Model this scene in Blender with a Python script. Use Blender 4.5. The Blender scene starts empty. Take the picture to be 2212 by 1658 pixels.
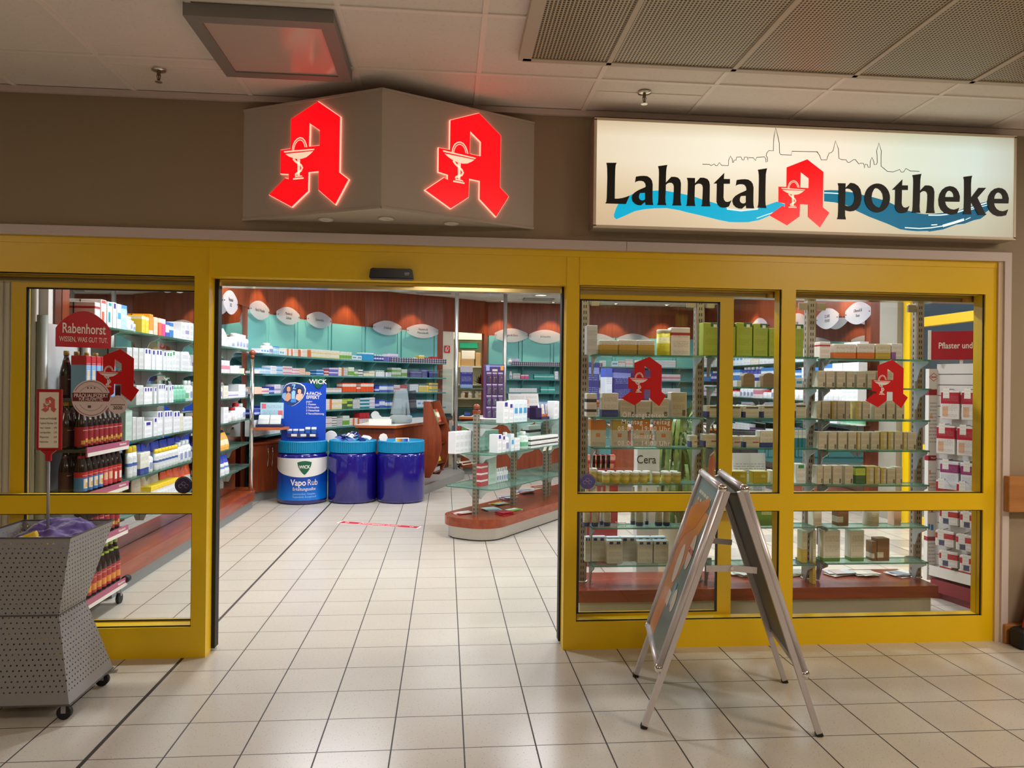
import bpy, bmesh, math, random
from mathutils import Vector, Matrix
random.seed(7)
S = bpy.context.scene
COL = S.collection
PI = math.pi

# ------------------------------------------------------------------ camera, world, lights, exposure
W, H, FPX = 2212.0, 1658.0, 1600.0
TH = math.atan(143 / 1600.0); ROLL = 0.0112
CAM = Vector((0.0, -4.19, 1.52))
FW = Vector((math.sin(TH), math.cos(TH), 0))
R0 = Vector((math.cos(TH), -math.sin(TH), 0)); U0 = Vector((0, 0, 1))
RT = math.cos(ROLL) * R0 + math.sin(ROLL) * U0
UP = -math.sin(ROLL) * R0 + math.cos(ROLL) * U0
CX, CY = 1106.0, 827.6
cd = bpy.data.cameras.new('camera'); cam = bpy.data.objects.new('camera', cd); COL.objects.link(cam)
cd.sensor_fit = 'HORIZONTAL'; cd.sensor_width = 36.0; cd.lens = 36.0 * FPX / W
cd.shift_y = -(829 - CY) / W
cd.clip_start = 0.05; cd.clip_end = 200
cam.matrix_world = Matrix(((RT.x, UP.x, -FW.x, CAM.x), (RT.y, UP.y, -FW.y, CAM.y), (RT.z, UP.z, -FW.z, CAM.z), (0, 0, 0, 1)))
S.camera = cam
S.view_settings.view_transform = 'Standard'; S.view_settings.look = 'None'
S.view_settings.gamma = 1.0; S.view_settings.use_curve_mapping = False
S.view_settings.exposure = 0.0
S.cycles.max_bounces = 10; S.cycles.diffuse_bounces = 4; S.cycles.glossy_bounces = 4
S.cycles.transmission_bounces = 4; S.cycles.transparent_max_bounces = 48
S.cycles.caustics_reflective = False; S.cycles.caustics_refractive = False
S.cycles.sample_clamp_indirect = 6.0

def lin(c):
    out = []
    for v in c[:3]:
        v = v / 255.0
        out.append(v / 12.92 if v <= 0.04045 else ((v + 0.055) / 1.055) ** 2.4)
    return (out[0], out[1], out[2], 1.0)

wd = bpy.data.worlds.new('sky'); S.world = wd; wd.use_nodes = True
nt = wd.node_tree; bg = nt.nodes['Background']
sk = nt.nodes.new('ShaderNodeTexSky'); sk.sky_type = 'PREETHAM' if False else 'HOSEK_WILKIE'
sk.sun_direction = (0.75, -0.35, 0.56); sk.turbidity = 3.0
nt.links.new(sk.outputs[0], bg.inputs[0]); bg.inputs[1].default_value = 0.55

def lamp(name, kind, loc, energy, color=(255, 255, 255), rot=(0, 0, 0), **kw):
    d = bpy.data.lights.new(name, kind); d.energy = energy; d.color = lin(color)[:3]
    for k, v in kw.items(): setattr(d, k, v)
    o = bpy.data.objects.new(name, d); COL.objects.link(o); o.location = loc; o.rotation_euler = rot
    return o

# shop: daylight-white ceiling panels; mall passage: a few dim warm ceiling lamps behind the viewer
SHOP = 62.0
BACK = 22.0
for i, (x, y) in enumerate([(-1.3, 1.6), (1.3, 1.6), (3.6, 2.2), (-1.2, 4.4), (1.4, 4.6), (3.8, 4.8), (0.2, 7.2), (2.4, 7.6), (4.2, 7.4)]):
    lamp('shop_ceiling_light', 'AREA', (x, y, 3.06), BACK if y > 7 else SHOP, (246, 250, 255), shape='RECTANGLE', size=0.25 if y < 2.5 else 1.2, size_y=0.25 if y < 2.5 else 0.5)
for x in (1.1, 1.9, 2.75):  # unseen lamps added over the window display to brighten its goods
    lamp('window_display_light', 'AREA', (x, 0.27, 3.05), 9, (255, 246, 232), shape='RECTANGLE', size=0.5, size_y=0.1)
lamp('store_room_light', 'AREA', (0.6, 10.5, 3.05), 22, (255, 246, 226), shape='RECTANGLE', size=0.6, size_y=0.3)
for x, y, e in [(-4.5, -3.4, 36), (3.8, -3.2, 92), (0.2, -6.2, 70), (5.6, -1.6, 52)]:
    lamp('passage_ceiling_light', 'AREA', (x, y, 3.05), e, (255, 238, 220), shape='RECTANGLE', size=1.2, size_y=0.6)
lamp('daylight_sun', 'SUN', (12, -4, 9), 3.0, (255, 244, 225), rot=(math.radians(50), 0, math.radians(78)), angle=0.01)

# ------------------------------------------------------------------ photograph pixel -> point on a real plane
def ray(px, py): return FW + (px - CX) / FPX * RT - (py - CY) / FPX * UP
def onY(px, py, Y):
    d = ray(px, py); return CAM + (Y - CAM.y) / d.y * d
def onX(px, py, X):
    d = ray(px, py); return CAM + (X - CAM.x) / d.x * d
def onZ(px, py, Z):
    d = ray(px, py); return CAM + (Z - CAM.z) / d.z * d
def zat(p, px, py):
    """height at which the sight line of the pixel passes the plan position p"""
    d = ray(px, py); t = (p.y - CAM.y) / d.y
    return (CAM + t * d).z
def onLine(px, py, P, Q):
    """plan position where the pixel's column crosses the plan line P-Q"""
    d = ray(px, py); ex, ey = Q[0] - P[0], Q[1] - P[1]
    det = d.x * (-ey) + ex * d.y
    t = ((P[0] - CAM.x) * (-ey) + ex * (P[1] - CAM.y)) / det
    p = CAM + t * d
    return p

# ------------------------------------------------------------------ materials
MC = {}
def mat(key, col, rough=0.5, metal=0.0, spec=0.5, emit=None, estr=0.0, coat=0.0):
    if key in MC: return MC[key]
    m = bpy.data.materials.new(key); m.use_nodes = True
    b = m.node_tree.nodes['Principled BSDF']
    b.inputs['Base Color'].default_value = lin(col); b.inputs['Roughness'].default_value = rough
    b.inputs['Metallic'].default_value = metal; b.inputs['Specular IOR Level'].default_value = spec
    if coat: b.inputs['Coat Weight'].default_value = coat; b.inputs['Coat Roughness'].default_value = 0.08
    if emit: b.inputs['Emission Color'].default_value = lin(emit); b.inputs['Emission Strength'].default_value = estr
    MC[key] = m
    return m

class NB:
    """small node-tree writer"""
    def __init__(s, key):
        s.m = bpy.data.materials.new(key); s.m.use_nodes = True; s.t = s.m.node_tree; s.n = s.t.nodes
        s.b = s.n['Principled BSDF']; s.out = s.n['Material Output']; MC[key] = s.m
    def add(s, t, **kw):
        x = s.n.new(t)
        for k, v in kw.items(): setattr(x, k, v)
        return x
    def link(s, a, b): s.t.links.new(a, b)
    def setin(s, sock, v):
        if hasattr(v, 'links'): s.link(v, sock)
        else: sock.default_value = v
    def math(s, op, a, b=0.0, c=None):
        x = s.add('ShaderNodeMath', operation=op); s.setin(x.inputs[0], a); s.setin(x.inputs[1], b)
        if c is not None: s.setin(x.inputs[2], c)
        return x.outputs[0]
    def mix(s, f, a, b):
        x = s.add('ShaderNodeMix', data_type='RGBA'); s.setin(x.inputs[0], f)
        s.setin(x.inputs[6], a); s.setin(x.inputs[7], b); return x.outputs[2]
    def xyz(s, kind='Generated'):
        tc = s.add('ShaderNodeTexCoord'); sp = s.add('ShaderNodeSeparateXYZ'); s.link(tc.outputs[kind], sp.inputs[0])
        s.tc = tc
        return sp.outputs[0], sp.outputs[1], sp.outputs[2]
    def band(s, v, lo, hi):
        return s.math('MULTIPLY', s.math('GREATER_THAN', v, lo), s.math('LESS_THAN', v, hi))
    def noise(s, scale, detail=2, vec=None, rough=0.5):
        x = s.add('ShaderNodeTexNoise'); x.inputs['Scale'].default_value = scale; x.inputs['Detail'].default_value = detail
        x.inputs['Roughness'].default_value = rough
        if vec is not None: s.link(vec, x.inputs['Vector'])
        return x.outputs[0]
    def ramp(s, f, stops):
        x = s.add('ShaderNodeValToRGB'); s.link(f, x.inputs[0]); e = x.color_ramp.elements
        while len(e) < len(stops): e.new(0.5)
        for q, (p, c) in zip(e, stops): q.position = p; q.color = lin(c)
        return x.outputs[0]

def printed(key, base, bands=(), ink=None, rough=0.42, inkz=(0.08, 0.9), dens=26.0, patch=()):
    """printed card: plain base, colour bands by height, colour patches (x,z box), rows of fine illegible print"""
    if key in MC: return MC[key]
    s = NB(key); x, y, z = s.xyz()
    col = lin(base)
    for lo, hi, c in bands: col = s.mix(s.band(z, lo, hi), col, lin(c))
    for x0, x1, z0, z1, c in patch:
        col = s.mix(s.math('MULTIPLY', s.band(x, x0, x1), s.band(z, z0, z1)), col, lin(c))
    if ink:
        rows = s.math('GREATER_THAN', s.math('SINE', s.math('MULTIPLY', z, dens * 6.283)), 0.25)
        xx = s.math('ADD', x, y)
        cb = s.add('ShaderNodeCombineXYZ'); s.link(s.math('MULTIPLY', xx, 14.0), cb.inputs[0])
        s.link(s.math('FLOOR', s.math('MULTIPLY', z, dens)), cb.inputs[2])
        words_ = s.math('GREATER_THAN', s.noise(1.0, 1, cb.outputs[0]), 0.47)
        para = s.math('GREATER_THAN', s.math('SINE', s.math('MULTIPLY', z, 19.0)), -0.35)
        k = s.math('MULTIPLY', s.math('MULTIPLY', rows, words_), s.math('MULTIPLY', s.band(z, *inkz), s.band(x, 0.1, 0.9)))
        k = s.math('MULTIPLY', s.math('MULTIPLY', k, para), 0.6)
        col = s.mix(k, col, lin(ink))
    s.setin(s.b.inputs['Base Color'], col); s.b.inputs['Roughness'].default_value = rough
    return s.m

def glassy(key, tint=(238, 246, 242), body=0.0, bodycol=(190, 220, 208), rough=0.02, refl=0.06):
    """clear sheet: see-through with a mirror-like sheen, optionally a milky body"""
    if key in MC: return MC[key]
    s = NB(key); s.n.remove(s.b)
    tr = s.add('ShaderNodeBsdfTransparent'); tr.inputs[0].default_value = lin(tint)
    gl = s.add('ShaderNodeBsdfGlossy'); gl.inputs['Roughness'].default_value = rough
    last = tr.outputs[0]
    if body:
        df = s.add('ShaderNodeBsdfDiffuse'); df.inputs[0].default_value = lin(bodycol)
        tl = s.add('ShaderNodeBsdfTranslucent'); tl.inputs[0].default_value = lin(bodycol)
        m0 = s.add('ShaderNodeMixShader'); m0.inputs[0].default_value = 0.5; s.link(df.outputs[0], m0.inputs[1]); s.link(tl.outputs[0], m0.inputs[2])
        m1 = s.add('ShaderNodeMixShader'); m1.inputs[0].default_value = body; s.link(last, m1.inputs[1]); s.link(m0.outputs[0], m1.inputs[2])
        last = m1.outputs[0]
    fr = s.add('ShaderNodeLayerWeight'); fr.inputs[0].default_value = 0.25
    f = s.math('ADD', s.math('MULTIPLY', s.math('POWER', fr.outputs['Facing'], 3.0), 0.4), refl)
    m2 = s.add('ShaderNodeMixShader'); s.link(f, m2.inputs[0]); s.link(last, m2.inputs[1]); s.link(gl.outputs[0], m2.inputs[2])
    s.link(m2.outputs[0], s.out.inputs[0])
    return s.m

def wood(key, c1, c2, rough=0.32, along='z', scale=1.0):
    if key in MC: return MC[key]
    s = NB(key); tc = s.add('ShaderNodeTexCoord'); mp = s.add('ShaderNodeMapping')
    st = {'z': (9, 9, 0.7), 'x': (0.7, 9, 9), 'y': (9, 0.7, 9)}[along]
    mp.inputs['Scale'].default_value = tuple(v * scale for v in st)
    s.link(tc.outputs['Object'], mp.inputs[0])
    n1 = s.noise(2.2, 6, mp.outputs[0], 0.65)
    s.setin(s.b.inputs['Base Color'], s.ramp(n1, [(0.3, c1), (0.7, c2)]))
    s.b.inputs['Roughness'].default_value = rough
    return s.m

# ------------------------------------------------------------------ mesh writing
class MB:
    def __init__(s): s.v = []; s.f = []; s.mi = []; s.smooth = []
    def add(s, vs, fs, mi=0, sm=False):
        o = len(s.v); s.v += [tuple(v) for v in vs]
        for f in fs: s.f.append(tuple(i + o for i in f)); s.mi.append(mi); s.smooth.append(sm)
        return s
    def box(s, x0, y0, z0, x1, y1, z1, mi=0, M=None):
        vs = [(x0, y0, z0), (x1, y0, z0), (x1, y1, z0), (x0, y1, z0), (x0, y0, z1), (x1, y0, z1), (x1, y1, z1), (x0, y1, z1)]
        if M is not None: vs = [M @ Vector(v) for v in vs]
        return s.add(vs, [(3, 2, 1, 0), (4, 5, 6, 7), (0, 1, 5, 4), (1, 2, 6, 5), (2, 3, 7, 6), (3, 0, 4, 7)], mi)
    def rbox(s, x0, y0, z0, x1, y1, z1, b=0.003, mi=0, M=None):
        """box with chamfered vertical and top edges"""
        def ring(d, z): return [(x0 + d, y0 + d + b, z), (x0 + d + b, y0 + d, z), (x1 - d - b, y0 + d, z), (x1 - d, y0 + d + b, z), (x1 - d, y1 - d - b, z), (x1 - d - b, y1 - d, z), (x0 + d + b, y1 - d, z), (x0 + d, y1 - d - b, z)]
        vs = ring(b, z0) + ring(0, z0 + b) + ring(0, z1 - b) + ring(b, z1)
        if M is not None: vs = [M @ Vector(v) for v in vs]
        fs = [tuple(range(7, -1, -1)), tuple(range(24, 32))]
        for k in range(3):
            for i in range(8): fs.append((k * 8 + i, k * 8 + (i + 1) % 8, k * 8 + 8 + (i + 1) % 8, k * 8 + 8 + i))
        return s.add(vs, fs, mi)
    def prism(s, poly, z0, z1, mi=0, M=None, side=None):
        n = len(poly)
        a = sum(poly[i][0] * poly[(i + 1) % n][1] - poly[(i + 1) % n][0] * poly[i][1] for i in range(n))
        if a < 0: poly = poly[::-1]
        vs = [(p[0], p[1], z0) for p in poly] + [(p[0], p[1], z1) for p in poly]
        if M is not None: vs = [M @ Vector(v) for v in vs]
        s.add(vs, [tuple(range(n - 1, -1, -1)), tuple(range(n, 2 * n))], mi)
        o = len(s.v) - 2 * n
        for i in range(n):
            s.f.append((o + i, o + (i + 1) % n, o + n + (i + 1) % n, o + n + i)); s.mi.append(mi if side is None else side); s.smooth.append(False)
        return s
    def lathe(s, prof, n=20, mi=0, M=None, sm=True, cap=True):
        vs = []
        for r, z in prof:
            for i in range(n):
                a = 2 * PI * i / n; vs.append((r * math.cos(a), r * math.sin(a), z))
        if M is not None: vs = [M @ Vector(v) for v in vs]
        fs = []
        for k in range(len(prof) - 1):
            for i in range(n): fs.append((k * n + i, k * n + (i + 1) % n, (k + 1) * n + (i + 1) % n, (k + 1) * n + i))
        s.add(vs, fs, mi, sm)
        if cap:
            o = len(s.v) - len(vs)
            if prof[0][0] > 1e-5: s.f.append(tuple(o + i for i in range(n - 1, -1, -1))); s.mi.append(mi); s.smooth.append(False)
            if prof[-1][0] > 1e-5: s.f.append(tuple(o + (len(prof) - 1) * n + i for i in range(n))); s.mi.append(mi); s.smooth.append(False)
        return s
    def cyl(s, p, q, r, n=12, mi=0, r2=None):
        p = Vector(p); q = Vector(q); d = q - p; L = d.length
        M = Matrix.Translation(p) @ d.to_track_quat('Z', 'Y').to_matrix().to_4x4()
        return s.lathe([(r, 0), (r if r2 is None else r2, L)], n, mi, M)
    def tube(s, pts, r, n=8, mi=0):
        pts = [Vector(p) for p in pts]; rings = []
        for i, p in enumerate(pts):
            d = (pts[min(i + 1, len(pts) - 1)] - pts[max(i - 1, 0)]).normalized()
            q = d.to_track_quat('Z', 'Y').to_matrix()
            rings.append([p + q @ Vector((r * math.cos(2 * PI * k / n), r * math.sin(2 * PI * k / n), 0)) for k in range(n)])
        vs = [v for g in rings for v in g]; fs = []
        for k in range(len(pts) - 1):
            for i in range(n): fs.append((k * n + i, k * n + (i + 1) % n, (k + 1) * n + (i + 1) % n, (k + 1) * n + i))
        fs.append(tuple(range(n - 1, -1, -1))); fs.append(tuple((len(pts) - 1) * n + i for i in range(n)))
        return s.add(vs, fs, mi, True)
    def bar(s, p, q, w, t, mi=0, up=(0, 0, 1)):
        """rectangular bar from p to q: w across, t along 'up'"""
        p = Vector(p); q = Vector(q); d = (q - p); L = d.length; d.normalize()
        u = Vector(up); a = d.cross(u).normalized(); u = a.cross(d).normalized()
        M = Matrix(((d.x, a.x, u.x, p.x), (d.y, a.y, u.y, p.y), (d.z, a.z, u.z, p.z), (0, 0, 0, 1)))
        return s.box(0, -w / 2, -t / 2, L, w / 2, t / 2, mi, M)
    def mesh(s, name, mats):
        me = bpy.data.meshes.new(name); me.from_pydata(s.v, [], s.f)
        for m in (mats if isinstance(mats, (list, tuple)) else [mats]): me.materials.append(m)
        me.polygons.foreach_set('material_index', s.mi); me.polygons.foreach_set('use_smooth', s.smooth)
        me.update(); return me
    def build(s, name, mats, parent=None, M=None, label=None):
        return link(name, s.mesh(name, mats), parent, M, label)

def link(name, me, parent=None, M=None, label=None):
    o = bpy.data.objects.new(name, me); COL.objects.link(o)
    if parent is not None:
        o.parent = parent
        if parent.get('world_parts'): o.matrix_parent_inverse = Matrix.Translation(-Vector(parent['base']))
    if M is not None: o.matrix_basis = M
    if label: o['label'] = label
    return o

def tag(o, label, cat, group=None, kind=None):
    o['label'] = label; o['category'] = cat
    if group: o['group'] = group
    if kind: o['kind'] = kind
    return o
def struct(o): o['kind'] = 'structure'; return o
def thing(name, label, cat, loc=(0, 0, 0), rotz=0.0, group=None, world=False):
    o = bpy.data.objects.new(name, None); COL.objects.link(o); o.empty_display_size = 0.1
    o.location = loc; o.rotation_euler = (0, 0, rotz); tag(o, label, cat, group)
    if world: o['world_parts'] = 1; o['base'] = [float(v) for v in loc]
    return o
def dup(root, loc, rotz, label, group=None, scale=None):
    r = root.copy(); COL.objects.link(r); r.location = loc; r.rotation_euler = (0, 0, rotz); r['label'] = label
    if group: r['group'] = group
    if scale: r.scale = scale
    for ch in list(root.children):
        c = ch.copy(); COL.objects.link(c); c.parent = r
        for g in list(ch.children):
            d = g.copy(); COL.objects.link(d); d.parent = c
    return r

def plane_M(o, x, y):
    x = Vector(x).normalized(); y = Vector(y).normalized(); n = x.cross(y).normalized()
    return Matrix(((x.x, y.x, n.x, o[0]), (x.y, y.y, n.y, o[1]), (x.z, y.z, n.z, o[2]), (0, 0, 0, 1)))
def front_M(x, y, z): return plane_M((x, y, z), (1, 0, 0), (0, 0, 1))     # faces the passage (-Y)

def curve_mesh(polys, ext=0.001, mats=None, name='shape'):
    cu = bpy.data.curves.new(name, 'CURVE'); cu.dimensions = '2D'; cu.fill_mode = 'BOTH'; cu.extrude = ext / 2
    for p in polys:
        sp = cu.splines.new('POLY'); sp.points.add(len(p) - 1); sp.use_cyclic_u = True
        for q, v in zip(sp.points, p): q.co = (v[0], v[1], 0, 1)
    return _to_mesh(cu, mats, name)
def _to_mesh(cu, mats, name):
    ob = bpy.data.objects.new(name, cu); me = bpy.data.meshes.new_from_object(ob)
    bpy.data.objects.remove(ob); bpy.data.curves.remove(cu)
    me.name = name; me.materials.clear()
    if mats: me.materials.append(mats)
    return me
def text_mesh(body, size, m, bold=0.0, ext=0.001, align='CENTER', shear=0.0, space=1.0, line=1.0, sx=1.0, ay='CENTER'):
    cu = bpy.data.curves.new('lettering', 'FONT'); cu.body = body; cu.size = size; cu.align_x = align; cu.align_y = ay
    cu.offset = bold * size; cu.extrude = ext / 2; cu.shear = shear; cu.space_character = space; cu.space_line = line
    cu.resolution_u = 3
    me = _to_mesh(cu, m, 'lettering')
    if sx != 1.0: me.transform(Matrix.Diagonal((sx, 1, 1, 1)))
    return me
def stroke(mb, path, w, z0, z1, M=None, mi=0):
    """flat ribbon of width w along a 2-D path"""
    n = len(path); L = []; R_ = []
    for i in range(n):
        a = Vector(path[max(i - 1, 0)]); b = Vector(path[min(i + 1, n - 1)]); d = (b - a)
        d = d.normalized() if d.length > 1e-9 else Vector((1, 0)); nn = Vector((-d.y, d.x)) * (w / 2)
        c = Vector(path[i]); L.append(c + nn); R_.append(c - nn)
    vs = [(p.x, p.y, z1) for p in L] + [(p.x, p.y, z1) for p in R_] + [(p.x, p.y, z0) for p in L] + [(p.x, p.y, z0) for p in R_]
    if M is not None: vs = [M @ Vector(v) for v in vs]
    fs = []
    for i in range(n - 1):
        fs += [(i, n + i, n + i + 1, i + 1), (2 * n + i, i, i + 1, 2 * n + i + 1), (n + i, 3 * n + i, 3 * n + i + 1, n + i + 1)]
    mb.add(vs, fs, mi)
def arc_pts(cx, cy, rx, ry, a0, a1, n): return [(cx + rx * math.cos(math.radians(a0 + (a1 - a0) * i / n)), cy + ry * math.sin(math.radians(a0 + (a1 - a0) * i / n))) for i in range(n + 1)]
def ball(mb, c, r, n=16, mi=0):
    M = Matrix.Translation(c); k = n // 2
    mb.lathe([(r * math.sin(PI * i / k), -r * math.cos(PI * i / k)) for i in range(k + 1)], n, mi, M)

ORD = ['', 'first', 'second', 'third', 'fourth', 'fifth', 'sixth', 'seventh', 'eighth', 'ninth', 'tenth', 'eleventh', 'twelfth', 'thirteenth', 'fourteenth', 'fifteenth', 'sixteenth', 'seventeenth', 'eighteenth', 'nineteenth', 'twentieth']
def ordn(i):
    if i <= 20: return ORD[i]
    tens = {2: 'twenty', 3: 'thirty', 4: 'forty', 5: 'fifty', 6: 'sixty', 7: 'seventy'}[i // 10]
    return (tens[:-1] + 'ieth') if i % 10 == 0 else tens + '-' + ORD[i % 10]
# ------------------------------------------------------------------ shared materials
YEL = mat('yellow_coated_frame', (234, 192, 0), 0.34, spec=0.5)
BLK = mat('black_rubber', (16, 15, 15), 0.6)
WHT = mat('white_paint', (225, 220, 212), 0.5)
STEEL = mat('brushed_steel', (190, 188, 184), 0.32, metal=0.9)
CHROME = mat('chrome', (225, 222, 218), 0.12, metal=1.0)
ALU = mat('silver_anodised_frame', (206, 200, 200), 0.38, metal=0.55)
GREYM = mat('grey_powder_metal', (150, 150, 152), 0.45, metal=0.3)
LGREY = mat('light_grey_plastic', (196, 200, 200), 0.45)
TEAL = mat('turquoise_panel', (116, 190, 190), 0.45)
TEALD = mat('turquoise_shelf_metal', (90, 150, 150), 0.5)
WOODV = wood('cherry_wood_upright', (112, 47, 24), (150, 72, 38), along='z')
WOODH = wood('cherry_wood_flat', (120, 48, 26), (158, 74, 42), along='x', rough=0.25)
WOODD = wood('dark_cherry_wood', (82, 38, 22), (112, 56, 34), along='z')
BEECH = wood('beech_wood', (158, 104, 52), (186, 128, 72), along='x', rough=0.4)
GLASS = glassy('clear_glass', tint=(253, 254, 254), refl=0.022)
GLASSG = glassy('green_shelf_glass', tint=(224, 242, 236), body=0.22, bodycol=(176, 212, 200), refl=0.06)
GEDGE = glassy('green_glass_edge', tint=(120, 180, 160), body=0.65, bodycol=(96, 150, 132), refl=0.1)
ACRYL = glassy('clear_acrylic', tint=(236, 242, 244), refl=0.05)
FROST = glassy('frosted_plate', tint=(236, 240, 244), body=0.62, bodycol=(240, 240, 246), rough=0.25, refl=0.05)
RED = mat('pharmacy_red_film', (205, 12, 14), 0.35)
WFILM = mat('white_film', (238, 230, 222), 0.5)
INK = mat('black_ink', (28, 24, 24), 0.5)
SALT = None

# ------------------------------------------------------------------ the setting
def floor_mat():
    s = NB('beige_floor_tiles'); tc = s.add('ShaderNodeTexCoord'); sp = s.add('ShaderNodeSeparateXYZ'); s.link(tc.outputs['Object'], sp.inputs[0])
    T = 0.3015
    u = s.math('DIVIDE', s.math('ADD', sp.outputs[0], 1.415), T); v = s.math('DIVIDE', s.math('ADD', sp.outputs[1], 0.194), T)
    fu = s.math('ABSOLUTE', s.math('SUBTRACT', s.math('FRACT', s.math('ADD', u, 0.5)), 0.5))
    fv = s.math('ABSOLUTE', s.math('SUBTRACT', s.math('FRACT', s.math('ADD', v, 0.5)), 0.5))
    # the joint at X = -1.415 is a wider expansion joint
    wide = s.math('LESS_THAN', s.math('ABSOLUTE', u), 0.03)
    g = s.math('MAXIMUM', s.math('MAXIMUM', s.math('LESS_THAN', fu, 0.0105), s.math('LESS_THAN', fv, 0.0080)), s.math('MULTIPLY', wide, 1.0))
    cb = s.add('ShaderNodeCombineXYZ'); s.link(s.math('FLOOR', u), cb.inputs[0]); s.link(s.math('FLOOR', v), cb.inputs[1])
    wn = s.add('ShaderNodeTexWhiteNoise', noise_dimensions='2D'); s.link(cb.outputs[0], wn.inputs['Vector'])
    base = s.mix(wn.outputs['Value'], lin((194, 187, 175)), lin((199, 192, 180)))
    n = s.noise(3.0, 3, tc.outputs['Object']); base = s.mix(s.math('MULTIPLY', n, 0.25), base, lin((176, 166, 150)))
    sp1 = s.noise(150.0, 1, tc.outputs['Object']); base = s.mix(s.math('MULTIPLY', s.math('GREATER_THAN', sp1, 0.69), 0.6), base, lin((112, 96, 82)))
    col = s.mix(g, base, lin((52, 44, 40)))
    s.setin(s.b.inputs['Base Color'], col)
    s.setin(s.b.inputs['Roughness'], s.math('ADD', s.math('MULTIPLY', g, 0.4), 0.24))
    s.b.inputs['Specular IOR Level'].default_value = 0.45
    bp = s.add('ShaderNodeBump'); bp.inputs['Strength'].default_value = 0.25; bp.inputs['Distance'].default_value = 0.002
    s.link(s.math('SUBTRACT', 1.0, g), bp.inputs['Height']); s.link(bp.outputs[0], s.b.inputs['Normal'])
    return s.m
struct(MB().box(-9, -9, -0.1, 9, 12.5, 0).build('floor', floor_mat()))

def ceil_mat():
    s = NB('mineral_fibre_ceiling'); tc = s.add('ShaderNodeTexCoord')
    n = s.noise(60.0, 3, tc.outputs['Object'])
    s.setin(s.b.inputs['Base Color'], s.mix(s.math('MULTIPLY', s.math('GREATER_THAN', n, 0.62), 0.3), lin((232, 225, 218)), lin((206, 198, 190))))
    s.b.inputs['Roughness'].default_value = 0.9
    bp = s.add('ShaderNodeBump'); bp.inputs['Strength'].default_value = 0.35; bp.inputs['Distance'].default_value = 0.004
    s.link(n, bp.inputs['Height']); s.link(bp.outputs[0], s.b.inputs['Normal'])
    return s.m
CZ = 3.08
struct(MB().box(-9, -9, CZ + 0.004, 9, 0.16, CZ + 0.15).box(-9, 0.16, CZ + 0.004, 5.45, 12.5, CZ + 0.15).build('ceiling', ceil_mat()))
TBAR = mat('ceiling_grid_bar', (240, 232, 224), 0.5)
g = MB()
xs = [-1.695 + 0.6145 * k for k in range(-9, 12)]
for x in xs: g.box(x - 0.012, -8.9, CZ - 0.002, x + 0.012, -0.001, CZ + 0.006)
for y in [-0.45 - 0.6 * k for k in range(0, 13)]: g.box(-8.9, y - 0.012, CZ - 0.003, 8.9, y + 0.012, CZ + 0.006)
g.box(-1.69, -0.345, CZ - 0.001, -1.08, -0.339, CZ + 0.004); g.box(0.77, -0.30, CZ - 0.001, 1.36, -0.294, CZ + 0.004)
struct(g.build('ceiling_grid', TBAR))
g = MB()
for k in range(-5, 9): g.box(0.76 + 0.6145 * k - 0.012, 0.16, CZ - 0.002, 0.76 + 0.6145 * k + 0.012, 10.5, CZ + 0.006)
for k in range(0, 17): g.box(-2.9, 0.5 + 0.62 * k - 0.012, CZ - 0.003, 5.15, 0.5 + 0.62 * k + 0.012, CZ + 0.006)
struct(g.build('ceiling_grid', TBAR))

TAUPE = mat('taupe_wall_paint', (152, 136, 112), 0.75)
struct(MB().box(-9, 0.0, 2.335, 3.375, 0.16, CZ).box(3.375, 0.0, 0, 9, 0.16, CZ).box(-9, 0.0, 0, -2.95, 0.16, 2.335).build('wall_front', TAUPE))
struct(MB().box(-9.1, -9, 0, -9, 0.1, CZ).build('wall_left', TAUPE)); struct(MB().box(9, -9, 0, 9.1, 0.1, CZ).build('wall_right', TAUPE))
struct(MB().box(-9, -9.1, 0, 9, -9, CZ).build('wall_back', TAUPE))
CREAM = mat('cream_trim_paint', (206, 192, 186), 0.5)
struct(MB().box(-9, -0.022, CZ - 0.032, 9, 0.0, CZ).build('trim_1', CREAM))                       # wall / ceiling moulding
tr = MB().box(-2.95, -0.03, 2.285, 1.02, 0.0, 2.337).box(1.023, -0.03, 2.285, 3.375, 0.0, 2.337).box(3.332, -0.03, 0.0, 3.375, 0.0, 2.285)
struct(tr.build('trim_2', CREAM))
struct(MB().box(3.303, -0.015, 0.0, 3.332, 0.06, 2.285).build('trim_3', mat('beige_jamb', (214, 192, 160), 0.5)))
struct(MB().rbox(3.342, -0.055, 0.0, 8.9, 0.0, 0.112).build('baseboard_right', BEECH))
tag(MB().rbox(3.338, -0.075, 0.787, 8.9, -0.0, 1.0).build('wall_rail', BEECH), 'beech wood bumper board across the taupe wall right of the shopfront', 'wall rail')

# ---- shopfront frame: header, posts, sills; the panes and leaves are windows and doors of their own
D = 0.10
fr = MB()
fr.box(-2.95, 0.0, 2.088, 3.303, D, 2.285)
fr.box(-2.95, -0.004, 2.247, 3.303, 0.0, 2.285)
for x in (0.683, 0.757, -1.30): fr.box(x - 0.001, -0.0045, 2.09, x + 0.001, 0.0, 2.25)
struct(fr.build('trim_4', YEL))
struct(MB().box(-2.95, 0.11, 2.05, 3.303, 0.20, 2.30).build('trim_5', mat('chrome_door_track', (220, 200, 140), 0.15, metal=0.9)))

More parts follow.
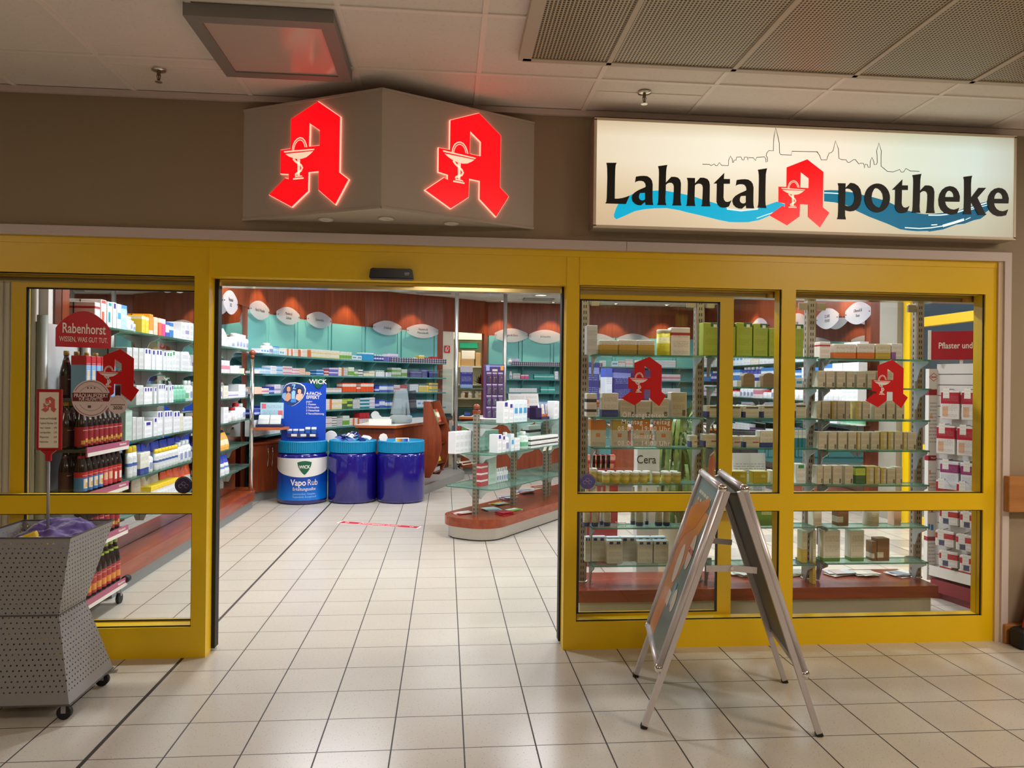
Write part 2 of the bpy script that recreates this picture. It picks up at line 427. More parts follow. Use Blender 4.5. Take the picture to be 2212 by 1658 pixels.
def pane(parent, name, x0, z0, x1, z1, y, m=None):
    return MB().box(x0, y, z0, x1, y + 0.006, z1).build(name, m or GLASS, parent)
def window(n, xs_, z_b, frame_rects, panes, gask):
    w = thing('window_%d' % n, '', 'window', (xs_, 0, 0), world=True); del w['label']; del w['category']; struct(w)
    f = MB()
    for (a, b, c, d) in frame_rects: f.box(a, 0, b, c, D, d)
    f.build('frame', YEL, w)
    gk = MB(); t = 0.006
    for (a, b, c, d) in panes:
        pane(w, 'glass_pane', a, b, c, d, 0.05)
        for (e, q, r_, u_) in [(a, b, a + t, d), (c - t, b, c, d), (a, b, c, b + t), (a, d - t, c, d)]: gk.box(e, 0.012, q, r_, 0.018, u_)
    gk.build('gasket', BLK, w)
    return w
window(1, -2.1, 0, [(-1.375, 0, -1.297, 2.088), (-2.95, 0.0, -1.375, 0.168), (-2.95, 0.79, -1.375, 0.888)],
       [(-2.95, 0.168, -1.375, 0.79), (-2.95, 0.888, -1.375, 2.088)], None)
window(2, 1.3, 0, [(0.683, 0, 0.757, 2.088), (0.757, 0.0, 1.96, 0.158), (0.757, 0.79, 1.96, 0.89), (1.96, 0, 2.045, 2.088)],
       [(0.757, 0.158, 1.96, 0.79), (0.757, 0.89, 1.96, 2.092)], None)
window(3, 2.7, 0, [(2.045, 0.0, 3.232, 0.153), (2.045, 0.79, 3.232, 0.89), (3.232, 0, 3.303, 2.088)],
       [(2.045, 0.153, 3.232, 0.79), (2.045, 0.89, 3.232, 2.092)], None)
# parked sliding leaves behind the fixed panes
def leaf(n, x0, x1, zt, stile, edge):
    w = thing('door_%d' % n, '', 'door', ((x0 + x1) / 2, 0.13, 0), world=True); del w['label']; del w['category']; struct(w)
    f = MB(); y0, y1 = 0.115, 0.155
    f.box(x0, y0, 0.01, x0 + stile, y1, zt).box(x1 - stile, y0, 0.01, x1, y1, zt)
    f.box(x0 + stile, y0, zt - 0.095, x1 - stile, y1, zt).box(x0 + stile, y0, 0.01, x1 - stile, y1, 0.17).box(x0 + stile, y0, 0.80, x1 - stile, y1, 0.88)
    f.build('frame', YEL, w)
    for a, b in ((0.17, 0.80), (0.88, zt - 0.095)): pane(w, 'glass_pane', x0 + stile, a, x1 - stile, b, 0.132)
    gk = MB()
    for a, b in ((0.17, 0.80), (0.88, zt - 0.095)):
        for q in (x0 + stile, x1 - stile - 0.012): gk.box(q, y0 - 0.002, a, q + 0.012, y0 + 0.01, b)
        gk.box(x0 + stile, y0 - 0.002, b - 0.008, x1 - stile, y0 + 0.01, b); gk.box(x0 + stile, y0 - 0.002, a, x1 - stile, y0 + 0.01, a + 0.006)
    gk.build('gasket', BLK, w)
    e = edge
    MB().box(e - 0.012, 0.10, 0.015, e + 0.012, 0.165, zt).build('closing_edge', BLK, w, label='black rubber closing edge')
leaf(1, -2.385, -1.30, 2.115, 0.078, -1.288)
leaf(2, 0.695, 1.715, 2.115, 0.085, 0.684)

# ---- shop shell
struct(MB().box(-3.4, 0.16, 0, -3.3, 1.2, CZ).box(-3.3, 0.72, 0, -2.5, 0.78, CZ).build('wall_left', mat('white_shop_wall', (226, 224, 218), 0.6)))
wl = MB().box(-2.56, 0.78, 2.44, -2.50, 5.5, CZ)
struct(wl.build('wall_left', WOODV))
struct(MB().box(-2.56, 0.94, 0.0, -2.505, 5.3, 2.44).build('wall_left', WOODD))
mir = MB().box(-2.505, 0.95, 0.215, -2.495, 5.15, 2.44)
tag(mir.build('wall_mirror', mat('mirror', (210, 214, 214), 0.02, metal=1.0)), 'tall mirror panel behind the glass shelves on the left shop wall', 'mirror')
tag(MB().box(-2.54, 0.78, 0, -2.488, 0.86, CZ).box(-2.54, 0.86, 0, -2.485, 0.95, CZ, 1).build('wall_post', [WOODD, WOODV]), 'cherry wood wall post beside the white blind at the left wall', 'wall post')
tag(MB().box(-2.70, 5.2, 0, -2.51, 5.46, CZ).build('wall_post', WOODV), 'cherry wood corner post between left mirror and turquoise back panels', 'wall post')
# curved back wall: wooden fascia above, turquoise panels below
BW = [(-2.60, 5.5), (-2.45, 6.3), (-2.2, 7.0), (-1.82, 7.75), (-1.36, 8.4), (-0.80, 8.95), (-0.16, 9.32)]
DW = [(-0.06, 9.37), (0.72, 9.95)]
BR = [(0.80, 10.1), (1.46, 10.13), (2.08, 10.15), (2.70, 10.17), (3.32, 10.2), (3.94, 10.22), (4.56, 10.25), (5.2, 10.28)]
def wallstrip(mb, pts, z0, z1, t=0.05, mi=0):
    for (a, b) in zip(pts[:-1], pts[1:]):
        d = Vector((b[0] - a[0], b[1] - a[1])).normalized(); n = Vector((-d.y, d.x)) * t
        mb.prism([a, b, (b[0] + n.x, b[1] + n.y), (a[0] + n.x, a[1] + n.y)], z0, z1, mi)
w = MB(); wallstrip(w, BW, 2.44, CZ); wallstrip(w, [BW[-1], DW[0], DW[1]], 2.46, CZ); wallstrip(w, BR, 2.44, CZ)
wallstrip(w, [BW[-1], DW[0]], 0, 2.46); wallstrip(w, [DW[1], BR[0]], 0, CZ)
struct(w.build('wall_back', WOODV))
w = MB()
for pts in (BW, BR):
    for a, b in zip(pts[:-1], pts[1:]):
        a2 = Vector(a).lerp(Vector(b), 0.03); b2 = Vector(a).lerp(Vector(b), 0.90); b3 = Vector(a).lerp(Vector(b), 0.92); b4 = Vector(a).lerp(Vector(b), 0.998)
        wallstrip(w, [tuple(a2), tuple(b2)], 0.1, 2.44, 0.03); wallstrip(w, [tuple(b3), tuple(b4)], 0.1, 2.44, 0.03)
    wallstrip(w, [(p[0], p[1] + 0.035) for p in pts], 0, 2.45, 0.04)
struct(w.build('wall_back', TEAL))
# staff corridor behind the doorway
CRW = mat('cream_store_wall', (232, 226, 206), 0.6)
struct(MB().box(-0.2, 9.5, 0, -0.12, 11.4, CZ).box(1.3, 10.2, 0, 1.38, 11.4, CZ).box(-0.2, 11.3, 0, 1.4, 11.4, CZ).prism([(-0.06, 9.40), (0.14, 9.54), (0.10, 9.6), (-0.10, 9.46)], 0, 2.46).build('wall_back', CRW))
# right shop wall: wooden part with signs, then pillar, yellow post and outside glazing
struct(MB().box(5.2, 4.36, 0, 5.27, 10.4, CZ).build('wall_right', WOODV))
MB_ = MB().box(5.185, 4.6, 0.215, 5.197, 10.1, 2.44)
tag(MB_.build('wall_mirror', MC['mirror']), 'tall mirror panel behind the shelves on the right shop wall', 'mirror')
struct(MB().box(5.12, 4.16, 0, 5.3, 4.36, CZ).build('wall_right', WOODD))
struct(MB().box(5.1, 3.80, 0, 5.4, 4.14, CZ).box(5.25, 2.35, 0, 5.5, 2.65, CZ).box(5.3, 0.16, 0, 5.5, 0.4, CZ).build('wall_right', mat('grey_concrete_pillar', (150, 146, 134), 0.7)))
wo = thing('window_4', '', 'window', (5.3, 2.0, 0), world=True); del wo['label']; del wo['category']; struct(wo)
f = MB()
for y in (3.66, 1.5): f.box(5.16, y, 0, 5.26, y + 0.12, CZ)
for z in (0.0, 0.80, 2.19, 2.98): f.box(5.18, 0.4, z, 5.26, 3.7, z + 0.10)
f.build('frame', YEL, wo)
MB().box(5.22, 0.4, 0.1, 5.226, 3.7, 2.98).build('glass_pane', GLASS, wo)
# outside: paving and greenery seen through that glazing
struct(MB().box(9.2, -9, -0.12, 40, 30, -0.02).build('pavement', mat('grey_paving', (150, 148, 142), 0.8)))
# ------------------------------------------------------------------ pharmacy emblem (letter A with cup and snake)
EM_A = [(1070, 55), (1450, 320), (1445, 1110), (1600, 1225), (1385, 1558), (1100, 1330), (1100, 1060), (915, 1055), (908, 1330), (622, 1535), (215, 1325), (505, 1105), (570, 1130), (570, 1050), (418, 1030), (418, 685), (598, 685), (600, 250)]
EM_H = [(925, 345), (1112, 475), (1110, 693), (918, 690)]
def em(p, h): return ((p[0] - 907) / 1503.0 * h, (806 - p[1]) / 1503.0 * h)
def grow(poly, d):
    n = len(poly); out = []
    A = sum(poly[i][0] * poly[(i + 1) % n][1] - poly[(i + 1) % n][0] * poly[i][1] for i in range(n)); sg = 1 if A > 0 else -1
    for i in range(n):
        a, b, c = Vector(poly[i - 1]), Vector(poly[i]), Vector(poly[(i + 1) % n])
        e1 = (b - a).normalized(); e2 = (c - b).normalized()
        n1 = Vector((e1.y, -e1.x)) * sg; n2 = Vector((e2.y, -e2.x)) * sg; m = (n1 + n2)
        m = m / max(0.35, m.length_squared) * 2 if m.length > 1e-6 else n1
        out.append((b.x + m.x * d, b.y + m.y * d))
    return out
def cup_mesh(h, m, z0, z1):
    mb = MB(); E_ = lambda l: [em(p, h) for p in l]
    for poly in ([(480, 708), (1020, 730), (1015, 748), (488, 730)], [(505, 752), (1000, 762), (950, 800), (880, 838), (800, 852), (720, 848), (640, 825), (570, 795)],
                 [(722, 850), (772, 856), (768, 1092), (728, 1090)], [(700, 1092), (800, 1096), (822, 1112), (678, 1110)], [(655, 1122), (838, 1126), (838, 1146), (650, 1144)]):
        mb.prism(E_(poly), z0, z1)
    k = h / 1503.0
    stroke(mb, E_([(632, 712), (640, 650), (672, 590), (715, 555), (762, 542), (812, 556), (850, 596), (875, 650), (888, 694)]), 17 * k, z0, z1)
    stroke(mb, E_([(655, 714), (664, 665), (690, 615), (726, 584), (764, 574), (800, 586), (832, 620), (858, 690)]), 12 * k, z0, z1)
    stroke(mb, E_([(648, 835), (690, 880), (745, 915), (790, 945), (812, 985), (790, 1025), (740, 1046), (700, 1065), (690, 1088)]), 30 * k, z0, z1)
    return mb.mesh('cup_and_snake', m)
def emblem(parent, M, h, mred, mcup, t, name='emblem'):
    me = curve_mesh([[em(p, h) for p in EM_A], [em(p, h) for p in EM_H]], t, mred, name); me.transform(Matrix.Translation((0, 0, t / 2)))
    e = link(name, me, parent, M)
    c = link('cup_and_snake', cup_mesh(h, mcup, t, t + max(0.0008, t * 0.1)), e)
    return e

# ------------------------------------------------------------------ angled sign box over the door
SB0, SB1 = 2.402, 3.0
tip = onZ(835, 457, SB0); TIPX = -0.336; TIPY = -0.40
vs = thing('projecting_sign', 'angled grey sign box with two glowing red letter A emblems above the open door', 'sign', (TIPX, 0, SB0), world=True)
VL, VR, VT = (-1.122, 0.0), (0.486, 0.0), (TIPX, TIPY)
SIGNG = mat('warm_grey_sign_board', (186, 177, 164), 0.55)
sb = MB(); sb.prism([VL, VT, VR], SB0, SB1)
for a, b in ((VL, VT), (VT, VR)):
    sb.bar((a[0], a[1], SB1), (b[0], b[1], SB1), 0.012, 0.012); sb.bar((a[0], a[1], SB0), (b[0], b[1], SB0), 0.012, 0.012)
sb.build('sign_box', SIGNG, vs)
RGL = mat('glowing_red_acrylic', (235, 0, 14), 0.3, emit=(255, 4, 18), estr=1.1)
PGL = mat('glowing_pink_edge', (255, 190, 170), 0.4, emit=(255, 140, 120), estr=2.2)
CGL = mat('glowing_cream_film', (250, 225, 195), 0.4, emit=(255, 222, 190), estr=0.75)
for a, b, cx_, cz_, h in ((VL, VT, 0.0, 0.0, 0.545), (VT, VR, 0, 0, 0.545)):
    d = Vector((b[0] - a[0], b[1] - a[1], 0)); L = d.length
    f_ = 0.50 if a is VL else 0.535
    o = Vector((a[0], a[1], 0)) + d * f_; o.z = SB0 + 0.307
    M = plane_M(o, d, (0, 0, 1))
    halo = curve_mesh([grow([em(p, h) for p in EM_A], 0.003), grow([em(p, h) for p in EM_H], -0.003)], 0.009, PGL, 'glowing_edge'); halo.transform(Matrix.Translation((0, 0, 0.0065)))
    e = emblem(vs, M @ Matrix.Translation((0, 0, 0.0112)), h, RGL, CGL, 0.004)
    link('glowing_edge', halo, vs, M)
for x, y in ((-0.66, -0.09), (-0.33, -0.16), (0.02, -0.085)):
    r = MB().lathe([(0.040, 0.0), (0.043, -0.006), (0.030, -0.010), (0.026, -0.003)], 20, 0, Matrix.Translation((x, y, SB0)), cap=False).build('downlight_ring', WHT, vs)
    MB().lathe([(0.001, -0.003), (0.027, -0.003)], 20, 0, Matrix.Translation((x, y, SB0)), cap=False).build('lens', mat('unlit_lens', (205, 205, 200), 0.2), r)

# ------------------------------------------------------------------ illuminated sign
SY = -0.13
a0 = onY(1286, 257, SY); a1 = onY(2193, 296, SY); b0 = onY(1286, 491, SY); b1 = onY(2190, 512, SY)
X0, X1 = (a0.x + b0.x) / 2, (a1.x + b1.x) / 2; Z0, Z1 = (b0.z + b1.z) / 2, (a0.z + a1.z) / 2
sg = thing('illuminated_sign', 'long glowing white sign with black lettering and a red letter A', 'sign', ((X0 + X1) / 2, 0, Z0), world=True)
FACE = mat('glowing_cream_face', (250, 240, 225), 0.4, emit=(255, 238, 212), estr=0.92)
def face_mat():
    s = NB('glowing_sign_face'); tc = s.add('ShaderNodeTexCoord'); sp = s.add('ShaderNodeSeparateXYZ'); s.link(tc.outputs['Generated'], sp.inputs[0])
    # tubes inside: warm at the left and middle, a cooler greenish tube towards the right end
    w_ = s.ramp(sp.outputs[0], [(0.0, (238, 220, 190)), (0.30, (255, 246, 222)), (0.55, (255, 240, 216)), (0.74, (226, 234, 212)), (0.9, (216, 230, 218)), (1.0, (196, 200, 184))])
    v_ = s.ramp(sp.outputs[2], [(0.0, (222, 206, 190)), (0.3, (236, 226, 210)), (0.62, (255, 255, 255)), (0.85, (255, 255, 255)), (1.0, (225, 215, 200))])
    mx = s.add('ShaderNodeMix', data_type='RGBA', blend_type='MULTIPLY'); mx.inputs[0].default_value = 1.0; s.link(w_, mx.inputs[6]); s.link(v_, mx.inputs[7])
    s.b.inputs['Base Color'].default_value = lin((120, 116, 110)); s.b.inputs['Roughness'].default_value = 0.4
    s.link(mx.outputs[2], s.b.inputs['Emission Color']); s.b.inputs['Emission Strength'].default_value = 0.93
    return s.m
MB().rbox(X0 - 0.008, SY + 0.012, Z0 - 0.008, X1 + 0.008, 0.0, Z1 + 0.008).build('housing', mat('grey_sign_housing', (150, 140, 126), 0.45), sg)
MB().box(X0, SY, Z0, X1, SY + 0.012, Z1).build('light_panel', face_mat(), sg)
fr = MB(); t = 0.006
for q in ((X0 - 0.008, Z0 - 0.008, X1 + 0.008, Z0 + t), (X0 - 0.008, Z1 - t, X1 + 0.008, Z1 + 0.008), (X0 - 0.008, Z0, X0 + t, Z1), (X1 - t, Z0, X1 + 0.008, Z1)): fr.box(q[0], SY - 0.004, q[1], q[2], SY + 0.012, q[3])
fr.build('frame', mat('cream_sign_rim', (225, 212, 190), 0.4), sg)
OX, OZ = (X0 + X1) / 2, (Z0 + Z1) / 2
def sgp(l, ox, oy, k): return [(lambda p: (p.x - OX, p.z - OZ))(onY(ox + q[0] * k, oy + q[1] * k, SY)) for q in l]
KA = 200 / 2211.0
gL = [(105, 245), (350, 245), (325, 300), (315, 400), (310, 600), (305, 900), (303, 1100), (380, 1100), (480, 1085), (570, 1060), (660, 1025), (570, 1225), (80, 1210), (105, 1170), (115, 1080), (120, 900), (128, 600), (125, 380), (118, 300)]
ga = [(810, 575), (900, 560), (1000, 555), (1080, 565), (1150, 610), (1190, 670), (1208, 760), (1205, 900), (1203, 1080), (1208, 1180), (1222, 1250), (1040, 1245), (1030, 1175), (980, 1215), (935, 1255), (860, 1250), (790, 1220), (730, 1160), (705, 1070), (725, 1010), (780, 950), (870, 895), (1030, 825), (1045, 800), (1035, 740), (1000, 690), (950, 672), (880, 672), (830, 685), (790, 710)]
gah = [(1030, 955), (1030, 1110), (1000, 1135), (960, 1145), (915, 1130), (885, 1095), (878, 1050), (890, 1000), (910, 962)]
gh = [(1340, 325), (1558, 295), (1540, 360), (1530, 450), (1525, 580), (1522, 715), (1650, 580), (1740, 580), (1810, 600), (1860, 650), (1882, 740), (1878, 900), (1870, 1080), (1875, 1180), (1892, 1260), (1675, 1258), (1695, 1200), (1705, 1080), (1715, 900), (1715, 800), (1700, 750), (1665, 720), (1620, 715), (1570, 730), (1522, 770), (1518, 950), (1510, 1080), (1515, 1190), (1533, 1252), (1318, 1247), (1338, 1190), (1348, 1080), (1355, 800), (1362, 500), (1358, 400)]
gn = [(38, 603), (228, 608), (225, 735), (350, 600), (440, 602), (520, 630), (565, 690), (580, 770), (578, 950), (575, 1130), (580, 1220), (593, 1280), (380, 1278), (400, 1220), (408, 1100), (415, 950), (418, 830), (405, 775), (370, 745), (320, 737), (270, 750), (225, 785), (218, 980), (215, 1130), (222, 1220), (236, 1272), (22, 1270), (40, 1200), (48, 1080), (58, 850), (60, 720), (55, 660)]
gt = [(925, 485), (915, 630), (1060, 632), (1060, 742), (912, 742), (910, 900), (905, 1070), (920, 1130), (955, 1170), (1000, 1178), (1050, 1165), (1100, 1135), (1035, 1285), (970, 1308), (890, 1310), (830, 1295), (775, 1245), (745, 1170), (745, 1080), (750, 900), (752, 735), (675, 735)]
gl = [(1730, 410), (1948, 375), (1930, 440), (1915, 520), (1910, 700), (1905, 1000), (1905, 1160), (1910, 1240), (1928, 1322), (1722, 1310), (1740, 1240), (1748, 1150), (1752, 900), (1757, 650), (1755, 540), (1745, 450)]
gp = [(210, 288), (392, 293), (390, 400), (505, 280), (600, 295), (690, 355), (745, 440), (770, 560), (770, 680), (740, 800), (680, 890), (600, 945), (510, 960), (430, 945), (378, 925), (378, 1050), (398, 1150), (192, 1143), (212, 1080), (220, 950), (224, 700), (228, 500), (228, 360)]
gph = [(388, 425), (440, 412), (500, 425), (560, 470), (595, 540), (608, 640), (590, 740), (545, 805), (490, 838), (430, 835), (378, 815)]
go = arc_pts(1147, 640, 303, 345, 0, 348, 29)
goh = [(1110, 402), (1170, 415), (1235, 470), (1275, 540), (1290, 640), (1280, 720), (1250, 800), (1215, 860), (1180, 873), (1110, 840), (1050, 780), (1018, 700), (1010, 610), (1030, 510), (1070, 430)]
ge = [(735, 340), (820, 355), (890, 400), (940, 480), (968, 580), (960, 695), (632, 690), (650, 760), (690, 820), (750, 860), (830, 875), (900, 855), (955, 830), (905, 965), (820, 985), (720, 985), (620, 945), (540, 870), (495, 770), (485, 640), (510, 520), (570, 420), (650, 360)]
geh = [(735, 440), (790, 465), (825, 520), (832, 590), (632, 588), (645, 520), (680, 465)]
gk = [(1055, 130), (1248, 105), (1230, 170), (1220, 300), (1222, 605), (1395, 380), (1565, 380), (1368, 605), (1545, 965), (1570, 965), (1560, 995), (1390, 995), (1222, 690), (1215, 850), (1230, 980), (1040, 975), (1060, 920), (1068, 700), (1072, 400), (1070, 200)]
KE = 210 / 2212.0
def off(l, dx, dy, sx=1.0, sy=1.0, cx=0, cy=0): return [(cx + (p[0] - cx) * sx + dx, cy + (p[1] - cy) * sy + dy) for p in l]
letters = []
A1_ = (1300, 330, KA); A2_ = (1480, 330, KA); A4_ = (1790, 370, KA); A5_ = (1980, 370, KE)
for polys, o in (([gL], A1_), ([ga, gah], A1_), ([gh], A1_), ([gn], A2_), ([gt], A2_), ([off(ga, 415, 80), off(gah, 415, 72)], A2_), ([gl], A2_),
                 ([gp, gph], A4_), ([go, goh], A4_), ([off(gt, 822, -286, 0.965, 0.97, 925, 485)], A4_), ([off(gh, 652, -230, 0.953, 0.968, 1340, 325)], A4_),
                 ([ge, geh], A5_), ([gk], A5_), ([off(ge, 1112, 38), off(geh, 1115, 40)], A5_)):
    letters.append([sgp(p, *o) for p in polys])
Msg = front_M(OX, SY, OZ)
cyl_ = [(1331.7, 473.4), (1327, 470), (1326, 464), (1330, 452), (1335, 441), (1345, 430), (1359.7, 422.7), (1375, 414), (1390, 412), (1408.6, 411.9), (1421, 411.4), (1440, 412.3), (1470, 417.7), (1500.8, 425), (1516, 430.4), (1534, 435.4), (1547, 439.5), (1568.7, 449), (1585, 451.5), (1602, 453), (1637.4, 449.9), (1653.7, 444), (1678, 435.4), (1695, 441), (1694, 449), (1688.3, 446.6), (1675, 457), (1659.3, 466.9), (1640, 475), (1615.7, 479.7), (1595, 480), (1575, 479.3), (1552.4, 474.7), (1516, 465.7), (1480, 457.5), (1468, 454), (1440, 449.4), (1413, 449.9), (1390.5, 452), (1370.6, 456.2), (1349.8, 465.7)]
dkl_ = [(1780, 411), (1794, 410.5), (1810, 411), (1844, 416), (1866, 421.6), (1881.4, 424.7), (1905.8, 431.5), (1921, 437), (1932, 442.4), (1960, 454.6), (1971, 457.3), (1980, 460.2), (1999, 462.6), (2018, 461.5), (2037, 459.7), (2071, 454.5), (2080.6, 450.7), (2115.8, 439.3), (2132.9, 434.6), (2139, 445), (2135.7, 453.5), (2126, 461), (2128, 465), (2117.7, 472.5), (2103.4, 475.4), (2083.5, 483), (2065.4, 484.9), (2037, 495.3), (2007.5, 500), (2003.7, 498.6), (1980, 499), (1962, 497.5), (1943.8, 494.8), (1916.6, 483), (1876.8, 467.7), (1848.8, 454.6), (1834, 445.5), (1824.4, 442), (1803.6, 437), (1780, 434.6)]
def flat(polys, m, z, name, t=0.001):
    me = curve_mesh(polys, t, m, name); me.transform(Matrix.Translation((0, 0, z))); return me
CY1 = mat('glowing_cyan_wave', (0, 150, 200), 0.4, emit=(0, 186, 224), estr=0.72)
def wave_mat():
    s = NB('glowing_petrol_wave'); x, y, z = s.xyz()
    c = s.ramp(x, [(0.0, (0, 180, 220)), (0.3, (0, 135, 168)), (0.6, (0, 100, 135)), (1.0, (0, 110, 150))])
    s.b.inputs['Base Color'].default_value = lin((0, 60, 80)); s.link(c, s.b.inputs['Emission Color']); s.b.inputs['Emission Strength'].default_value = 0.72
    return s.m
link('wave', flat([sgp(cyl_, 0, 0, 1)], CY1, 0.0008, 'wave'), sg, Msg, 'light cyan wave under the first word')
link('wave', flat([sgp(dkl_, 0, 0, 1)], wave_mat(), 0.0008, 'wave'), sg, Msg, 'darker petrol blue wave under the second word')
WG = mat('glowing_white_streak', (230, 245, 245), 0.4, emit=(215, 240, 240), estr=0.8)
st = MB()
for path, wd_ in (([(1570, 451), (1600, 455), (1637, 451)], 3), ([(1634, 471.5), (1652, 465), (1670, 459)], 1.6), ([(1780, 416.5), (1795, 417), (1811, 418)], 2.2), ([(1954, 491.5), (1985, 493.5), (2010, 492), (2036, 488)], 2.0), ([(2036, 488), (2060, 481), (2082, 474)], 5.0),
                  ([(2005, 464.5), (2030, 464.5), (2050, 462.5)], 2.4), ([(2068, 458), (2090, 451), (2106, 446), (2131, 438)], 2.6), ([(2096, 453), (2106, 450), (2132, 443)], 1.6), ([(2085, 474.5), (2096, 469.5)], 1.4), ([(2011, 486), (2024, 485)], 2.0)):
    st = MB(); stroke(st, sgp(path, 0, 0, 1), wd_ * 0.00285, 0.001, 0.0022); st.build('white_streak', WG, sg, Msg)
sk_ = [(140, 775), (260, 778), (295, 800), (350, 770), (375, 800), (405, 800), (440, 745), (480, 795), (600, 800), (605, 700), (637, 630), (670, 690), (675, 745), (690, 745), (700, 705), (735, 705), (745, 650), (825, 648), (845, 700), (875, 700), (885, 650), (935, 650), (945, 705), (955, 658), (1040, 660), (1080, 710), (1100, 655), (1240, 645), (1265, 690), (1265, 740), (1295, 725), (1290, 660), (1268, 625), (1280, 575), (1315, 535), (1395, 540), (1400, 380), (1410, 270), (1437, 130), (1475, 280), (1500, 400), (1505, 570), (1525, 605), (1715, 615), (1725, 545), (2160, 555), (2200, 600)]
sk2 = [(200, 385), (250, 460), (275, 535), (375, 535), (385, 490), (420, 410), (450, 410), (485, 375), (530, 195), (580, 340), (590, 510), (640, 530), (720, 535), (740, 575), (775, 580), (850, 530), (880, 530), (945, 610), (965, 595), (1025, 598), (1045, 680), (1055, 610), (1090, 615), (1110, 668), (1140, 668), (1145, 560), (1175, 490), (1205, 560), (1215, 620), (1250, 615), (1270, 580), (1265, 450), (1255, 380), (1298, 235), (1340, 380), (1335, 450), (1335, 645), (1390, 690), (1450, 740), (1550, 748), (1665, 705), (1690, 750), (1735, 748), (1775, 685), (1850, 730), (2015, 740)]
kk = 270 / 2212.0
pl = sgp(sk_, 1500, 260, kk) + sgp(sk2, 1740, 280, kk)
st = MB(); stroke(st, pl, 0.0030, 0.0004, 0.0016); st.build('skyline_drawing', INK, sg, Msg)
for L_ in letters: link('letter', flat(L_, INK, 0.004, 'letter', 0.006), sg, Msg)
p0 = onY(1735.5, 344, SY); p1 = onY(1735.5, 490, SY); pc = onY(1727, 417.5, SY)
RGL2 = mat('glowing_red_film', (225, 0, 14), 0.3, emit=(240, 0, 14), estr=0.85)
emblem(sg, front_M(pc.x, SY - 0.001, (p0.z + p1.z) / 2), p0.z - p1.z, RGL2, CGL, 0.003)

# ------------------------------------------------------------------ door sensor over the opening
q = onY(846, 592, -0.03)
ds = thing('motion_sensor', 'black motion sensor bar on the yellow header above the open door', 'sensor', (q.x, 0, q.z), world=True)
MB().prism([(q.x - 0.122, q.z - 0.022), (q.x + 0.122, q.z - 0.022), (q.x + 0.115, q.z + 0.024), (q.x + 0.105, q.z + 0.03), (q.x - 0.105, q.z + 0.03), (q.x - 0.115, q.z + 0.024)], 0, 0.05, 0, plane_M((0, 0, 0), (1, 0, 0), (0, 0, 1))).build('body', mat('black_gloss_plastic', (18, 18, 20), 0.25), ds)
MB().rbox(q.x - 0.118, -0.046, q.z - 0.030, q.x + 0.118, -0.004, q.z - 0.022).build('lens', mat('dark_lens', (70, 70, 74), 0.15), ds)
st = MB(); M = front_M(q.x + 0.085, -0.0505, q.z + 0.004)
for k in range(4): st.box(-0.012 + k * 0.007, -0.004, 0, -0.009 + k * 0.007, 0.004, 0.0006, 0, M)
st.box(-0.012, -0.010, 0, 0.012, -0.008, 0.0006, 0, M); st.build('logo', WHT, ds)

# ------------------------------------------------------------------ ceiling: square lamp, sprinklers, metal grilles
lm = thing('ceiling_lamp', 'unlit square grey ceiling lamp with a frosted cover left of the sign box', 'lamp', (-0.795, -0.70, CZ), world=True)
x0, x1, y0, y1 = -1.10, -0.487, -1.02, -0.40
f = MB()
for q in ((x0, y0, x1, y0 + 0.06), (x0, y1 - 0.06, x1, y1), (x0, y0 + 0.06, x0 + 0.06, y1 - 0.06), (x1 - 0.06, y0 + 0.06, x1, y1 - 0.06)): f.box(q[0], q[1], CZ - 0.055, q[2], q[3], CZ)
f.build('frame', mat('grey_lamp_frame', (132, 128, 124), 0.5), lm)
MB().box(x0 + 0.055, y0 + 0.055, CZ - 0.048, x1 - 0.055, y1 - 0.055, CZ - 0.042).build('diffuser', mat('frosted_acrylic', (196, 178, 170), 0.16, spec=0.6), lm)
def sprinkler(px, py, label):
    p = onZ(px, py, CZ); s_ = thing('fire_sprinkler', label, 'sprinkler', (p.x, p.y, CZ), 0, 'fire sprinklers on the passage ceiling', world=True)
    T = Matrix.Translation((p.x, p.y, CZ))
    MB().lathe([(0.036, 0), (0.034, -0.008), (0.014, -0.012)], 18, 0, T).build('rosette', CHROME, s_)
    MB().lathe([(0.009, -0.01), (0.009, -0.028), (0.006, -0.03)], 10, 0, T).cyl((p.x + 0.009, p.y, CZ - 0.028), (p.x + 0.004, p.y, CZ - 0.06), 0.002, 6).cyl((p.x - 0.009, p.y, CZ - 0.028), (p.x - 0.004, p.y, CZ - 0.06), 0.002, 6).cyl((p.x, p.y, CZ - 0.03), (p.x, p.y, CZ - 0.058), 0.003, 8).build('body', mat('dark_brass', (120, 104, 84), 0.35, metal=0.8), s_)
    MB().lathe([(0.003, -0.06), (0.018, -0.062), (0.018, -0.064)], 12, 0, T).build('deflector', CHROME, s_)
sprinkler(343, 150, 'small fire sprinkler on the ceiling near the unlit square lamp')
sprinkler(1392, 199, 'small fire sprinkler on the ceiling above the long illuminated sign')
def grille_mat():
    s = NB('expanded_metal_grille'); tc = s.add('ShaderNodeTexCoord'); sp = s.add('ShaderNodeSeparateXYZ'); s.link(tc.outputs['Object'], sp.inputs[0])
    P = 0.0165
    u = s.math('FRACT', s.math('DIVIDE', sp.outputs[0], P)); v = s.math('FRACT', s.math('DIVIDE', sp.outputs[1], P))
    wire = s.math('MAXIMUM', s.math('LESS_THAN', u, 0.42), s.math('LESS_THAN', v, 0.30))
    s.setin(s.b.inputs['Base Color'], s.mix(wire, lin((52, 44, 34)), lin((196, 184, 160)))); s.b.inputs['Roughness'].default_value = 0.45; s.b.inputs['Metallic'].default_value = 0.2
    bp = s.add('ShaderNodeBump'); bp.inputs['Strength'].default_value = 0.6; bp.inputs['Distance'].default_value = 0.004; s.link(wire, bp.inputs['Height']); s.link(bp.outputs[0], s.b.inputs['Normal'])
    return s.m
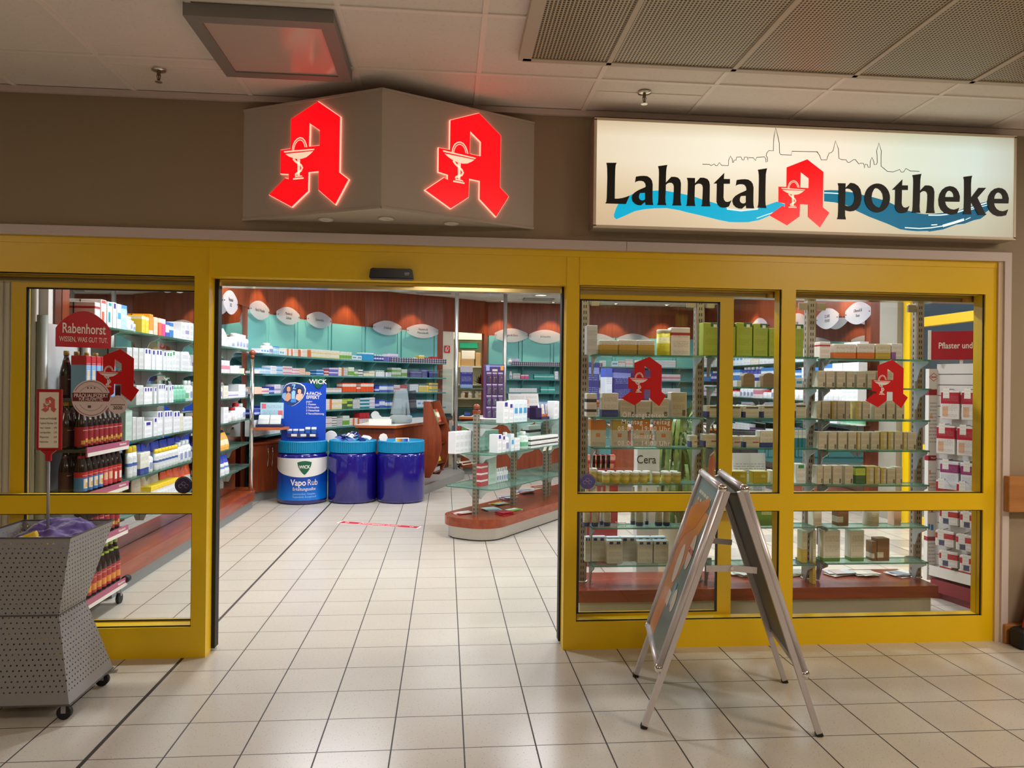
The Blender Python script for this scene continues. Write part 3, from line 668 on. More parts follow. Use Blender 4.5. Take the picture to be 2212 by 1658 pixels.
GR = grille_mat(); edges = [0.345, 0.757, 1.371, 1.986, 2.600, 3.215, 3.83]
places = ['narrow metal grille panel at the inner end of the ceiling grille row', 'metal ceiling grille panel second from the narrow end panel', 'metal ceiling grille panel third from the narrow end panel', 'metal ceiling grille panel fourth from the narrow end panel', 'metal ceiling grille panel fifth from the narrow end panel', 'metal ceiling grille panel sixth from the narrow end panel']
for k in range(6):
    a, b = edges[k], edges[k + 1]
    t_ = thing('ceiling_grille', places[k], 'ceiling grille', ((a + b) / 2, -1.5, CZ - 0.03), 0, 'metal grille panels in the passage ceiling', world=True)
    MB().box(a + 0.012, -2.9, CZ - 0.028, b - 0.012, -0.72, CZ - 0.012).build('mesh_sheet', GR, t_)
    f = MB(); l_ = 0.04 if k == 0 else 0.012
    f.box(a - (0.02 if k == 0 else 0), -2.92, CZ - 0.034, a + l_, -0.70, CZ).box(b - 0.012, -2.92, CZ - 0.034, b, -0.70, CZ).box(a, -0.725, CZ - 0.034, b, -0.69, CZ)
    f.build('frame', mat('beige_grille_frame', (196, 184, 168), 0.5), t_)
# ------------------------------------------------------------------ goods: styles and the row builder
GI = (120, 120, 128)
STY = {}
def sty(k, desc, base, bands=(), patch=(), ink=GI, kind='box', cap=None, **kw):
    STY[k] = (desc, printed('print_' + k, base, bands, ink, patch=patch, **kw), kind, cap)
WB = (236, 238, 242)
sty('wblue', 'white carton with dark blue patch', WB, patch=[(.22, .78, .76, .96, (44, 34, 150))])
sty('wteal', 'white carton with teal patch', WB, patch=[(.2, .8, .84, .96, (0, 150, 150)), (.2, .6, .2, .6, (0, 150, 160))])
sty('wgreen', 'white carton with green patch', WB, patch=[(.2, .8, .78, .95, (50, 160, 100))])
sty('wcoral', 'white carton with coral red print', (240, 232, 230), patch=[(.1, .9, .86, .97, (226, 80, 70)), (.15, .6, .15, .55, (232, 90, 60))])
sty('wred', 'white carton with red stripe', (238, 230, 226), bands=[(.72, .82, (190, 30, 50))])
sty('wsky', 'white carton with sky blue print', (228, 240, 248), patch=[(.15, .85, .4, .65, (70, 160, 215))])
sty('sky', 'pale blue carton', (182, 216, 240), bands=[(.5, .62, (240, 246, 250)), (.85, 1, (70, 150, 210))])
sty('white', 'plain white carton', WB)
sty('cream', 'cream white carton', (232, 228, 210))
sty('lilac', 'white carton with lilac print', (236, 232, 242), bands=[(.35, .55, (176, 160, 214))])
sty('yellow', 'yellow carton', (240, 206, 60), bands=[(.8, .95, (250, 240, 200))])
sty('orange', 'orange carton', (242, 148, 40), bands=[(.0, .2, (250, 235, 215))])
sty('peach', 'peach carton', (246, 206, 180))
sty('coral', 'coral carton', (238, 110, 80), bands=[(.75, 1, (250, 225, 215))])
sty('pink', 'pink carton', (230, 80, 140), bands=[(.72, 1, (250, 225, 235))])
sty('blue', 'blue carton', (60, 130, 205), bands=[(.5, .75, (225, 238, 248))])
sty('navy', 'navy blue carton', (36, 42, 116), bands=[(.78, .9, (120, 130, 190))], ink=(150, 160, 210))
sty('deep', 'deep blue carton', (40, 60, 170), bands=[(.2, .5, (190, 205, 240))])
sty('mint', 'mint grey carton', (186, 208, 196))
sty('green', 'white and green carton', (226, 236, 220), bands=[(.1, .55, (120, 180, 70))])
sty('dgreen', 'dark green carton', (70, 110, 60), bands=[(.5, .9, (190, 210, 90))])
sty('owhite', 'white and orange carton', (244, 236, 228), patch=[(.62, 1.01, .0, 1, (238, 120, 50))])
sty('creamy', 'cream carton with yellow foot', (244, 240, 228), bands=[(.0, .3, (246, 226, 140))])
sty('oranger', 'bright orange carton with white chevron', (236, 84, 24), bands=[(.62, .9, (250, 236, 226))])
sty('bluew', 'blue and white carton', (70, 96, 190), bands=[(.3, .8, (226, 232, 246))])
sty('pinkw', 'white and rose carton', (242, 226, 228), bands=[(.3, .6, (226, 140, 160))])
sty('red', 'red carton', (196, 40, 52), bands=[(.0, .5, (238, 226, 224))])
sty('yblue', 'yellow and blue carton', (236, 206, 70), bands=[(.35, .62, (90, 150, 190))], ink=(60, 90, 150))
sty('grey', 'light grey carton', (206, 208, 208))
sty('tealw', 'teal and white carton', (20, 130, 150), bands=[(.5, .95, (214, 236, 240))])
sty('tealb', 'teal green carton', (40, 168, 160), bands=[(.4, .6, (190, 232, 226))])
sty('violet', 'violet carton', (120, 110, 200), bands=[(.6, .95, (226, 222, 246))])
sty('plum', 'dark purple carton', (60, 30, 76), bands=[(.55, .7, (150, 110, 170))], ink=(170, 140, 190))
sty('wblack', 'white carton with black print', (238, 238, 236), bands=[(.62, .76, (40, 40, 44)), (.2, .32, (60, 60, 64))])
sty('beige', 'beige carton', (206, 198, 176), patch=[(.72, .92, .06, .3, (110, 100, 84))], ink=(120, 112, 96), dens=20)
sty('beigey', 'beige and yellow carton', (204, 184, 110), patch=[(.5, 1.01, .1, .9, (208, 202, 182))], ink=(120, 112, 96))
sty('beiged', 'beige carton with navy corner', (204, 198, 176), patch=[(-.1, .18, -.1, .5, (40, 50, 110)), (.2, .95, .78, .9, (70, 66, 60))], ink=(110, 104, 90))
sty('beiger', 'beige carton with red bar', (206, 200, 180), patch=[(-.1, .15, -.1, .5, (40, 50, 110)), (.55, .95, .42, .52, (170, 60, 50))], ink=(110, 104, 90))
sty('wnavy', 'white carton with navy foot', (228, 226, 214), bands=[(-.1, .3, (44, 66, 140))], ink=(120, 116, 104))
sty('lime', 'lime green carton with dark green corner', (150, 168, 44), patch=[(.45, 1.01, .88, 1.01, (30, 80, 40)), (.62, .84, .86, .95, (220, 228, 210))], ink=(110, 126, 30), dens=34)
sty('olive', 'olive yellow carton', (178, 164, 36), patch=[(.55, .85, .5, .75, (206, 196, 110))], ink=(120, 112, 30))
sty('leaf', 'green carton with pale label', (110, 160, 44), patch=[(.3, .85, .35, .75, (200, 210, 150))], ink=(90, 120, 40))
sty('food', 'beige and orange food carton', (206, 202, 184), bands=[(.62, 1.01, (206, 130, 54))], patch=[(.35, .62, .36, .5, (214, 140, 84))], ink=(90, 84, 76), inkz=(.06, .3))
sty('foody', 'beige and ochre food carton', (206, 202, 184), bands=[(.62, 1.01, (186, 158, 66))], patch=[(.35, .6, .36, .5, (206, 130, 96))], ink=(90, 84, 76), inkz=(.06, .3))
sty('honey', 'white carton with honey yellow front', (226, 222, 212), bands=[(-.1, .68, (206, 166, 72))], ink=(150, 120, 50))
sty('worange', 'white carton with orange wave foot', (228, 226, 220), bands=[(-.1, .42, (226, 120, 36))], ink=(120, 110, 100))
sty('wyellow', 'white carton with yellow foot', (222, 216, 190), bands=[(-.1, .42, (206, 176, 66))], ink=(120, 110, 90))
sty('wviolet', 'white carton with violet foot', (224, 222, 222), patch=[(-.1, .4, -.1, .45, (150, 90, 170))], ink=(120, 116, 120))
sty('milk', 'pale drink carton with blue top marks', (206, 204, 192), bands=[(.88, 1.01, (226, 232, 240))], patch=[(.14, .38, .84, .95, (34, 50, 130)), (.6, .84, .84, .95, (34, 50, 130))], ink=(130, 126, 112), dens=30)
sty('wgfoot', 'white carton with green foot', (226, 224, 210), bands=[(-.1, .12, (90, 150, 60))], ink=(130, 124, 110))
sty('kraft', 'brown paper carton', (140, 100, 54), patch=[(-.1, .5, .15, .4, (220, 216, 200))], ink=(90, 64, 36))
sty('redstr', 'red and white striped carton', (190, 70, 80), bands=[(.2, .28, (236, 226, 224)), (.5, .58, (236, 226, 224)), (.8, .88, (236, 226, 224))])
sty('sun', 'white sun care carton with yellow top', WB, bands=[(.74, 1.01, (246, 208, 40))], ink=(70, 100, 180))
sty('cyan', 'cyan carton', (40, 160, 220), bands=[(.82, 1, (220, 240, 250))])
# bottles, tubes, bags
sty('btblue', 'white bottle with blue cap', (238, 240, 244), kind='bottle', cap=(40, 70, 210))
sty('btwhite', 'white bottle', (238, 240, 244), patch=[(.2, .8, .2, .6, (150, 160, 200))], kind='bottle', cap=(235, 236, 240))
sty('btred', 'white bottle with red cap', (238, 238, 240), kind='bottle', cap=(206, 24, 40))
sty('btmint', 'mint green bottle', (130, 206, 176), bands=[(.0, .2, (70, 160, 130))], kind='bottle', cap=(190, 226, 210))
sty('btgreen', 'white bottle with green print', (226, 238, 230), bands=[(.2, .5, (110, 190, 150))], kind='bottle', cap=(232, 240, 236))
sty('btdblue', 'dark blue bottle', (34, 46, 150), bands=[(.3, .6, (200, 206, 236))], kind='bottle', cap=(236, 236, 240))
sty('btnavyf', 'white bottle with navy foot', (216, 214, 200), bands=[(-.1, .12, (40, 60, 130))], patch=[(.4, .6, .55, .9, (80, 80, 80))], kind='bottle', cap=(226, 224, 214))
sty('btyel', 'white sunscreen bottle with yellow cap', (222, 224, 226), bands=[(.45, .58, (54, 90, 160))], kind='tube', cap=(244, 206, 30))
sty('bagblue', 'white bag with blue top', (226, 228, 232), bands=[(.62, 1.01, (34, 60, 190)), (.35, .45, (90, 130, 190))], kind='bag')
sty('bagorange', 'white and orange bag', (232, 226, 222), bands=[(.55, 1.01, (240, 90, 36))], kind='bag')
sty('bagpeach', 'apricot coloured bag', (206, 186, 168), bands=[(.1, .3, (226, 150, 100))], kind='bag')
sty('bagflower', 'bag with orange flower print', (244, 226, 190), bands=[(.6, 1.01, (250, 170, 50)), (.0, .3, (246, 180, 70))], kind='bag')
sty('bagpink', 'bag with pink top', (240, 236, 236), bands=[(.6, .95, (226, 120, 190)), (.0, .2, (190, 200, 230))], kind='bag')
sty('bagwhite', 'white plastic bag', (232, 234, 240), patch=[(.3, .7, .3, .7, (190, 196, 214))], kind='bag')
sty('bagcandy', 'green sweets bag', (110, 140, 80), bands=[(.6, .8, (190, 206, 150))], kind='bag')
MESHC = {}
def rnd(v, q=0.004): return max(q, round(v / q) * q)
DEPT = ['medicine_carton']
NAMES = {'box': ('carton', 'carton'), 'bottle': ('lotion_bottle', 'bottle'), 'tube': ('sunscreen_bottle', 'bottle'), 'bag': ('product_bag', 'bag')}
def goods(style, w, d, h, loc, rotz, label, group):
    desc, m, kind, cap = STY[style]; w, d, h = rnd(w), rnd(d), rnd(h)
    key = (style, w, d, h)
    if key not in MESHC:
        if kind == 'box':
            me = MB().rbox(-w / 2, -d / 2, 0, w / 2, d / 2, h, min(0.0025, w * 0.06)).mesh('carton', m); MESHC[key] = (me, None)
        elif kind == 'bottle':
            r = w / 2; ch = min(0.22 * h, 0.045)
            me = MB().lathe([(r * .9, 0), (r, .01), (r, (h - ch) * .86), (r * .8, (h - ch) * .95), (r * .45, h - ch), (r * .45, h - ch + .004)], 18).mesh('bottle', m)
            cm = MB().lathe([(r * .55, h - ch), (r * .55, h - .004), (r * .48, h)], 16).mesh('cap', mat('cap_%d_%d_%d' % cap, cap, 0.35)); MESHC[key] = (me, cm)
        elif kind == 'tube':
            ch = 0.2 * h; M = Matrix.Diagonal((1, min(1.0, d / w) * 0.75, 1, 1))
            me = MB().lathe([(w * .46, 0), (w * .5, h * .05), (w * .5, h * .6), (w * .42, h - ch)], 18, 0, M).mesh('bottle', m)
            cm = MB().lathe([(w * .44, h - ch), (w * .40, h - .01), (w * .30, h)], 16, 0, M).mesh('cap', mat('cap_%d_%d_%d' % cap, cap, 0.35)); MESHC[key] = (me, cm)
        else:
            mb = MB(); nx, nz = 6, 8; vs = []
            for side in (-1, 1):
                for k in range(nz + 1):
                    for i in range(nx + 1):
                        u = i / nx * 2 - 1; v = k / nz
                        t = d / 2 * (1 - abs(u) ** 3) ** .5 * max(0.03, (1 - (v * 1.04 - .02) ** 3)) if v > .3 else d / 2 * (1 - abs(u) ** 4) ** .5
                        wob = 0.012 * w * math.sin(9 * v + 5 * u)
                        vs.append((u * w / 2 * (1 - .06 * v), side * max(t, .002) + wob, v * h))
            n = (nx + 1) * (nz + 1); fs = []
            for k in range(nz):
                for i in range(nx):
                    a = k * (nx + 1) + i; fs.append((a, a + 1, a + nx + 2, a + nx + 1)); fs.append((n + a + 1, n + a, n + a + nx + 1, n + a + nx + 2))
            mb.add(vs, fs, 0, True)
            for k in range(nz):
                a = k * (nx + 1); b = a + nx
                mb.f += [(a + nx + 1, n + a + nx + 1, n + a, a), (b, n + b, n + b + nx + 1, b + nx + 1)]; mb.mi += [0, 0]; mb.smooth += [True, True]
            me = mb.mesh('bag', m); MESHC[key] = (me, None)
    me, cm = MESHC[key]
    o = bpy.data.objects.new({'goods on the left wall shelves': 'cosmetics_carton', 'goods on the right wall shelves': 'skincare_carton', 'goods in the window display': 'supplement_carton', 'goods on the middle gondola': 'dental_care_carton'}.get(group, 'medicine_carton') if kind == 'box' else NAMES[kind][0], me); COL.objects.link(o); o.location = loc; o.rotation_euler = (0, 0, rotz)
    tag(o, label, NAMES[kind][1], group)
    if cm is not None:
        c = bpy.data.objects.new('cap', cm); COL.objects.link(c); c.parent = o
    return o
COUNT = {}
USED = {}
def uniq(desc, phrase):
    """label by its own order among the like goods of that shelf"""
    k = (desc, phrase); COUNT[k] = COUNT.get(k, 0) + 1
    return COUNT[k]
PEND = []
def row(phrase, group, pts, z, items, depth=0.11, py=860, inset=0.0, maxd=None):
    """items: (px0, px1, py_top, style[, n[, stack[, inset]]]) on the shelf whose front runs along pts"""
    for it in items:
        x0, x1, yt, st_ = it[:4]; n = it[4] if len(it) > 4 else 1; stk = it[5] if len(it) > 5 else 1; ins = it[6] if len(it) > 6 else inset
        xm = (x0 + x1) / 2; seg = None
        for P, Q in zip(pts[:-1], pts[1:]):
            e = Vector((Q[0] - P[0], Q[1] - P[1])); p = onLine(xm, py, P, Q); t = Vector((p.x - P[0], p.y - P[1])).dot(e) / e.length_squared
            if seg is None or abs(t - .5) < seg[0]: seg = (abs(t - .5), P, Q)
        P, Q = Vector(seg[1]), Vector(seg[2]); dv = (Q - P).normalized(); bk = Vector((-dv.y, dv.x))
        P2, Q2 = P + bk * ins, Q + bk * ins
        a = onLine(x0, py, P2, Q2); b = onLine(x1, py, P2, Q2); L = ((b - a).to_2d()).dot(dv)
        if L < 0: a, b = b, a; L = -L
        m = (a + b) / 2; h = zat(m, xm, yt) - z
        h = max(0.02, h) / stk; w = L / n; rz = math.atan2(dv.y, dv.x)
        kind = STY[st_][2]; dd = depth if 'left wall' not in group else min(depth, 0.138 - ins)
        if kind == 'bottle': dd = w
        elif kind in ('tube', 'bag'): dd = min(w * .8, dd)
        for k in range(n):
            c = a.to_2d() + dv * (w * (k + .5)) + bk * (dd / 2 + 0.004)
            for q in range(stk):
                PEND.append((st_, w - min(0.002, w * .04), dd, h - (0.0008 if stk > 1 else 0), (c.x, c.y, z + q * h + 0.0005), rz, phrase, group, (x0 + (x1 - x0) * (k + .5) / n, q)))
def flush():
    byk = {}
    for r in PEND: byk.setdefault((STY[r[0]][0], r[6]), []).append(r)
    for (desc, phrase), L in byk.items():
        L.sort(key=lambda r: (r[8][1], r[8][0]))
        tiers = {r[8][1] for r in L}
        for q in sorted(tiers):
            T = [r for r in L if r[8][1] == q]
            lev = '' if len(tiers) == 1 else (['lower ', 'upper ', 'top '][q] if len(tiers) < 4 else ORD[q + 1] + ' ')
            for i, r in enumerate(T):
                who = ('the only one' if len(T) == 1 else ordn(i + 1) + ' from left')
                if len(T) == 1: label = '%s%s on %s' % (lev, desc, phrase)
                else: label = '%s%s, %s on %s' % (lev, desc, who, phrase)
                assert len(label.split()) <= 16, label
                goods(r[0], r[1], r[2], r[3], r[4], r[5], label, r[7])
    PEND.clear()
def glass_shelf(label, poly, z, group, brackets=(), t=0.010):
    o = MB().prism(poly, z - t, z, 0, None, 1).build('glass_shelf', [GLASSG, GEDGE]); tag(o, label, 'shelf', group)
    for (bx, by, dx, dy, L) in brackets:
        d = Vector((dx, dy, 0)); n = Vector((-dy, dx, 0)) * 0.004; P0 = Vector((bx, by, z - t)); mb = MB()
        pr = [(0, 0), (L, 0), (L, -0.014), (L * .45, -0.05), (0.03, -0.13), (0, -0.13)]
        vs = [P0 + d * u + Vector((0, 0, v)) + n for u, v in pr] + [P0 + d * u + Vector((0, 0, v)) - n for u, v in pr]; k = len(pr)
        mb.add(vs, [tuple(range(k)), tuple(range(2 * k - 1, k - 1, -1))] + [(i, k + i, k + (i + 1) % k, (i + 1) % k) for i in range(k)])
        mb.build('bracket', mat('silver_bracket', (170, 172, 172), 0.35, metal=0.6), o)
    return o

# ------------------------------------------------------------------ left wall: plinth, glass shelves, posts
tag(MB().prism([(-2.50, 1.12), (-2.26, 1.12), (-2.26, 4.90), (-2.30, 5.06), (-2.38, 5.16), (-2.50, 5.18)], 0.10, 0.21).prism([(-2.50, 1.16), (-2.285, 1.16), (-2.285, 4.88), (-2.32, 5.02), (-2.40, 5.12), (-2.50, 5.14)], 0.0, 0.10, 1)
    .build('display_plinth', [wood('cherry_plinth', (126, 52, 28), (164, 78, 44), along='y', rough=0.22), mat('grey_toe_kick', (140, 142, 142), 0.35, metal=0.4)]), 'long low cherry wood plinth with grey base along the left wall', 'plinth')
LW = [(-2.352, 1.2), (-2.352, 5.3)]
LZ = [1.88, 1.595, 1.32, 1.055, 0.77, 0.50]
LN = ['topmost left-wall glass shelf', 'second left-wall glass shelf', 'third left-wall glass shelf', 'fourth left-wall glass shelf', 'fifth left-wall glass shelf', 'lowest left-wall glass shelf']
for k, z in enumerate(LZ):
    y0 = [0.98, 1.22, 1.22, 1.22, 1.50, 1.42][k]
    poly = [(-2.494, y0), (-2.40, y0), (-2.335, y0 + 0.08), (-2.335, 5.05), (-2.38, 5.14), (-2.494, 5.14)]
    br = [(-2.494, y, 1, 0, 0.14) for y in (1.40 if y0 < 1.4 else y0 + .1, 2.15, 2.95, 3.75, 4.55)]
    glass_shelf('green glass shelf on the left wall, ' + ['topmost of the six', 'second from the top', 'third from the top', 'fourth from the top', 'fifth from the top', 'lowest of the six'][k], poly, z, 'glass shelves on the left wall', br)
for y, lab in ((4.86, 'chrome post with wooden knob where the left wall shelves end'),):
    p_ = thing('shelf_post', lab, 'post', (-2.296, y, 0.21))
    MB().cyl((0, 0, 0), (0, 0, 1.575), 0.024, 18).build('tube', CHROME, p_); k_ = MB(); k_.lathe([(0.026, 1.575), (0.028, 1.60), (0.018, 1.61)], 16); ball(k_, (0, 0, 1.637), 0.036); k_.build('knob', WOODV, p_)
G_ = 'goods on the left wall shelves'
row(LN[0], G_, LW, 1.88, [(206, 217.5, 653, 'wred'), (219, 231, 648, 'wcoral'), (233, 244, 652, 'wteal'), (245, 253, 653, 'wblue'), (254, 263.7, 657, 'wsky'), (264, 275.5, 660, 'sky'), (276, 283, 672, 'btblue'), (284, 290, 684, 'btwhite'), (290, 297, 693, 'btwhite'),
    (308, 315, 682, 'yellow'), (316, 323, 685, 'yellow'), (324, 332, 679, 'orange'), (334, 342, 685, 'peach'), (345, 351, 688, 'coral'), (352, 358.7, 689, 'pink'), (360, 367, 695, 'bluew'), (368, 376, 697, 'blue'), (377, 386, 712, 'white'), (387, 392, 715, 'white'), (393, 402, 696, 'white'), (403, 410, 697, 'lilac'), (411, 419, 698, 'white'),
    (430, 445, 705, 'white', 2), (450, 470, 706, 'wsky', 2), (472, 498, 707, 'bagwhite', 2), (504, 512, 728, 'btwhite'), (514, 540, 722, 'btwhite', 4)], 0.15, 730)
row(LN[1], G_, LW, 1.595, [(276, 287, 750, 'grey'), (289, 300, 751, 'grey'), (302, 312, 752, 'grey'), (314, 327.6, 753, 'wblue', 2), (330, 337, 755, 'wblue'), (339, 351.7, 756, 'wblue', 2), (355, 360.6, 759, 'wblue'), (362, 373, 760, 'wgreen', 2), (374, 379.6, 757, 'wgreen'), (380, 388.5, 759, 'white'), (393, 409, 760, 'white'), (410, 419, 760, 'bagwhite'),
    (430, 468, 768, 'lilac', 4), (474, 497.5, 778, 'pinkw', 3), (499, 508, 791, 'white'), (508.5, 518, 790, 'white', 2), (519, 529, 795, 'cream')], 0.15, 790)
row(LN[2], G_, LW, 1.32, [(296, 311, 832, 'grey', 2), (313, 330, 836, 'wblue', 3), (335, 339.5, 836, 'wblue'), (344, 358, 830, 'wblue', 3), (359, 363, 835, 'wblue'), (367, 371, 834, 'wblue'), (372, 376, 831, 'wblue'), (377, 405, 831, 'btmint', 4), (405.5, 412, 822, 'btgreen'), (413, 419, 822, 'btwhite'),
    (430, 468, 826, 'white', 4), (472, 478, 815, 'btwhite'), (478.5, 483, 828, 'btwhite'), (484, 494, 833, 'cream'), (494.5, 516, 846, 'lilac', 2), (516.5, 531, 830, 'white', 3), (532, 540, 832, 'btwhite')], 0.12, 860)
row(LN[3], G_, LW, 1.055, [(273, 287, 887, 'mint'), (288, 296, 901, 'grey'), (297, 309, 901, 'grey'), (310, 313, 901, 'grey'), (314, 330, 910, 'wblue'), (334, 341, 902, 'wblue'), (342, 353, 888, 'wblue', 2), (357, 373, 887, 'wblue', 3), (377, 390, 888, 'wblue', 2), (391, 397, 893, 'cream'), (398, 416, 900, 'white', 2),
    (430, 468, 890, 'wred', 4), (472, 480, 888, 'btwhite'), (484, 494.5, 879, 'white'), (496, 505, 884, 'btred'), (510, 517, 880, 'btred'), (518, 525, 870, 'btred'), (527, 534, 871, 'btwhite')], 0.13, 920)
row(LN[4], G_, LW, 0.77, [(284, 303, 963, 'btyel', 2), (305, 323, 977, 'wnavy', 2), (326, 336, 974, 'btwhite'), (342, 390, 965, 'btyel', 7), (392, 400, 955, 'btwhite'), (401, 417, 950, 'btwhite', 2), (292, 416, 949, 'bagblue', 7, 1, .075), (430, 468, 945, 'bagblue', 3), (471, 498, 936, 'bagflower', 3)], 0.12, 985)
row(LN[5], G_, LW, 0.50, [(328, 387, 1040, 'sun', 9), (293, 350, 1022, 'bagpeach', 3, 1, .075), (353, 416, 1010, 'bagorange', 5, 1, .075), (430, 468, 990, 'bagblue', 3), (471, 498, 985, 'bagblue', 3)], 0.10, 1040)

# ------------------------------------------------------------------ curved back wall shelves
def offs(pts, d):
    out = []
    for i, p in enumerate(pts):
        a = Vector(pts[max(i - 1, 0)]); b = Vector(pts[min(i + 1, len(pts) - 1)]); e = (b - a).normalized(); out.append((p[0] + e.y * d, p[1] - e.x * d))
    return out
BS = offs(BW, 0.31); BRS = offs(BR, 0.31)
BZ = [1.865, 1.605, 1.35, 1.09, 0.825]
BN = ['topmost curved back-wall shelf', 'second curved back-wall shelf', 'third curved back-wall shelf', 'fourth curved back-wall shelf', 'lowest curved back-wall shelf']
def back_shelf(label, pts, z, grp):
    a = offs(pts, 0.33); b = offs(pts, 0.004)
    o = MB().prism(a + b[::-1], z - 0.022, z).build('wall_shelf', TEALD); tag(o, label, 'shelf', grp)
    for p, q in zip(a[1:-1], b[1:-1]):
        mb = MB(); p_, q_ = Vector((p[0], p[1], 0)), Vector((q[0], q[1], 0)); n = (p_ - q_).normalized(); t = Vector((-n.y, n.x, 0)) * 0.006
        pr = [q_ + Vector((0, 0, z - .022)), p_ * .85 + q_ * .15 + Vector((0, 0, z - .022)), q_ + n * .06 + Vector((0, 0, z - .2)), q_ + Vector((0, 0, z - .22))]
        mb.add([v + t for v in pr] + [v - t for v in pr], [(0, 1, 2, 3), (7, 6, 5, 4), (0, 4, 5, 1), (1, 5, 6, 2), (2, 6, 7, 3), (3, 7, 4, 0)]); mb.build('bracket', TEAL, o)
words5 = ['topmost of five', 'second of five from the top', 'third of five from the top', 'fourth of five from the top', 'lowest of five']
for k, z in enumerate(BZ):
    back_shelf('turquoise shelf on the curved back wall, ' + words5[k], BW, z, 'shelves on the curved back wall')
    back_shelf('turquoise shelf on the straight back wall right of the doorway, ' + words5[k].replace(' of five from the top', ' from top'), BR, z, 'shelves right of the doorway')
G_ = 'goods on the curved back wall'
row(BN[0], G_, BS, BZ[0], [(554, 563, 762, 'white', 2), (564, 582, 753, 'wsky', 3), (583, 595, 741, 'btwhite'), (596, 604, 748, 'sky', 2), (605, 614.5, 757, 'wsky', 2), (615.5, 633, 753, 'owhite', 2, 2), (634, 650.5, 754, 'owhite', 1, 2), (651.5, 672, 755, 'owhite', 1, 2), (673.5, 734, 756, 'creamy', 6, 2),
    (737.6, 760.5, 760, 'green', 4), (761, 782.5, 768, 'wsky', 2), (784, 808, 762, 'cyan', 3), (810, 831, 766, 'btdblue', 4), (839, 861, 763, 'violet', 3), (892, 903, 772, 'yellow'), (905, 917, 767, 'yellow'), (919, 930, 772, 'red'), (933, 946, 770, 'red')], 0.13, 770)
row(BN[1], G_, BS, BZ[1], [(552, 560.5, 801, 'white', 2), (561, 585, 794, 'sky', 2), (586, 597.5, 790, 'white'), (598, 611.5, 790, 'sky', 1, 2), (612.5, 632, 791, 'pinkw', 1, 2), (634, 647.5, 796, 'pinkw', 1, 2), (648.5, 660, 795, 'peach'), (661, 671, 803, 'peach'), (684, 700, 797, 'blue', 2, 2), (701, 711, 798, 'red', 1, 2), (712, 731, 794, 'violet', 2, 2), (732, 742, 794, 'owhite'), (743, 752, 795, 'grey', 3), (753, 765.5, 793, 'green', 3), (766, 774.5, 802, 'green'), (775, 784.5, 798, 'wblack', 2), (786, 797.5, 806, 'creamy'), (798, 810, 801, 'creamy', 1, 2), (812, 831, 800, 'wgreen', 5), (834, 846, 804, 'white'), (847, 867, 794, 'green', 2, 2), (868, 880, 797, 'green', 2), (886, 911, 801, 'navy', 2), (912, 924, 797, 'navy'), (927, 946, 802, 'navy', 2)], 0.13, 810)
row(BN[2], G_, BS, BZ[2], [(551, 566.5, 836, 'peach', 5), (567, 582, 838, 'pinkw', 2), (583, 593.5, 835, 'deep', 2), (594, 607, 830, 'lilac'), (615, 700, 832, 'white', 7), (704, 739, 838, 'wred', 5), (740.5, 770, 827, 'oranger', 5), (771, 779.5, 835, 'oranger'), (780, 808, 827, 'oranger', 5), (811, 819.5, 833, 'deep', 3), (820, 851, 831, 'bluew', 5), (851.5, 864.5, 831, 'pinkw', 4), (865, 880, 831, 'red', 3), (885, 904, 830, 'white', 4), (905, 926.5, 832, 'yellow', 4), (927, 946, 827, 'yblue', 1, 2)], 0.13, 845)
row(BN[3], G_, BS, BZ[3], [(551, 566, 884, 'deep', 1), (567, 580, 876, 'deep', 1, 2), (592, 606, 872, 'orange', 2, 2), (704, 717.5, 862, 'owhite', 1, 2), (718, 739.5, 862, 'creamy', 2, 2), (740, 750.5, 860, 'dgreen', 2), (751, 762, 860, 'dgreen', 1, 2), (763, 778.5, 862, 'grey', 2, 2), (779, 798.5, 859, 'tealw', 2, 3), (799, 810.5, 858, 'lilac', 1, 3), (811, 819.5, 863, 'deep', 2), (820, 832, 863, 'bluew', 4), (833, 856, 866, 'bluew', 5), (860, 940, 864, 'wsky', 8)], 0.13, 880)
row(BN[4], G_, BS, BZ[4], [(551, 606, 905, 'white', 5), (703, 717.5, 900, 'wred', 1, 2), (718, 728.5, 900, 'wblack', 1, 2), (729, 740.5, 903, 'grey'), (741, 755.5, 898, 'green', 2), (756, 776.5, 903, 'owhite', 2), (777, 798.5, 891, 'red', 3), (799, 830, 903, 'owhite', 3)], 0.13, 915)
# price strip with a fish-scale pattern on the top shelves
def strip_mat():
    s = NB('patterned_shelf_strip'); tc = s.add('ShaderNodeTexCoord'); sp = s.add('ShaderNodeSeparateXYZ'); s.link(tc.outputs['Object'], sp.inputs[0])
    u = s.math('MULTIPLY', sp.outputs[0], 160.0); v = s.math('MULTIPLY', sp.outputs[2], 190.0)
    k = s.math('GREATER_THAN', s.math('ADD', s.math('SINE', u), s.math('SINE', v)), 0.25)
    s.setin(s.b.inputs['Base Color'], s.mix(k, lin((62, 58, 80)), lin((186, 184, 196)))); return s.m
SM = strip_mat()
m_ = MB(); a_ = offs(BW, 0.335); ptsS = [tuple(Vector(a_[4]).lerp(Vector(a_[5]), .35)), a_[5], a_[6]]
wallstrip(m_, ptsS, 1.855, 1.935, 0.004); tag(m_.build('shelf_strip', SM), 'scale patterned strip along the curved topmost shelf near the doorway', 'shelf strip')
m_ = MB(); wallstrip(m_, [(1.25, 9.755), (3.0, 9.83)], 1.855, 1.93, 0.004); tag(m_.build('shelf_strip', SM), 'scale patterned strip along the top shelf right of the doorway', 'shelf strip')
RN = ['topmost shelf right of the doorway', 'second shelf right of the doorway', 'third shelf right of the doorway', 'fourth shelf right of the doorway']
G_ = 'goods right of the doorway'
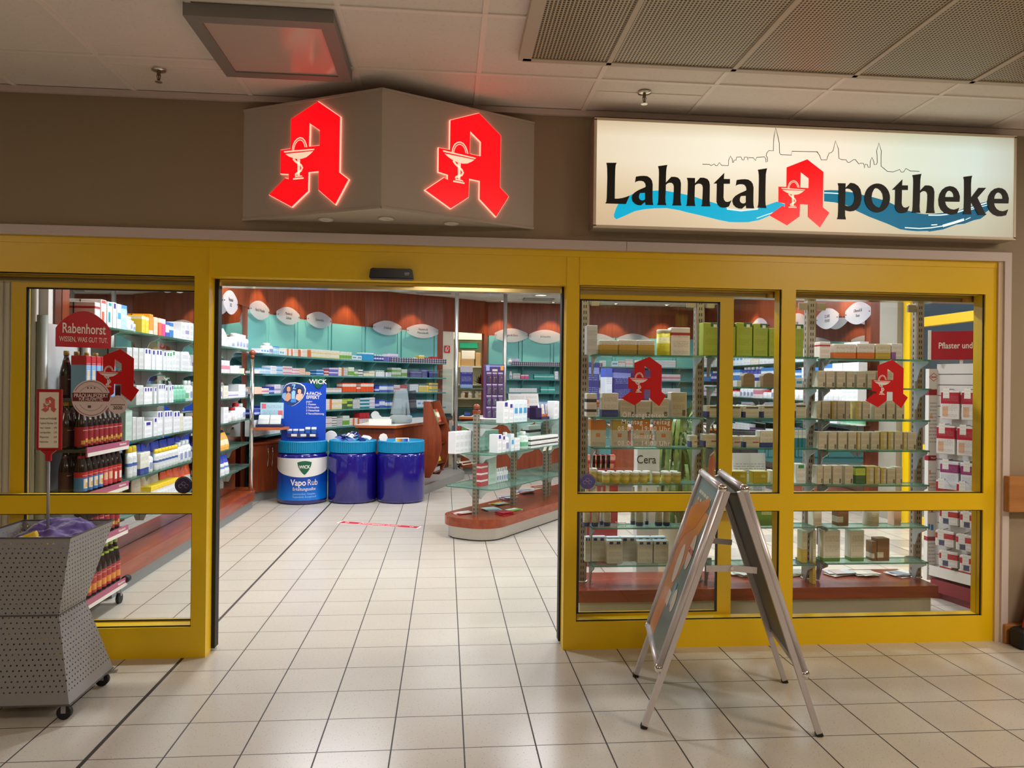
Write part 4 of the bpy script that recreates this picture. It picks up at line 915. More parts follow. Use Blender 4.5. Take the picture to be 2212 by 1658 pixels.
row(RN[0], G_, BRS, BZ[0], [(1097, 1107, 774, 'btwhite'), (1107.5, 1122, 774, 'violet', 2), (1295, 1309, 779, 'white'), (1321, 1336, 780, 'wsky'), (1337, 1351, 779, 'wred'), (1352, 1367, 776, 'wred', 1, 2), (1375, 1460, 778, 'white', 5)], 0.13, 785)
row(RN[1], G_, BRS, BZ[1], [(1100, 1107, 802, 'btwhite'), (1107.5, 1124, 806, 'wblack', 1, 2), (1125, 1142, 809, 'pink', 2), (1154, 1197, 808, 'tealb', 4), (1198, 1206, 802, 'white'), (1260, 1350, 806, 'sky', 6), (1370, 1470, 808, 'pinkw', 7)], 0.13, 815)
row(RN[2], G_, BRS, BZ[2], [(1100, 1160, 838, 'white', 5), (1168, 1199, 835, 'tealb', 2), (1260, 1330, 838, 'wred', 5), (1340, 1470, 838, 'white', 8)], 0.13, 845)
row(RN[3], G_, BRS, BZ[3], [(1100, 1206, 866, 'sky', 7), (1260, 1470, 866, 'lilac', 12)], 0.13, 875)

# ------------------------------------------------------------------ right wall shelves
RW = [(4.86, 10.0), (4.86, 4.55)]
RWN = ['topmost right-wall shelf', 'second right-wall shelf', 'third right-wall shelf', 'fourth right-wall shelf', 'lowest right-wall shelf']
for k, z in enumerate([1.86, 1.60, 1.33, 1.06, 0.79]):
    glass_shelf('green glass shelf on the right wall, ' + words5[k], [(4.84, 10.0), (4.84, 4.42), (5.18, 4.42), (5.18, 10.0)], z, 'glass shelves on the right wall', [(5.18, y, -1, 0, 0.26) for y in (4.75, 5.6, 6.6, 7.7, 8.8, 9.8)])
tag(MB().prism([(5.19, 9.95), (4.76, 9.95), (4.76, 4.6), (5.19, 4.6)], 0.10, 0.21).prism([(5.19, 9.9), (4.80, 9.9), (4.80, 4.65), (5.19, 4.65)], 0, 0.10, 1).build('display_plinth', [MC['cherry_plinth'], MC['grey_toe_kick']]), 'long low cherry wood plinth along the right wall', 'plinth')
rr = random.Random(5)
G_ = 'goods on the right wall shelves'
pal = [['white', 'wsky', 'wblue', 'cream', 'wgreen'], ['btdblue', 'white', 'blue', 'bluew', 'wred'], ['btwhite', 'pinkw', 'white', 'btred', 'lilac'], ['green', 'btgreen', 'btwhite', 'white', 'btmint'], ['plum', 'wblack', 'oranger', 'owhite', 'white']]
for k, z in enumerate([1.86, 1.60, 1.33, 1.06, 0.79]):
    x = 1512.0
    its = []
    while x < 1850:
        n = rr.randint(2, 4); st_ = rr.choice(pal[k]); w = (6.0 + (x - 1500) / 60.0) * n; hgt = rr.uniform(0.10, 0.19)
        zz = 11.5 - (x - 1512) / 380 * 4.0
        its.append((x, x + w, 830 + (1.52 - z - hgt) * 1600 / zz, st_, n)); x += w + rr.uniform(0, 3)
    row(RWN[k], G_, RW, z, its, 0.11, 830)
# ------------------------------------------------------------------ window display behind the right panes
tag(MB().prism([(0.83, 0.36), (3.205, 0.36), (3.205, 0.80), (0.83, 0.80)], 0.16, 0.235).prism([(0.85, 0.39), (3.175, 0.39), (3.175, 0.77), (0.85, 0.77)], 0.0, 0.16, 1)
    .build('display_plinth', [wood('cherry_display_board', (112, 44, 26), (146, 64, 38), along='x', rough=0.25), mat('pale_grey_panel', (176, 172, 158), 0.4, metal=0.25)]), 'low cherry wood plinth with pale front behind the right shop windows', 'plinth')
def slot_mat():
    s = NB('slotted_steel_post'); tc = s.add('ShaderNodeTexCoord'); sp = s.add('ShaderNodeSeparateXYZ'); s.link(tc.outputs['Object'], sp.inputs[0])
    z = s.math('FRACT', s.math('MULTIPLY', sp.outputs[2], 26.0)); x = s.math('ABSOLUTE', sp.outputs[0])
    hole = s.math('MULTIPLY', s.band(z, 0.25, 0.78), s.band(x, 0.004, 0.0105))
    hole2 = s.math('MULTIPLY', s.band(z, 0.25, 0.78), s.math('MULTIPLY', s.band(s.math('ABSOLUTE', sp.outputs[1]), -1, 0.006), s.math('GREATER_THAN', x, 0.02)))
    k = s.math('MAXIMUM', hole, hole2)
    s.setin(s.b.inputs['Base Color'], s.mix(k, lin((158, 148, 132)), lin((22, 20, 18)))); s.b.inputs['Roughness'].default_value = 0.4; s.setin(s.b.inputs['Metallic'], s.math('MULTIPLY', s.math('SUBTRACT', 1.0, k), 0.5)); return s.m
SLOT = slot_mat()
cols = [0.895, 1.665, 2.43, 3.195]
cl = ['leftmost slotted steel post of the window display, beside the open door', 'slotted steel post behind the A-board in the window display', 'slotted steel post behind the right window, left of its red emblem', 'rightmost slotted steel post of the window display']
for x, lab in zip(cols, cl):
    p_ = thing('display_post', lab, 'post', (x, 0.585, 0.235), 0, 'slotted posts of the window display')
    MB().prism([(-0.030, -0.022), (-0.022, -0.030), (0.022, -0.030), (0.030, -0.022), (0.030, 0.022), (0.022, 0.030), (-0.022, 0.030), (-0.030, 0.022)], 0.01, CZ - 0.235).build('post', SLOT, p_)
    MB().lathe([(0.044, 0), (0.042, 0.008), (0.034, 0.010)], 20).build('base_plate', STEEL, p_)
    for zz in (0.10, 1.795):
        for sx in (-1, 1):
            if x == cols[0] and sx < 0: continue
            if x == cols[3] and sx > 0: continue
            MB().rbox(sx * 0.065 - 0.028, -0.036, zz, sx * 0.065 + 0.028, -0.016, zz + 0.05).build('glass_clamp', mat('brushed_clamp', (160, 152, 136), 0.3, metal=0.7), p_)
for i in range(3):
    a, b = cols[i] + 0.05, cols[i + 1] - 0.05
    tag(MB().box(a, 0.555, 0.26, b, 0.561, 2.06).build('glass_divider', GLASS), ['clear glass sheet between the first two window display posts', 'clear glass sheet between the middle two window display posts', 'clear glass sheet between the last two window display posts'][i], 'glass sheet', 'glass sheets of the window display')
SYF, SYB = 0.395, 0.545
bays = [(1385, [768, 903, 968, 1046, 1141, 1222]), (1600, [770, 837, 904, 969, 1048, 1140, 1222]), (1860, [776, 839, 908, 974, 1049, 1140, 1217])]
bayz = []
six = ['topmost', 'second', 'third', 'fourth', 'fifth', 'sixth', 'seventh']
bn = ['left window bay', 'middle window bay', 'right window bay']
for i, (xm, ys) in enumerate(bays):
    a, b = cols[i] + 0.034, cols[i + 1] - 0.034; zs = []
    for k, y in enumerate(ys):
        z = onY(xm, y, SYF).z + 0.005; zs.append(z)
        glass_shelf('green glass display shelf, %s from top in the %s' % (six[k] if k else 'topmost', bn[i]) if k else 'green glass display shelf, topmost in the %s' % bn[i], [(a, SYF), (b, SYF), (b, SYB), (a, SYB)], z, 'glass shelves of the window display',
                    [(a + 0.012, SYB, 0, -1, 0.14), (b - 0.012, SYB, 0, -1, 0.14)])
    bayz.append(zs)
WY = [(0.80, 0.43), (3.25, 0.43)]
G_ = 'goods in the window display'
def wrow(bay, k, items, depth=0.075, pts=WY):
    row('%s shelf, %s' % (six[k], bn[bay]), G_, pts, bayz[bay][k], items, depth, 900)
wrow(0, 0, [(1266, 1289, 702, 'grey'), (1294, 1333, 734, 'honey'), (1335, 1375, 734, 'honey'), (1377, 1413, 735, 'honey'), (1448, 1489, 707, 'wred')])
wrow(0, 1, [(1267, 1289, 850, 'wblack'), (1300, 1336, 848, 'wnavy'), (1339, 1372, 862, 'beige'), (1374, 1406, 865, 'beige'), (1408, 1445, 860, 'beige'), (1449, 1484, 847, 'beige')])
wrow(0, 2, [(1276, 1310, 906, 'food'), (1323, 1357, 906, 'foody'), (1370, 1405, 906, 'food'), (1417, 1452, 907, 'food')])
wrow(0, 4, [(1263, 1279, 1050, 'btnavyf'), (1282, 1297, 1052, 'btnavyf'), (1308, 1324, 1050, 'btnavyf'), (1378, 1395, 1050, 'btnavyf'), (1420, 1436, 1052, 'btnavyf'), (1437.5, 1452, 1054, 'btnavyf'), (1366, 1377, 1052, 'btnavyf', 1, 1, .05), (1397, 1405, 1054, 'btnavyf', 1, 1, .05), (1299, 1307, 1052, 'btnavyf', 1, 1, .05)], 0.06)
wrow(0, 5, [(1315, 1349, 1168, 'milk'), (1380, 1414, 1168, 'milk'), (1416, 1448, 1168, 'milk')], 0.055)
row('back row of sixth shelf', G_, [(0.8, 0.49), (3.25, 0.49)], bayz[0][5], [(1264, 1277, 1160, 'milk'), (1278, 1310, 1160, 'milk'), (1311, 1341, 1160, 'milk'), (1342, 1375, 1160, 'milk'), (1376, 1408, 1160, 'milk'), (1409, 1440, 1160, 'milk')], 0.05, 1180)
wrow(1, 0, [(1518, 1553, 697, 'lime'), (1555, 1588, 697, 'lime'), (1590, 1624, 697, 'lime'), (1626, 1658, 698, 'lime'), (1660, 1692, 708, 'lime'), (1695, 1735, 700, 'lime')], 0.09)
wrow(1, 1, [(1592, 1601, 822, 'white'), (1637, 1642, 822, 'white'), (1700, 1735, 815, 'wsky', 2)])
wrow(1, 2, [(1527, 1560, 876, 'beiged'), (1562, 1602, 876, 'beiged'), (1605, 1640, 876, 'beiged'), (1644, 1680, 876, 'beiged'), (1715, 1742, 872, 'beiged')])
wrow(1, 3, [(1493, 1508, 940, 'beiger'), (1521, 1551, 938, 'beiger'), (1570, 1602, 942, 'beiger'), (1608, 1642, 942, 'beiger'), (1643, 1678, 931, 'wnavy'), (1717, 1742, 925, 'tealw', 3)])
wrow(1, 4, [(1552, 1582, 1018, 'olive'), (1584, 1616, 1018, 'olive'), (1629, 1661, 1018, 'olive'), (1668, 1678, 1016, 'cream'), (1722, 1743, 1002, 'wgreen')])
wrow(1, 5, [(1548, 1584, 1075, 'leaf'), (1592, 1628, 1070, 'leaf'), (1636, 1676, 1068, 'leaf')])
wrow(1, 6, [(1737, 1748, 1146, 'wyellow')])
wrow(2, 0, [(1770, 1793, 738, 'wred'), (1800, 1849, 742, 'worange'), (1850.5, 1889, 742, 'worange'), (1890.5, 1924, 742, 'wyellow'), (1925, 1949, 742, 'wviolet')])
wrow(2, 1, [(1766, 1783, 801, 'beige'), (1784.5, 1803, 801, 'beige'), (1807, 1827, 801, 'beige'), (1828.5, 1846, 801, 'beige'), (1851, 1870, 801, 'beige'), (1874, 1892, 801, 'beige'), (1894, 1912, 801, 'beige'), (1915, 1929, 801, 'beige')])
wrow(2, 2, [(1765, 1774, 866, 'beige'), (1776, 1795, 866, 'beige'), (1798, 1808, 866, 'beigey'), (1809.5, 1826, 866, 'beige'), (1827.5, 1838, 866, 'beige'), (1849, 1862, 866, 'beigey'), (1863.5, 1881, 866, 'beige'), (1890, 1913, 866, 'beige'), (1916, 1934, 866, 'beige'), (1936.5, 1955, 867, 'beige')])
wrow(2, 3, [(1769, 1788, 933, 'beige'), (1791, 1809, 933, 'beige'), (1812, 1831, 933, 'beige'), (1833.5, 1852, 933, 'beige'), (1853, 1860, 933, 'beigey'), (1861, 1879, 933, 'beige'), (1883, 1901, 933, 'beige'), (1903, 1918, 932, 'beigey'), (1920, 1932, 932, 'beigey'), (1933.5, 1952, 932, 'beige'), (1953, 1961, 933, 'beigey'), (1962, 1981, 933, 'beige')])
wrow(2, 4, [(1767, 1780, 1006, 'beige'), (1781, 1798, 1006, 'beige'), (1801, 1821, 1006, 'beige'), (1827, 1845, 1006, 'beige'), (1850, 1872, 1007, 'dgreen'), (1873.5, 1890, 1007, 'beigey'), (1892, 1904, 1008, 'beigey'), (1905, 1917, 1010, 'beigey'), (1918.5, 1937, 1011, 'beige'), (1938, 1952, 1009, 'beige')])
wrow(2, 5, [(1760, 1779, 1104, 'cream'), (1812, 1837, 1085, 'kraft'), (1935, 1950, 1070, 'peach')])
wrow(2, 6, [(1782, 1819, 1146, 'wgfoot'), (1841, 1871, 1145, 'wgfoot'), (1888, 1898, 1170, 'kraft'), (1899, 1926, 1163, 'kraft')])
row('wooden plinth behind the right window', G_, WY, 0.235, [(1757, 1763, 1145, 'wyellow')], 0.05, 1230)
# round goods: canister, arch pots, yellow jars
def canister(label, px, y0, y1, w_, z, base, bands, lid):
    a = onY(px, 900, 0.47); h = zat(a, px, y0) - z; r = w_ * 0.5 * (a.y - CAM.y) / FPX
    t_ = thing('powder_canister', label, 'canister', (a.x, 0.47, z))
    MB().lathe([(r * .97, 0), (r, .006), (r, h - .022)], 28).build('body', printed('canister_%d_%d_%d' % base, base, bands, (120, 120, 40)), t_)
    MB().lathe([(r * 1.02, h - .022), (r * 1.02, h - .004), (r * .96, h)], 28).build('lid', mat('lid_%d_%d_%d' % lid, lid, 0.4), t_)
canister('yellow powder canister with cream lid on the top window shelf', 1432, 712, 768, 31, bayz[0][0], (214, 208, 40), [(.55, .8, (226, 224, 170))], (232, 230, 214))
canister('white round canister on a low shelf in the right window', 1883, 1072, 1127, 34, bayz[2][5], (216, 210, 190), [(.6, 1, (150, 140, 120))], (226, 222, 210))
for px, x_, d in ((1614, 26, 'brown arched pot on the middle bay, nearer the yellow door stile'), (1657, 28, 'brown arched pot on the middle bay, farther from the door stile')):
    a = onY(px, 830, 0.46); r = x_ * .5 * (a.y - CAM.y) / FPX; z = bayz[1][1]; h = zat(a, px, 805) - z
    pr = [(-r, 0)] + [(r * math.cos(math.radians(180 - q)), h * .72 + h * .28 * math.sin(math.radians(q))) for q in range(0, 181, 15)] + [(r, 0)]
    t_ = MB().prism(pr, -0.03, 0.03, 0, plane_M((0, 0, 0), (1, 0, 0), (0, 0, 1))).build('arched_pack', printed('arch_pack', (140, 116, 84), ink=(90, 74, 56)))
    t_.location = (a.x, 0.46, z); tag(t_, d, 'pack', 'arched packs in the window display')
jm = printed('honey_jar', (214, 186, 60), [(.38, .8, (226, 214, 120))], (140, 120, 40)); jl = mat('white_jar_lid', (236, 234, 226), 0.4)
def jar_proto():
    t_ = thing('vitamin_jar', '', 'jar', (0, 0, 0)); r = 0.0245
    MB().lathe([(r * .92, 0), (r, .004), (r, .045), (r * .92, .05)], 20).build('body', jm, t_)
    MB().lathe([(r * 1.05, .05), (r * 1.05, .066), (r, .069)], 20).build('lid', jl, t_)
    return t_
JP = jar_proto(); first = True; zj = bayz[0][3]
front = [1309, 1330, 1351, 1371, 1390, 1417, 1441, 1462]; backr = [1298, 1319, 1339, 1357, 1376, 1396, 1436, 1455]
for k, (lst, y_, nm) in enumerate(((front, 0.43, 'front'), (backr, 0.50, 'back'))):
    for i, px in enumerate(lst):
        a = onY(px, 1030, y_); lab = 'yellow jar with white lid, %s from left in the %s row of jars' % (ordn(i + 1), nm)
        if first: JP.location = (a.x, y_, zj); JP['label'] = lab; JP['group'] = 'yellow jars in the window'; first = False
        else: dup(JP, (a.x, y_, zj), 0, lab, 'yellow jars in the window')
a = onY(1281, 1030, 0.50); dup(JP, (a.x, .50, zj), 0, 'taller yellow jar at the left end of the jar row', 'yellow jars in the window', (1, 1, 1.25))
# leaflets fanned on the plinths
def leaflets(label, x, y, z, w_, l_, rot, n, cols_, group='leaflet stacks'):
    t_ = thing('leaflet_stack', label, 'leaflets', (x, y, z), rot, group); rg = random.Random(int(x * 1000))
    for k in range(n):
        M = Matrix.Translation((rg.uniform(-.03, .03), rg.uniform(-.02, .02), k * .004)) @ Matrix.Rotation(rg.uniform(-.25, .25), 4, 'Z')
        b_, band_ = cols_[k % len(cols_)], cols_[(k + 1) % len(cols_)]
        m_ = printed('leaf_%d_%d_%d' % b_, b_, (), (120, 110, 110), patch=[(.1, .9, -.1, 2, b_), (.55, 1.01, -1, 2, band_)])
        MB().box(-w_ / 2, -l_ / 2, 0.0005, w_ / 2, l_ / 2, 0.0036).build('leaflet', m_, t_, M)
for px, y, lab, cs in ((1812, 1240, 'white leaflets fanned on the right window plinth, nearest its slotted post', [(226, 228, 226), (210, 190, 180), (200, 214, 220)]), (1869, 1241, 'cream leaflets in the middle of the right window plinth', [(230, 224, 208), (214, 206, 190)]), (1950, 1241, 'white leaflets at the right end of the window plinth', [(226, 228, 230), (150, 160, 170), (236, 236, 232)]),
                         (1605, 1240, 'green edged leaflet stack behind the A-board', [(226, 232, 224), (190, 206, 180)]), (1715, 1240, 'thick leaflet stack left of the middle yellow mullion', [(226, 228, 222), (200, 196, 160), (180, 190, 184)])):
    p = onZ(px, y, 0.236); leaflets(lab, p.x, min(p.y, .69), 0.2355, 0.15, 0.10, 0.2, 5, cs)
# wire and acrylic bits
t_ = MB(); p0 = onY(1268, 762, 0.40); p1 = onY(1425, 757, 0.40)
t_.box(p0.x + .06, .402, bayz[0][0], p1.x - .03, .406, bayz[0][0] + 0.03).box(p0.x + .06, .406, bayz[0][0] + .001, p1.x - .03, .52, bayz[0][0] + 0.003)
tag(t_.build('acrylic_tray', ACRYL), 'clear acrylic tray under the honey cartons in the window', 'tray')
t_ = MB(); a = onY(1332, 1128, .42); b = onY(1352, 1128, .42); z = bayz[0][4]
for zz in (0.008, 0.028): t_.tube([(a.x, .45, z + zz), (a.x, .42, z + zz), (b.x, .42, z + zz), (b.x, .45, z + zz)], .0015, 6)
for x_ in (a.x, b.x): t_.tube([(x_, .42, z), (x_, .42, z + .03)], .0015, 6)
tag(t_.build('wire_stop', WHT), 'small white wire stop on the fifth glass shelf of the window', 'wire stop')

# ------------------------------------------------------------------ middle gondola
A0 = Vector((0.307, 3.16)); DG = Vector((0.575, 0.818)).normalized(); PG = Vector((DG.y, -DG.x))
def gw(s, t): v = A0 + DG * s + PG * t; return (v.x, v.y)
def pill(s0, s1, hw, r):
    out = []
    for cs, ct, a0 in ((s0 + r, -hw + r, 180), (s0 + r, hw - r, 90), (s1 - r, hw - r, 0), (s1 - r, -hw + r, -90)):
        for k in range(9):
            a = math.radians(a0 - 90 * k / 8) if True else 0
            out.append(gw(cs + r * math.cos(a), ct + r * math.sin(a)))
    return out
def pill2(s0, s1, hw, r):
    pts = []
    for (cs, ct, a0) in ((s0 + r, hw - r, 180), (s1 - r, hw - r, 90), (s1 - r, -hw + r, 0), (s0 + r, -hw + r, 270)):
        for k in range(9):
            a = math.radians(a0 - 90 * k / 8); pts.append(gw(cs + r * math.cos(a), ct + r * math.sin(a)))
    return pts
gd = thing('gondola', 'island shelf unit with rounded cherry wood base and slotted posts inside the door', 'shelf unit', (A0.x, A0.y, 0), world=True)
MB().prism(pill2(-0.24, 3.1, 0.325, 0.26), 0.125, 0.212).build('wooden_deck', wood('cherry_gondola_deck', (122, 48, 24), (156, 72, 38), along='y', rough=0.22), gd)
MB().prism(pill2(-0.21, 3.07, 0.295, 0.24), 0.012, 0.125).build('metal_base', mat('brushed_aluminium', (196, 192, 184), 0.28, metal=0.85), gd)
MB().prism(pill2(-0.20, 3.06, 0.285, 0.235), 0.0, 0.012).build('black_foot', BLK, gd)
for s_, h_, kn in ((0, 1.06, True), (0.75, 0.93, False), (1.5, 0.93, False), (1.58, 0.93, False), (2.3, 1.06, True), (3.0, 1.06, True)):
    x, y = gw(s_, 0)
    M = Matrix.Translation((x, y, 0.212)) @ Matrix.Rotation(math.atan2(DG.y, DG.x) - PI / 2, 4, 'Z')
    po = MB().prism([(-0.026, -0.02), (-0.02, -0.026), (0.02, -0.026), (0.026, -0.02), (0.026, 0.02), (0.02, 0.026), (-0.02, 0.026), (-0.026, 0.02)], 0, h_ - 0.06).build('post', SLOT, gd, M)
    if kn:
        k_ = MB().rbox(-.028, -.028, h_ - 0.06, .028, .028, h_ - 0.02); ball(k_, (0, 0, h_ + 0.008), 0.033); k_.build('knob', WOODV, po)
gz = [1.122, 0.832, 0.50]
for k, z in enumerate(gz):
    s0 = -0.03 if k == 0 else -0.16
    outl = pill2(s0, 3.0, 0.27 if k < 2 else 0.30, 0.10)
    sh = MB().prism(outl, z - 0.009, z, 0, None, 1).build('glass_shelf', [GLASSG, GEDGE], gd)
    for s_ in (0.02, 0.77, 1.52, 2.3):
        for sg_ in (-1, 1):
            x, y = gw(s_, 0.02 * sg_); d3 = Vector((PG.x * sg_, PG.y * sg_, 0)); n3 = Vector((DG.x, DG.y, 0)) * .003; mb = MB(); P0 = Vector((x, y, z - .009))
            pr = [(0, 0), (.22, 0), (.2, -.02), (.08, -.06), (.03, -.12), (0, -.12)]
            mb.add([P0 + d3 * u + Vector((0, 0, v)) + n3 for u, v in pr] + [P0 + d3 * u + Vector((0, 0, v)) - n3 for u, v in pr], [tuple(range(6)), tuple(range(11, 5, -1))] + [(i, 6 + i, 6 + (i + 1) % 6, (i + 1) % 6) for i in range(6)])
            mb.build('bracket', mat('white_bracket', (206, 210, 212), 0.4), sh)
G_ = 'goods on the middle gondola'
GL = [gw(-0.16, 0.235), gw(3.0, 0.235)]; GLm = [gw(-0.16, -0.05), gw(3.0, -0.05)]
row('top gondola shelf', G_, GL, gz[0], [(1089, 1100, 867, 'wblue'), (1101, 1110, 871, 'wblue'), (1111, 1140, 864, 'wsky', 3), (1198, 1206, 866, 'white'), (1220, 1250, 866, 'white', 3)], 0.09, 890)
row('top gondola shelf back', G_, GLm, gz[0], [(1256, 1295, 782, 'navy'), (1309, 1323, 795, 'bluew', 1), (1326, 1363, 796, 'navy'), (1370, 1430, 800, 'plum', 3)], 0.08, 830)
row('middle gondola shelf', G_, GL, gz[1], [(1076, 1085, 938, 'wblue'), (1086, 1093, 940, 'wblue'), (1094.5, 1103.5, 933, 'btwhite'), (1105, 1111.5, 937, 'wsky'), (1113, 1124, 946, 'white', 2), (1134, 1146, 932, 'btgreen'), (1148, 1206, 941, 'wblack', 3), (1215, 1300, 941, 'wblack', 4)], 0.10, 960)
row('middle gondola shelf second row', G_, GLm, gz[1], [(985, 1021, 931, 'white', 4), (1034, 1078, 929, 'mint', 2), (1117, 1132, 934, 'wblack', 1), (1143, 1169, 918, 'wblack'), (1170, 1206, 910, 'grey', 2), (1216, 1290, 905, 'grey', 4)], 0.09, 960)
row('lowest gondola shelf', G_, [gw(-0.1, 0.08), gw(3, 0.08)], gz[2], [(1040, 1055, 1000, 'redstr'), (1056, 1073, 975, 'mint'), (1075, 1100, 1010, 'btwhite', 5)], 0.06, 1025)
# wire hooks on the end post
hk = MB()
for k, dz in enumerate((0, .012, -.012)):
    x, y = gw(-0.03, -0.03 + k * .03); dx, dy = -DG.x * .16 - PG.x * .06, -DG.y * .16 - PG.y * .06
    hk.tube([(x, y, .745 + dz), (x + dx, y + dy, .735 + dz), (x + dx * 1.06, y + dy * 1.06, .75 + dz)], .004, 6)
hk.build('wire_hooks', WHT, gd)
# leaflets on the deck
for (px, y, n, cs, lab) in ((1000, 1108, 3, [(232, 226, 224), (200, 60, 70), (226, 200, 190)], 'white and red leaflets at the rounded end of the gondola deck'), (1062, 1100, 4, [(206, 210, 214), (230, 226, 222), (160, 180, 200)], 'pale leaflets behind the first gondola post'), (1092, 1110, 6, [(150, 20, 40), (170, 30, 50)], 'dark red booklet stack on the gondola deck'), (1108, 1101, 2, [(230, 230, 230), (110, 160, 70)], 'green and white leaflets on the gondola deck'),
                            (1078, 1088, 4, [(226, 176, 30), (200, 204, 210)], 'yellow and white magazines on the gondola deck'), (1098, 1077, 6, [(70, 80, 130), (226, 110, 60), (210, 220, 236)], 'blue and orange magazine pile beside the second gondola post'), (1134, 1065, 9, [(60, 76, 130), (226, 120, 70), (200, 214, 230)], 'tall blue magazine pile farther along the gondola deck'), (1163, 1052, 5, [(150, 70, 60), (200, 160, 140)], 'brownish leaflet pile by the double gondola posts')):
    p = onZ(px, y, 0.213); leaflets(lab, p.x, p.y, 0.2125, 0.11, 0.16, math.atan2(DG.y, DG.x) + 1.2, n, cs)
# purple display column with blister packs on a turntable
px0 = onY(1066, 900, 3.98); pc_ = Vector((px0.x, 3.98, gz[0]))
pd = thing('display_tower', 'tall purple display tower with blister packs on the gondola', 'display', tuple(pc_), 0.12)
MB().lathe([(0.165, 0), (0.165, 0.012), (0.15, 0.016)], 32).build('turntable', WHT, pd)
PUR = mat('purple_display_board', (86, 48, 104), 0.45)
MB().rbox(-0.105, -0.07, 0.016, 0.105, 0.07, 0.60).build('column', PUR, pd)
hp = MB().box(-0.105, -0.072, 0.525, 0.105, -0.0702, 0.60).build('header_print', printed('tower_header', (74, 52, 120), [(.7, .9, (150, 160, 226))], None, patch=[(.78, .95, .2, .85, (232, 160, 70)), (.35, .62, .05, .35, (214, 214, 190)), (.02, .2, .1, .95, (160, 170, 230))]), pd)
BLI = glassy('clear_blister', tint=(226, 214, 232), body=0.12, bodycol=(220, 210, 226), refl=0.12)
def blister(loc, rz, label):
    t_ = thing('blister_pack', label, 'blister pack', loc, rz, 'blister packs on the purple tower')
    MB().rbox(-.026, -.002, -.12, .026, 0, 0).build('card', printed('blister_card', (92, 56, 112), [(.88, 1.01, (206, 196, 216))], (170, 150, 190), patch=[(.6, .9, .5, .62, (226, 220, 230))]), t_)
    MB().rbox(-.021, -.018, -.112, .021, -.002, -.03).build('blister', BLI, t_)
    MB().tube([(-.008, -.010, -.04), (0, -.010, -.075), (-.008, -.010, -.085), (-.004, -.010, -.1), (.006, -.010, -.095), (.004, -.010, -.07)], .002, 6).build('instrument', CHROME, t_)
Rz = Matrix.Rotation(0.12, 3, 'Z')
fl = ['top', 'second', 'third', 'lowest']; n_ = 0
for r_ in range(4):
    for c_ in range(3):
        v = Vector((-.068 + c_ * .064, -.073, .515 - r_ * .125)); p = pc_ + Rz @ v
        blister(tuple(p), 0.12, 'blister pack in the %s row of the purple tower, %s from left' % (fl[r_], ordn(c_ + 1)))
        if c_ == 2: break
# purple tray of slim packs and two brochure stands on the top shelf
def tray(s_, t, n, label):
    x, y = gw(s_, t); ang = math.atan2(DG.y, DG.x)
    t_ = thing('counter_display', label, 'display', (x, y, gz[0]), ang)
    MB().box(-.16, .02, 0, .16, .10, .15).box(-.16, -.05, 0, .16, .02, .03).box(-.16, -.05, 0, -.155, .1, .13).build('tray', mat('dark_purple_card', (58, 34, 84), 0.5), t_)
    for k in range(n):
        M = Matrix.Translation((-.14 + k * .28 / (n - 1), -.02, .0)) @ Matrix.Rotation(-.12, 4, 'X')
        MB().rbox(-.015, -.004, .03, .015, .004, .17).build('slim_pack', printed('slim_%d' % (k % 3), [(236, 234, 236), (110, 130, 190), (226, 206, 190)][k % 3], [(.0, .22, (214, 110, 50))], (120, 110, 120)), t_, M)
tray(1.22, 0.12, 9, 'dark purple counter display of slim white packs on the top gondola shelf')
for px, lab in ((1119, 'grey printed brochure leaning on the gondola, nearer the purple tower'), (1147, 'grey printed brochure leaning on the gondola, farther from the purple tower')):
    p = onLine(px, 850, gw(0, -.12), gw(3, -.12)); M = Matrix.Rotation(-.3, 4, 'X')
    t_ = MB().box(-.10, 0, 0, .10, .004, .17, 0, M).build('brochure', printed('brochure_print', (196, 194, 190), ink=(110, 100, 96), patch=[(.15, .4, .25, .6, (214, 150, 110))])); t_.location = (p.x, p.y, gz[0] + 0.12); t_.rotation_euler = (0, 0, .15)
    MB().box(-.09, .0, -.12, .09, .06, 0.0).build('stand', PUR, t_); tag(t_, lab, 'brochure', 'brochures on the gondola')
# price tags
for px, lab in ((1178, 'white shelf price card on the middle gondola shelf, nearer the door'), (1190, 'white shelf price card on the middle gondola shelf, farther from door')):
    p = onLine(px, 975, gw(0, .272), gw(3, .272)); t_ = MB().box(-.035, 0, -.045, .035, .002, 0.0).build('price_card', printed('price_card', (236, 234, 226), ink=(120, 120, 120))); t_.location = (p.x, p.y, gz[1]); t_.rotation_euler = (.3, 0, math.atan2(DG.y, DG.x)); tag(t_, lab, 'price card', 'shelf price cards on the gondola')

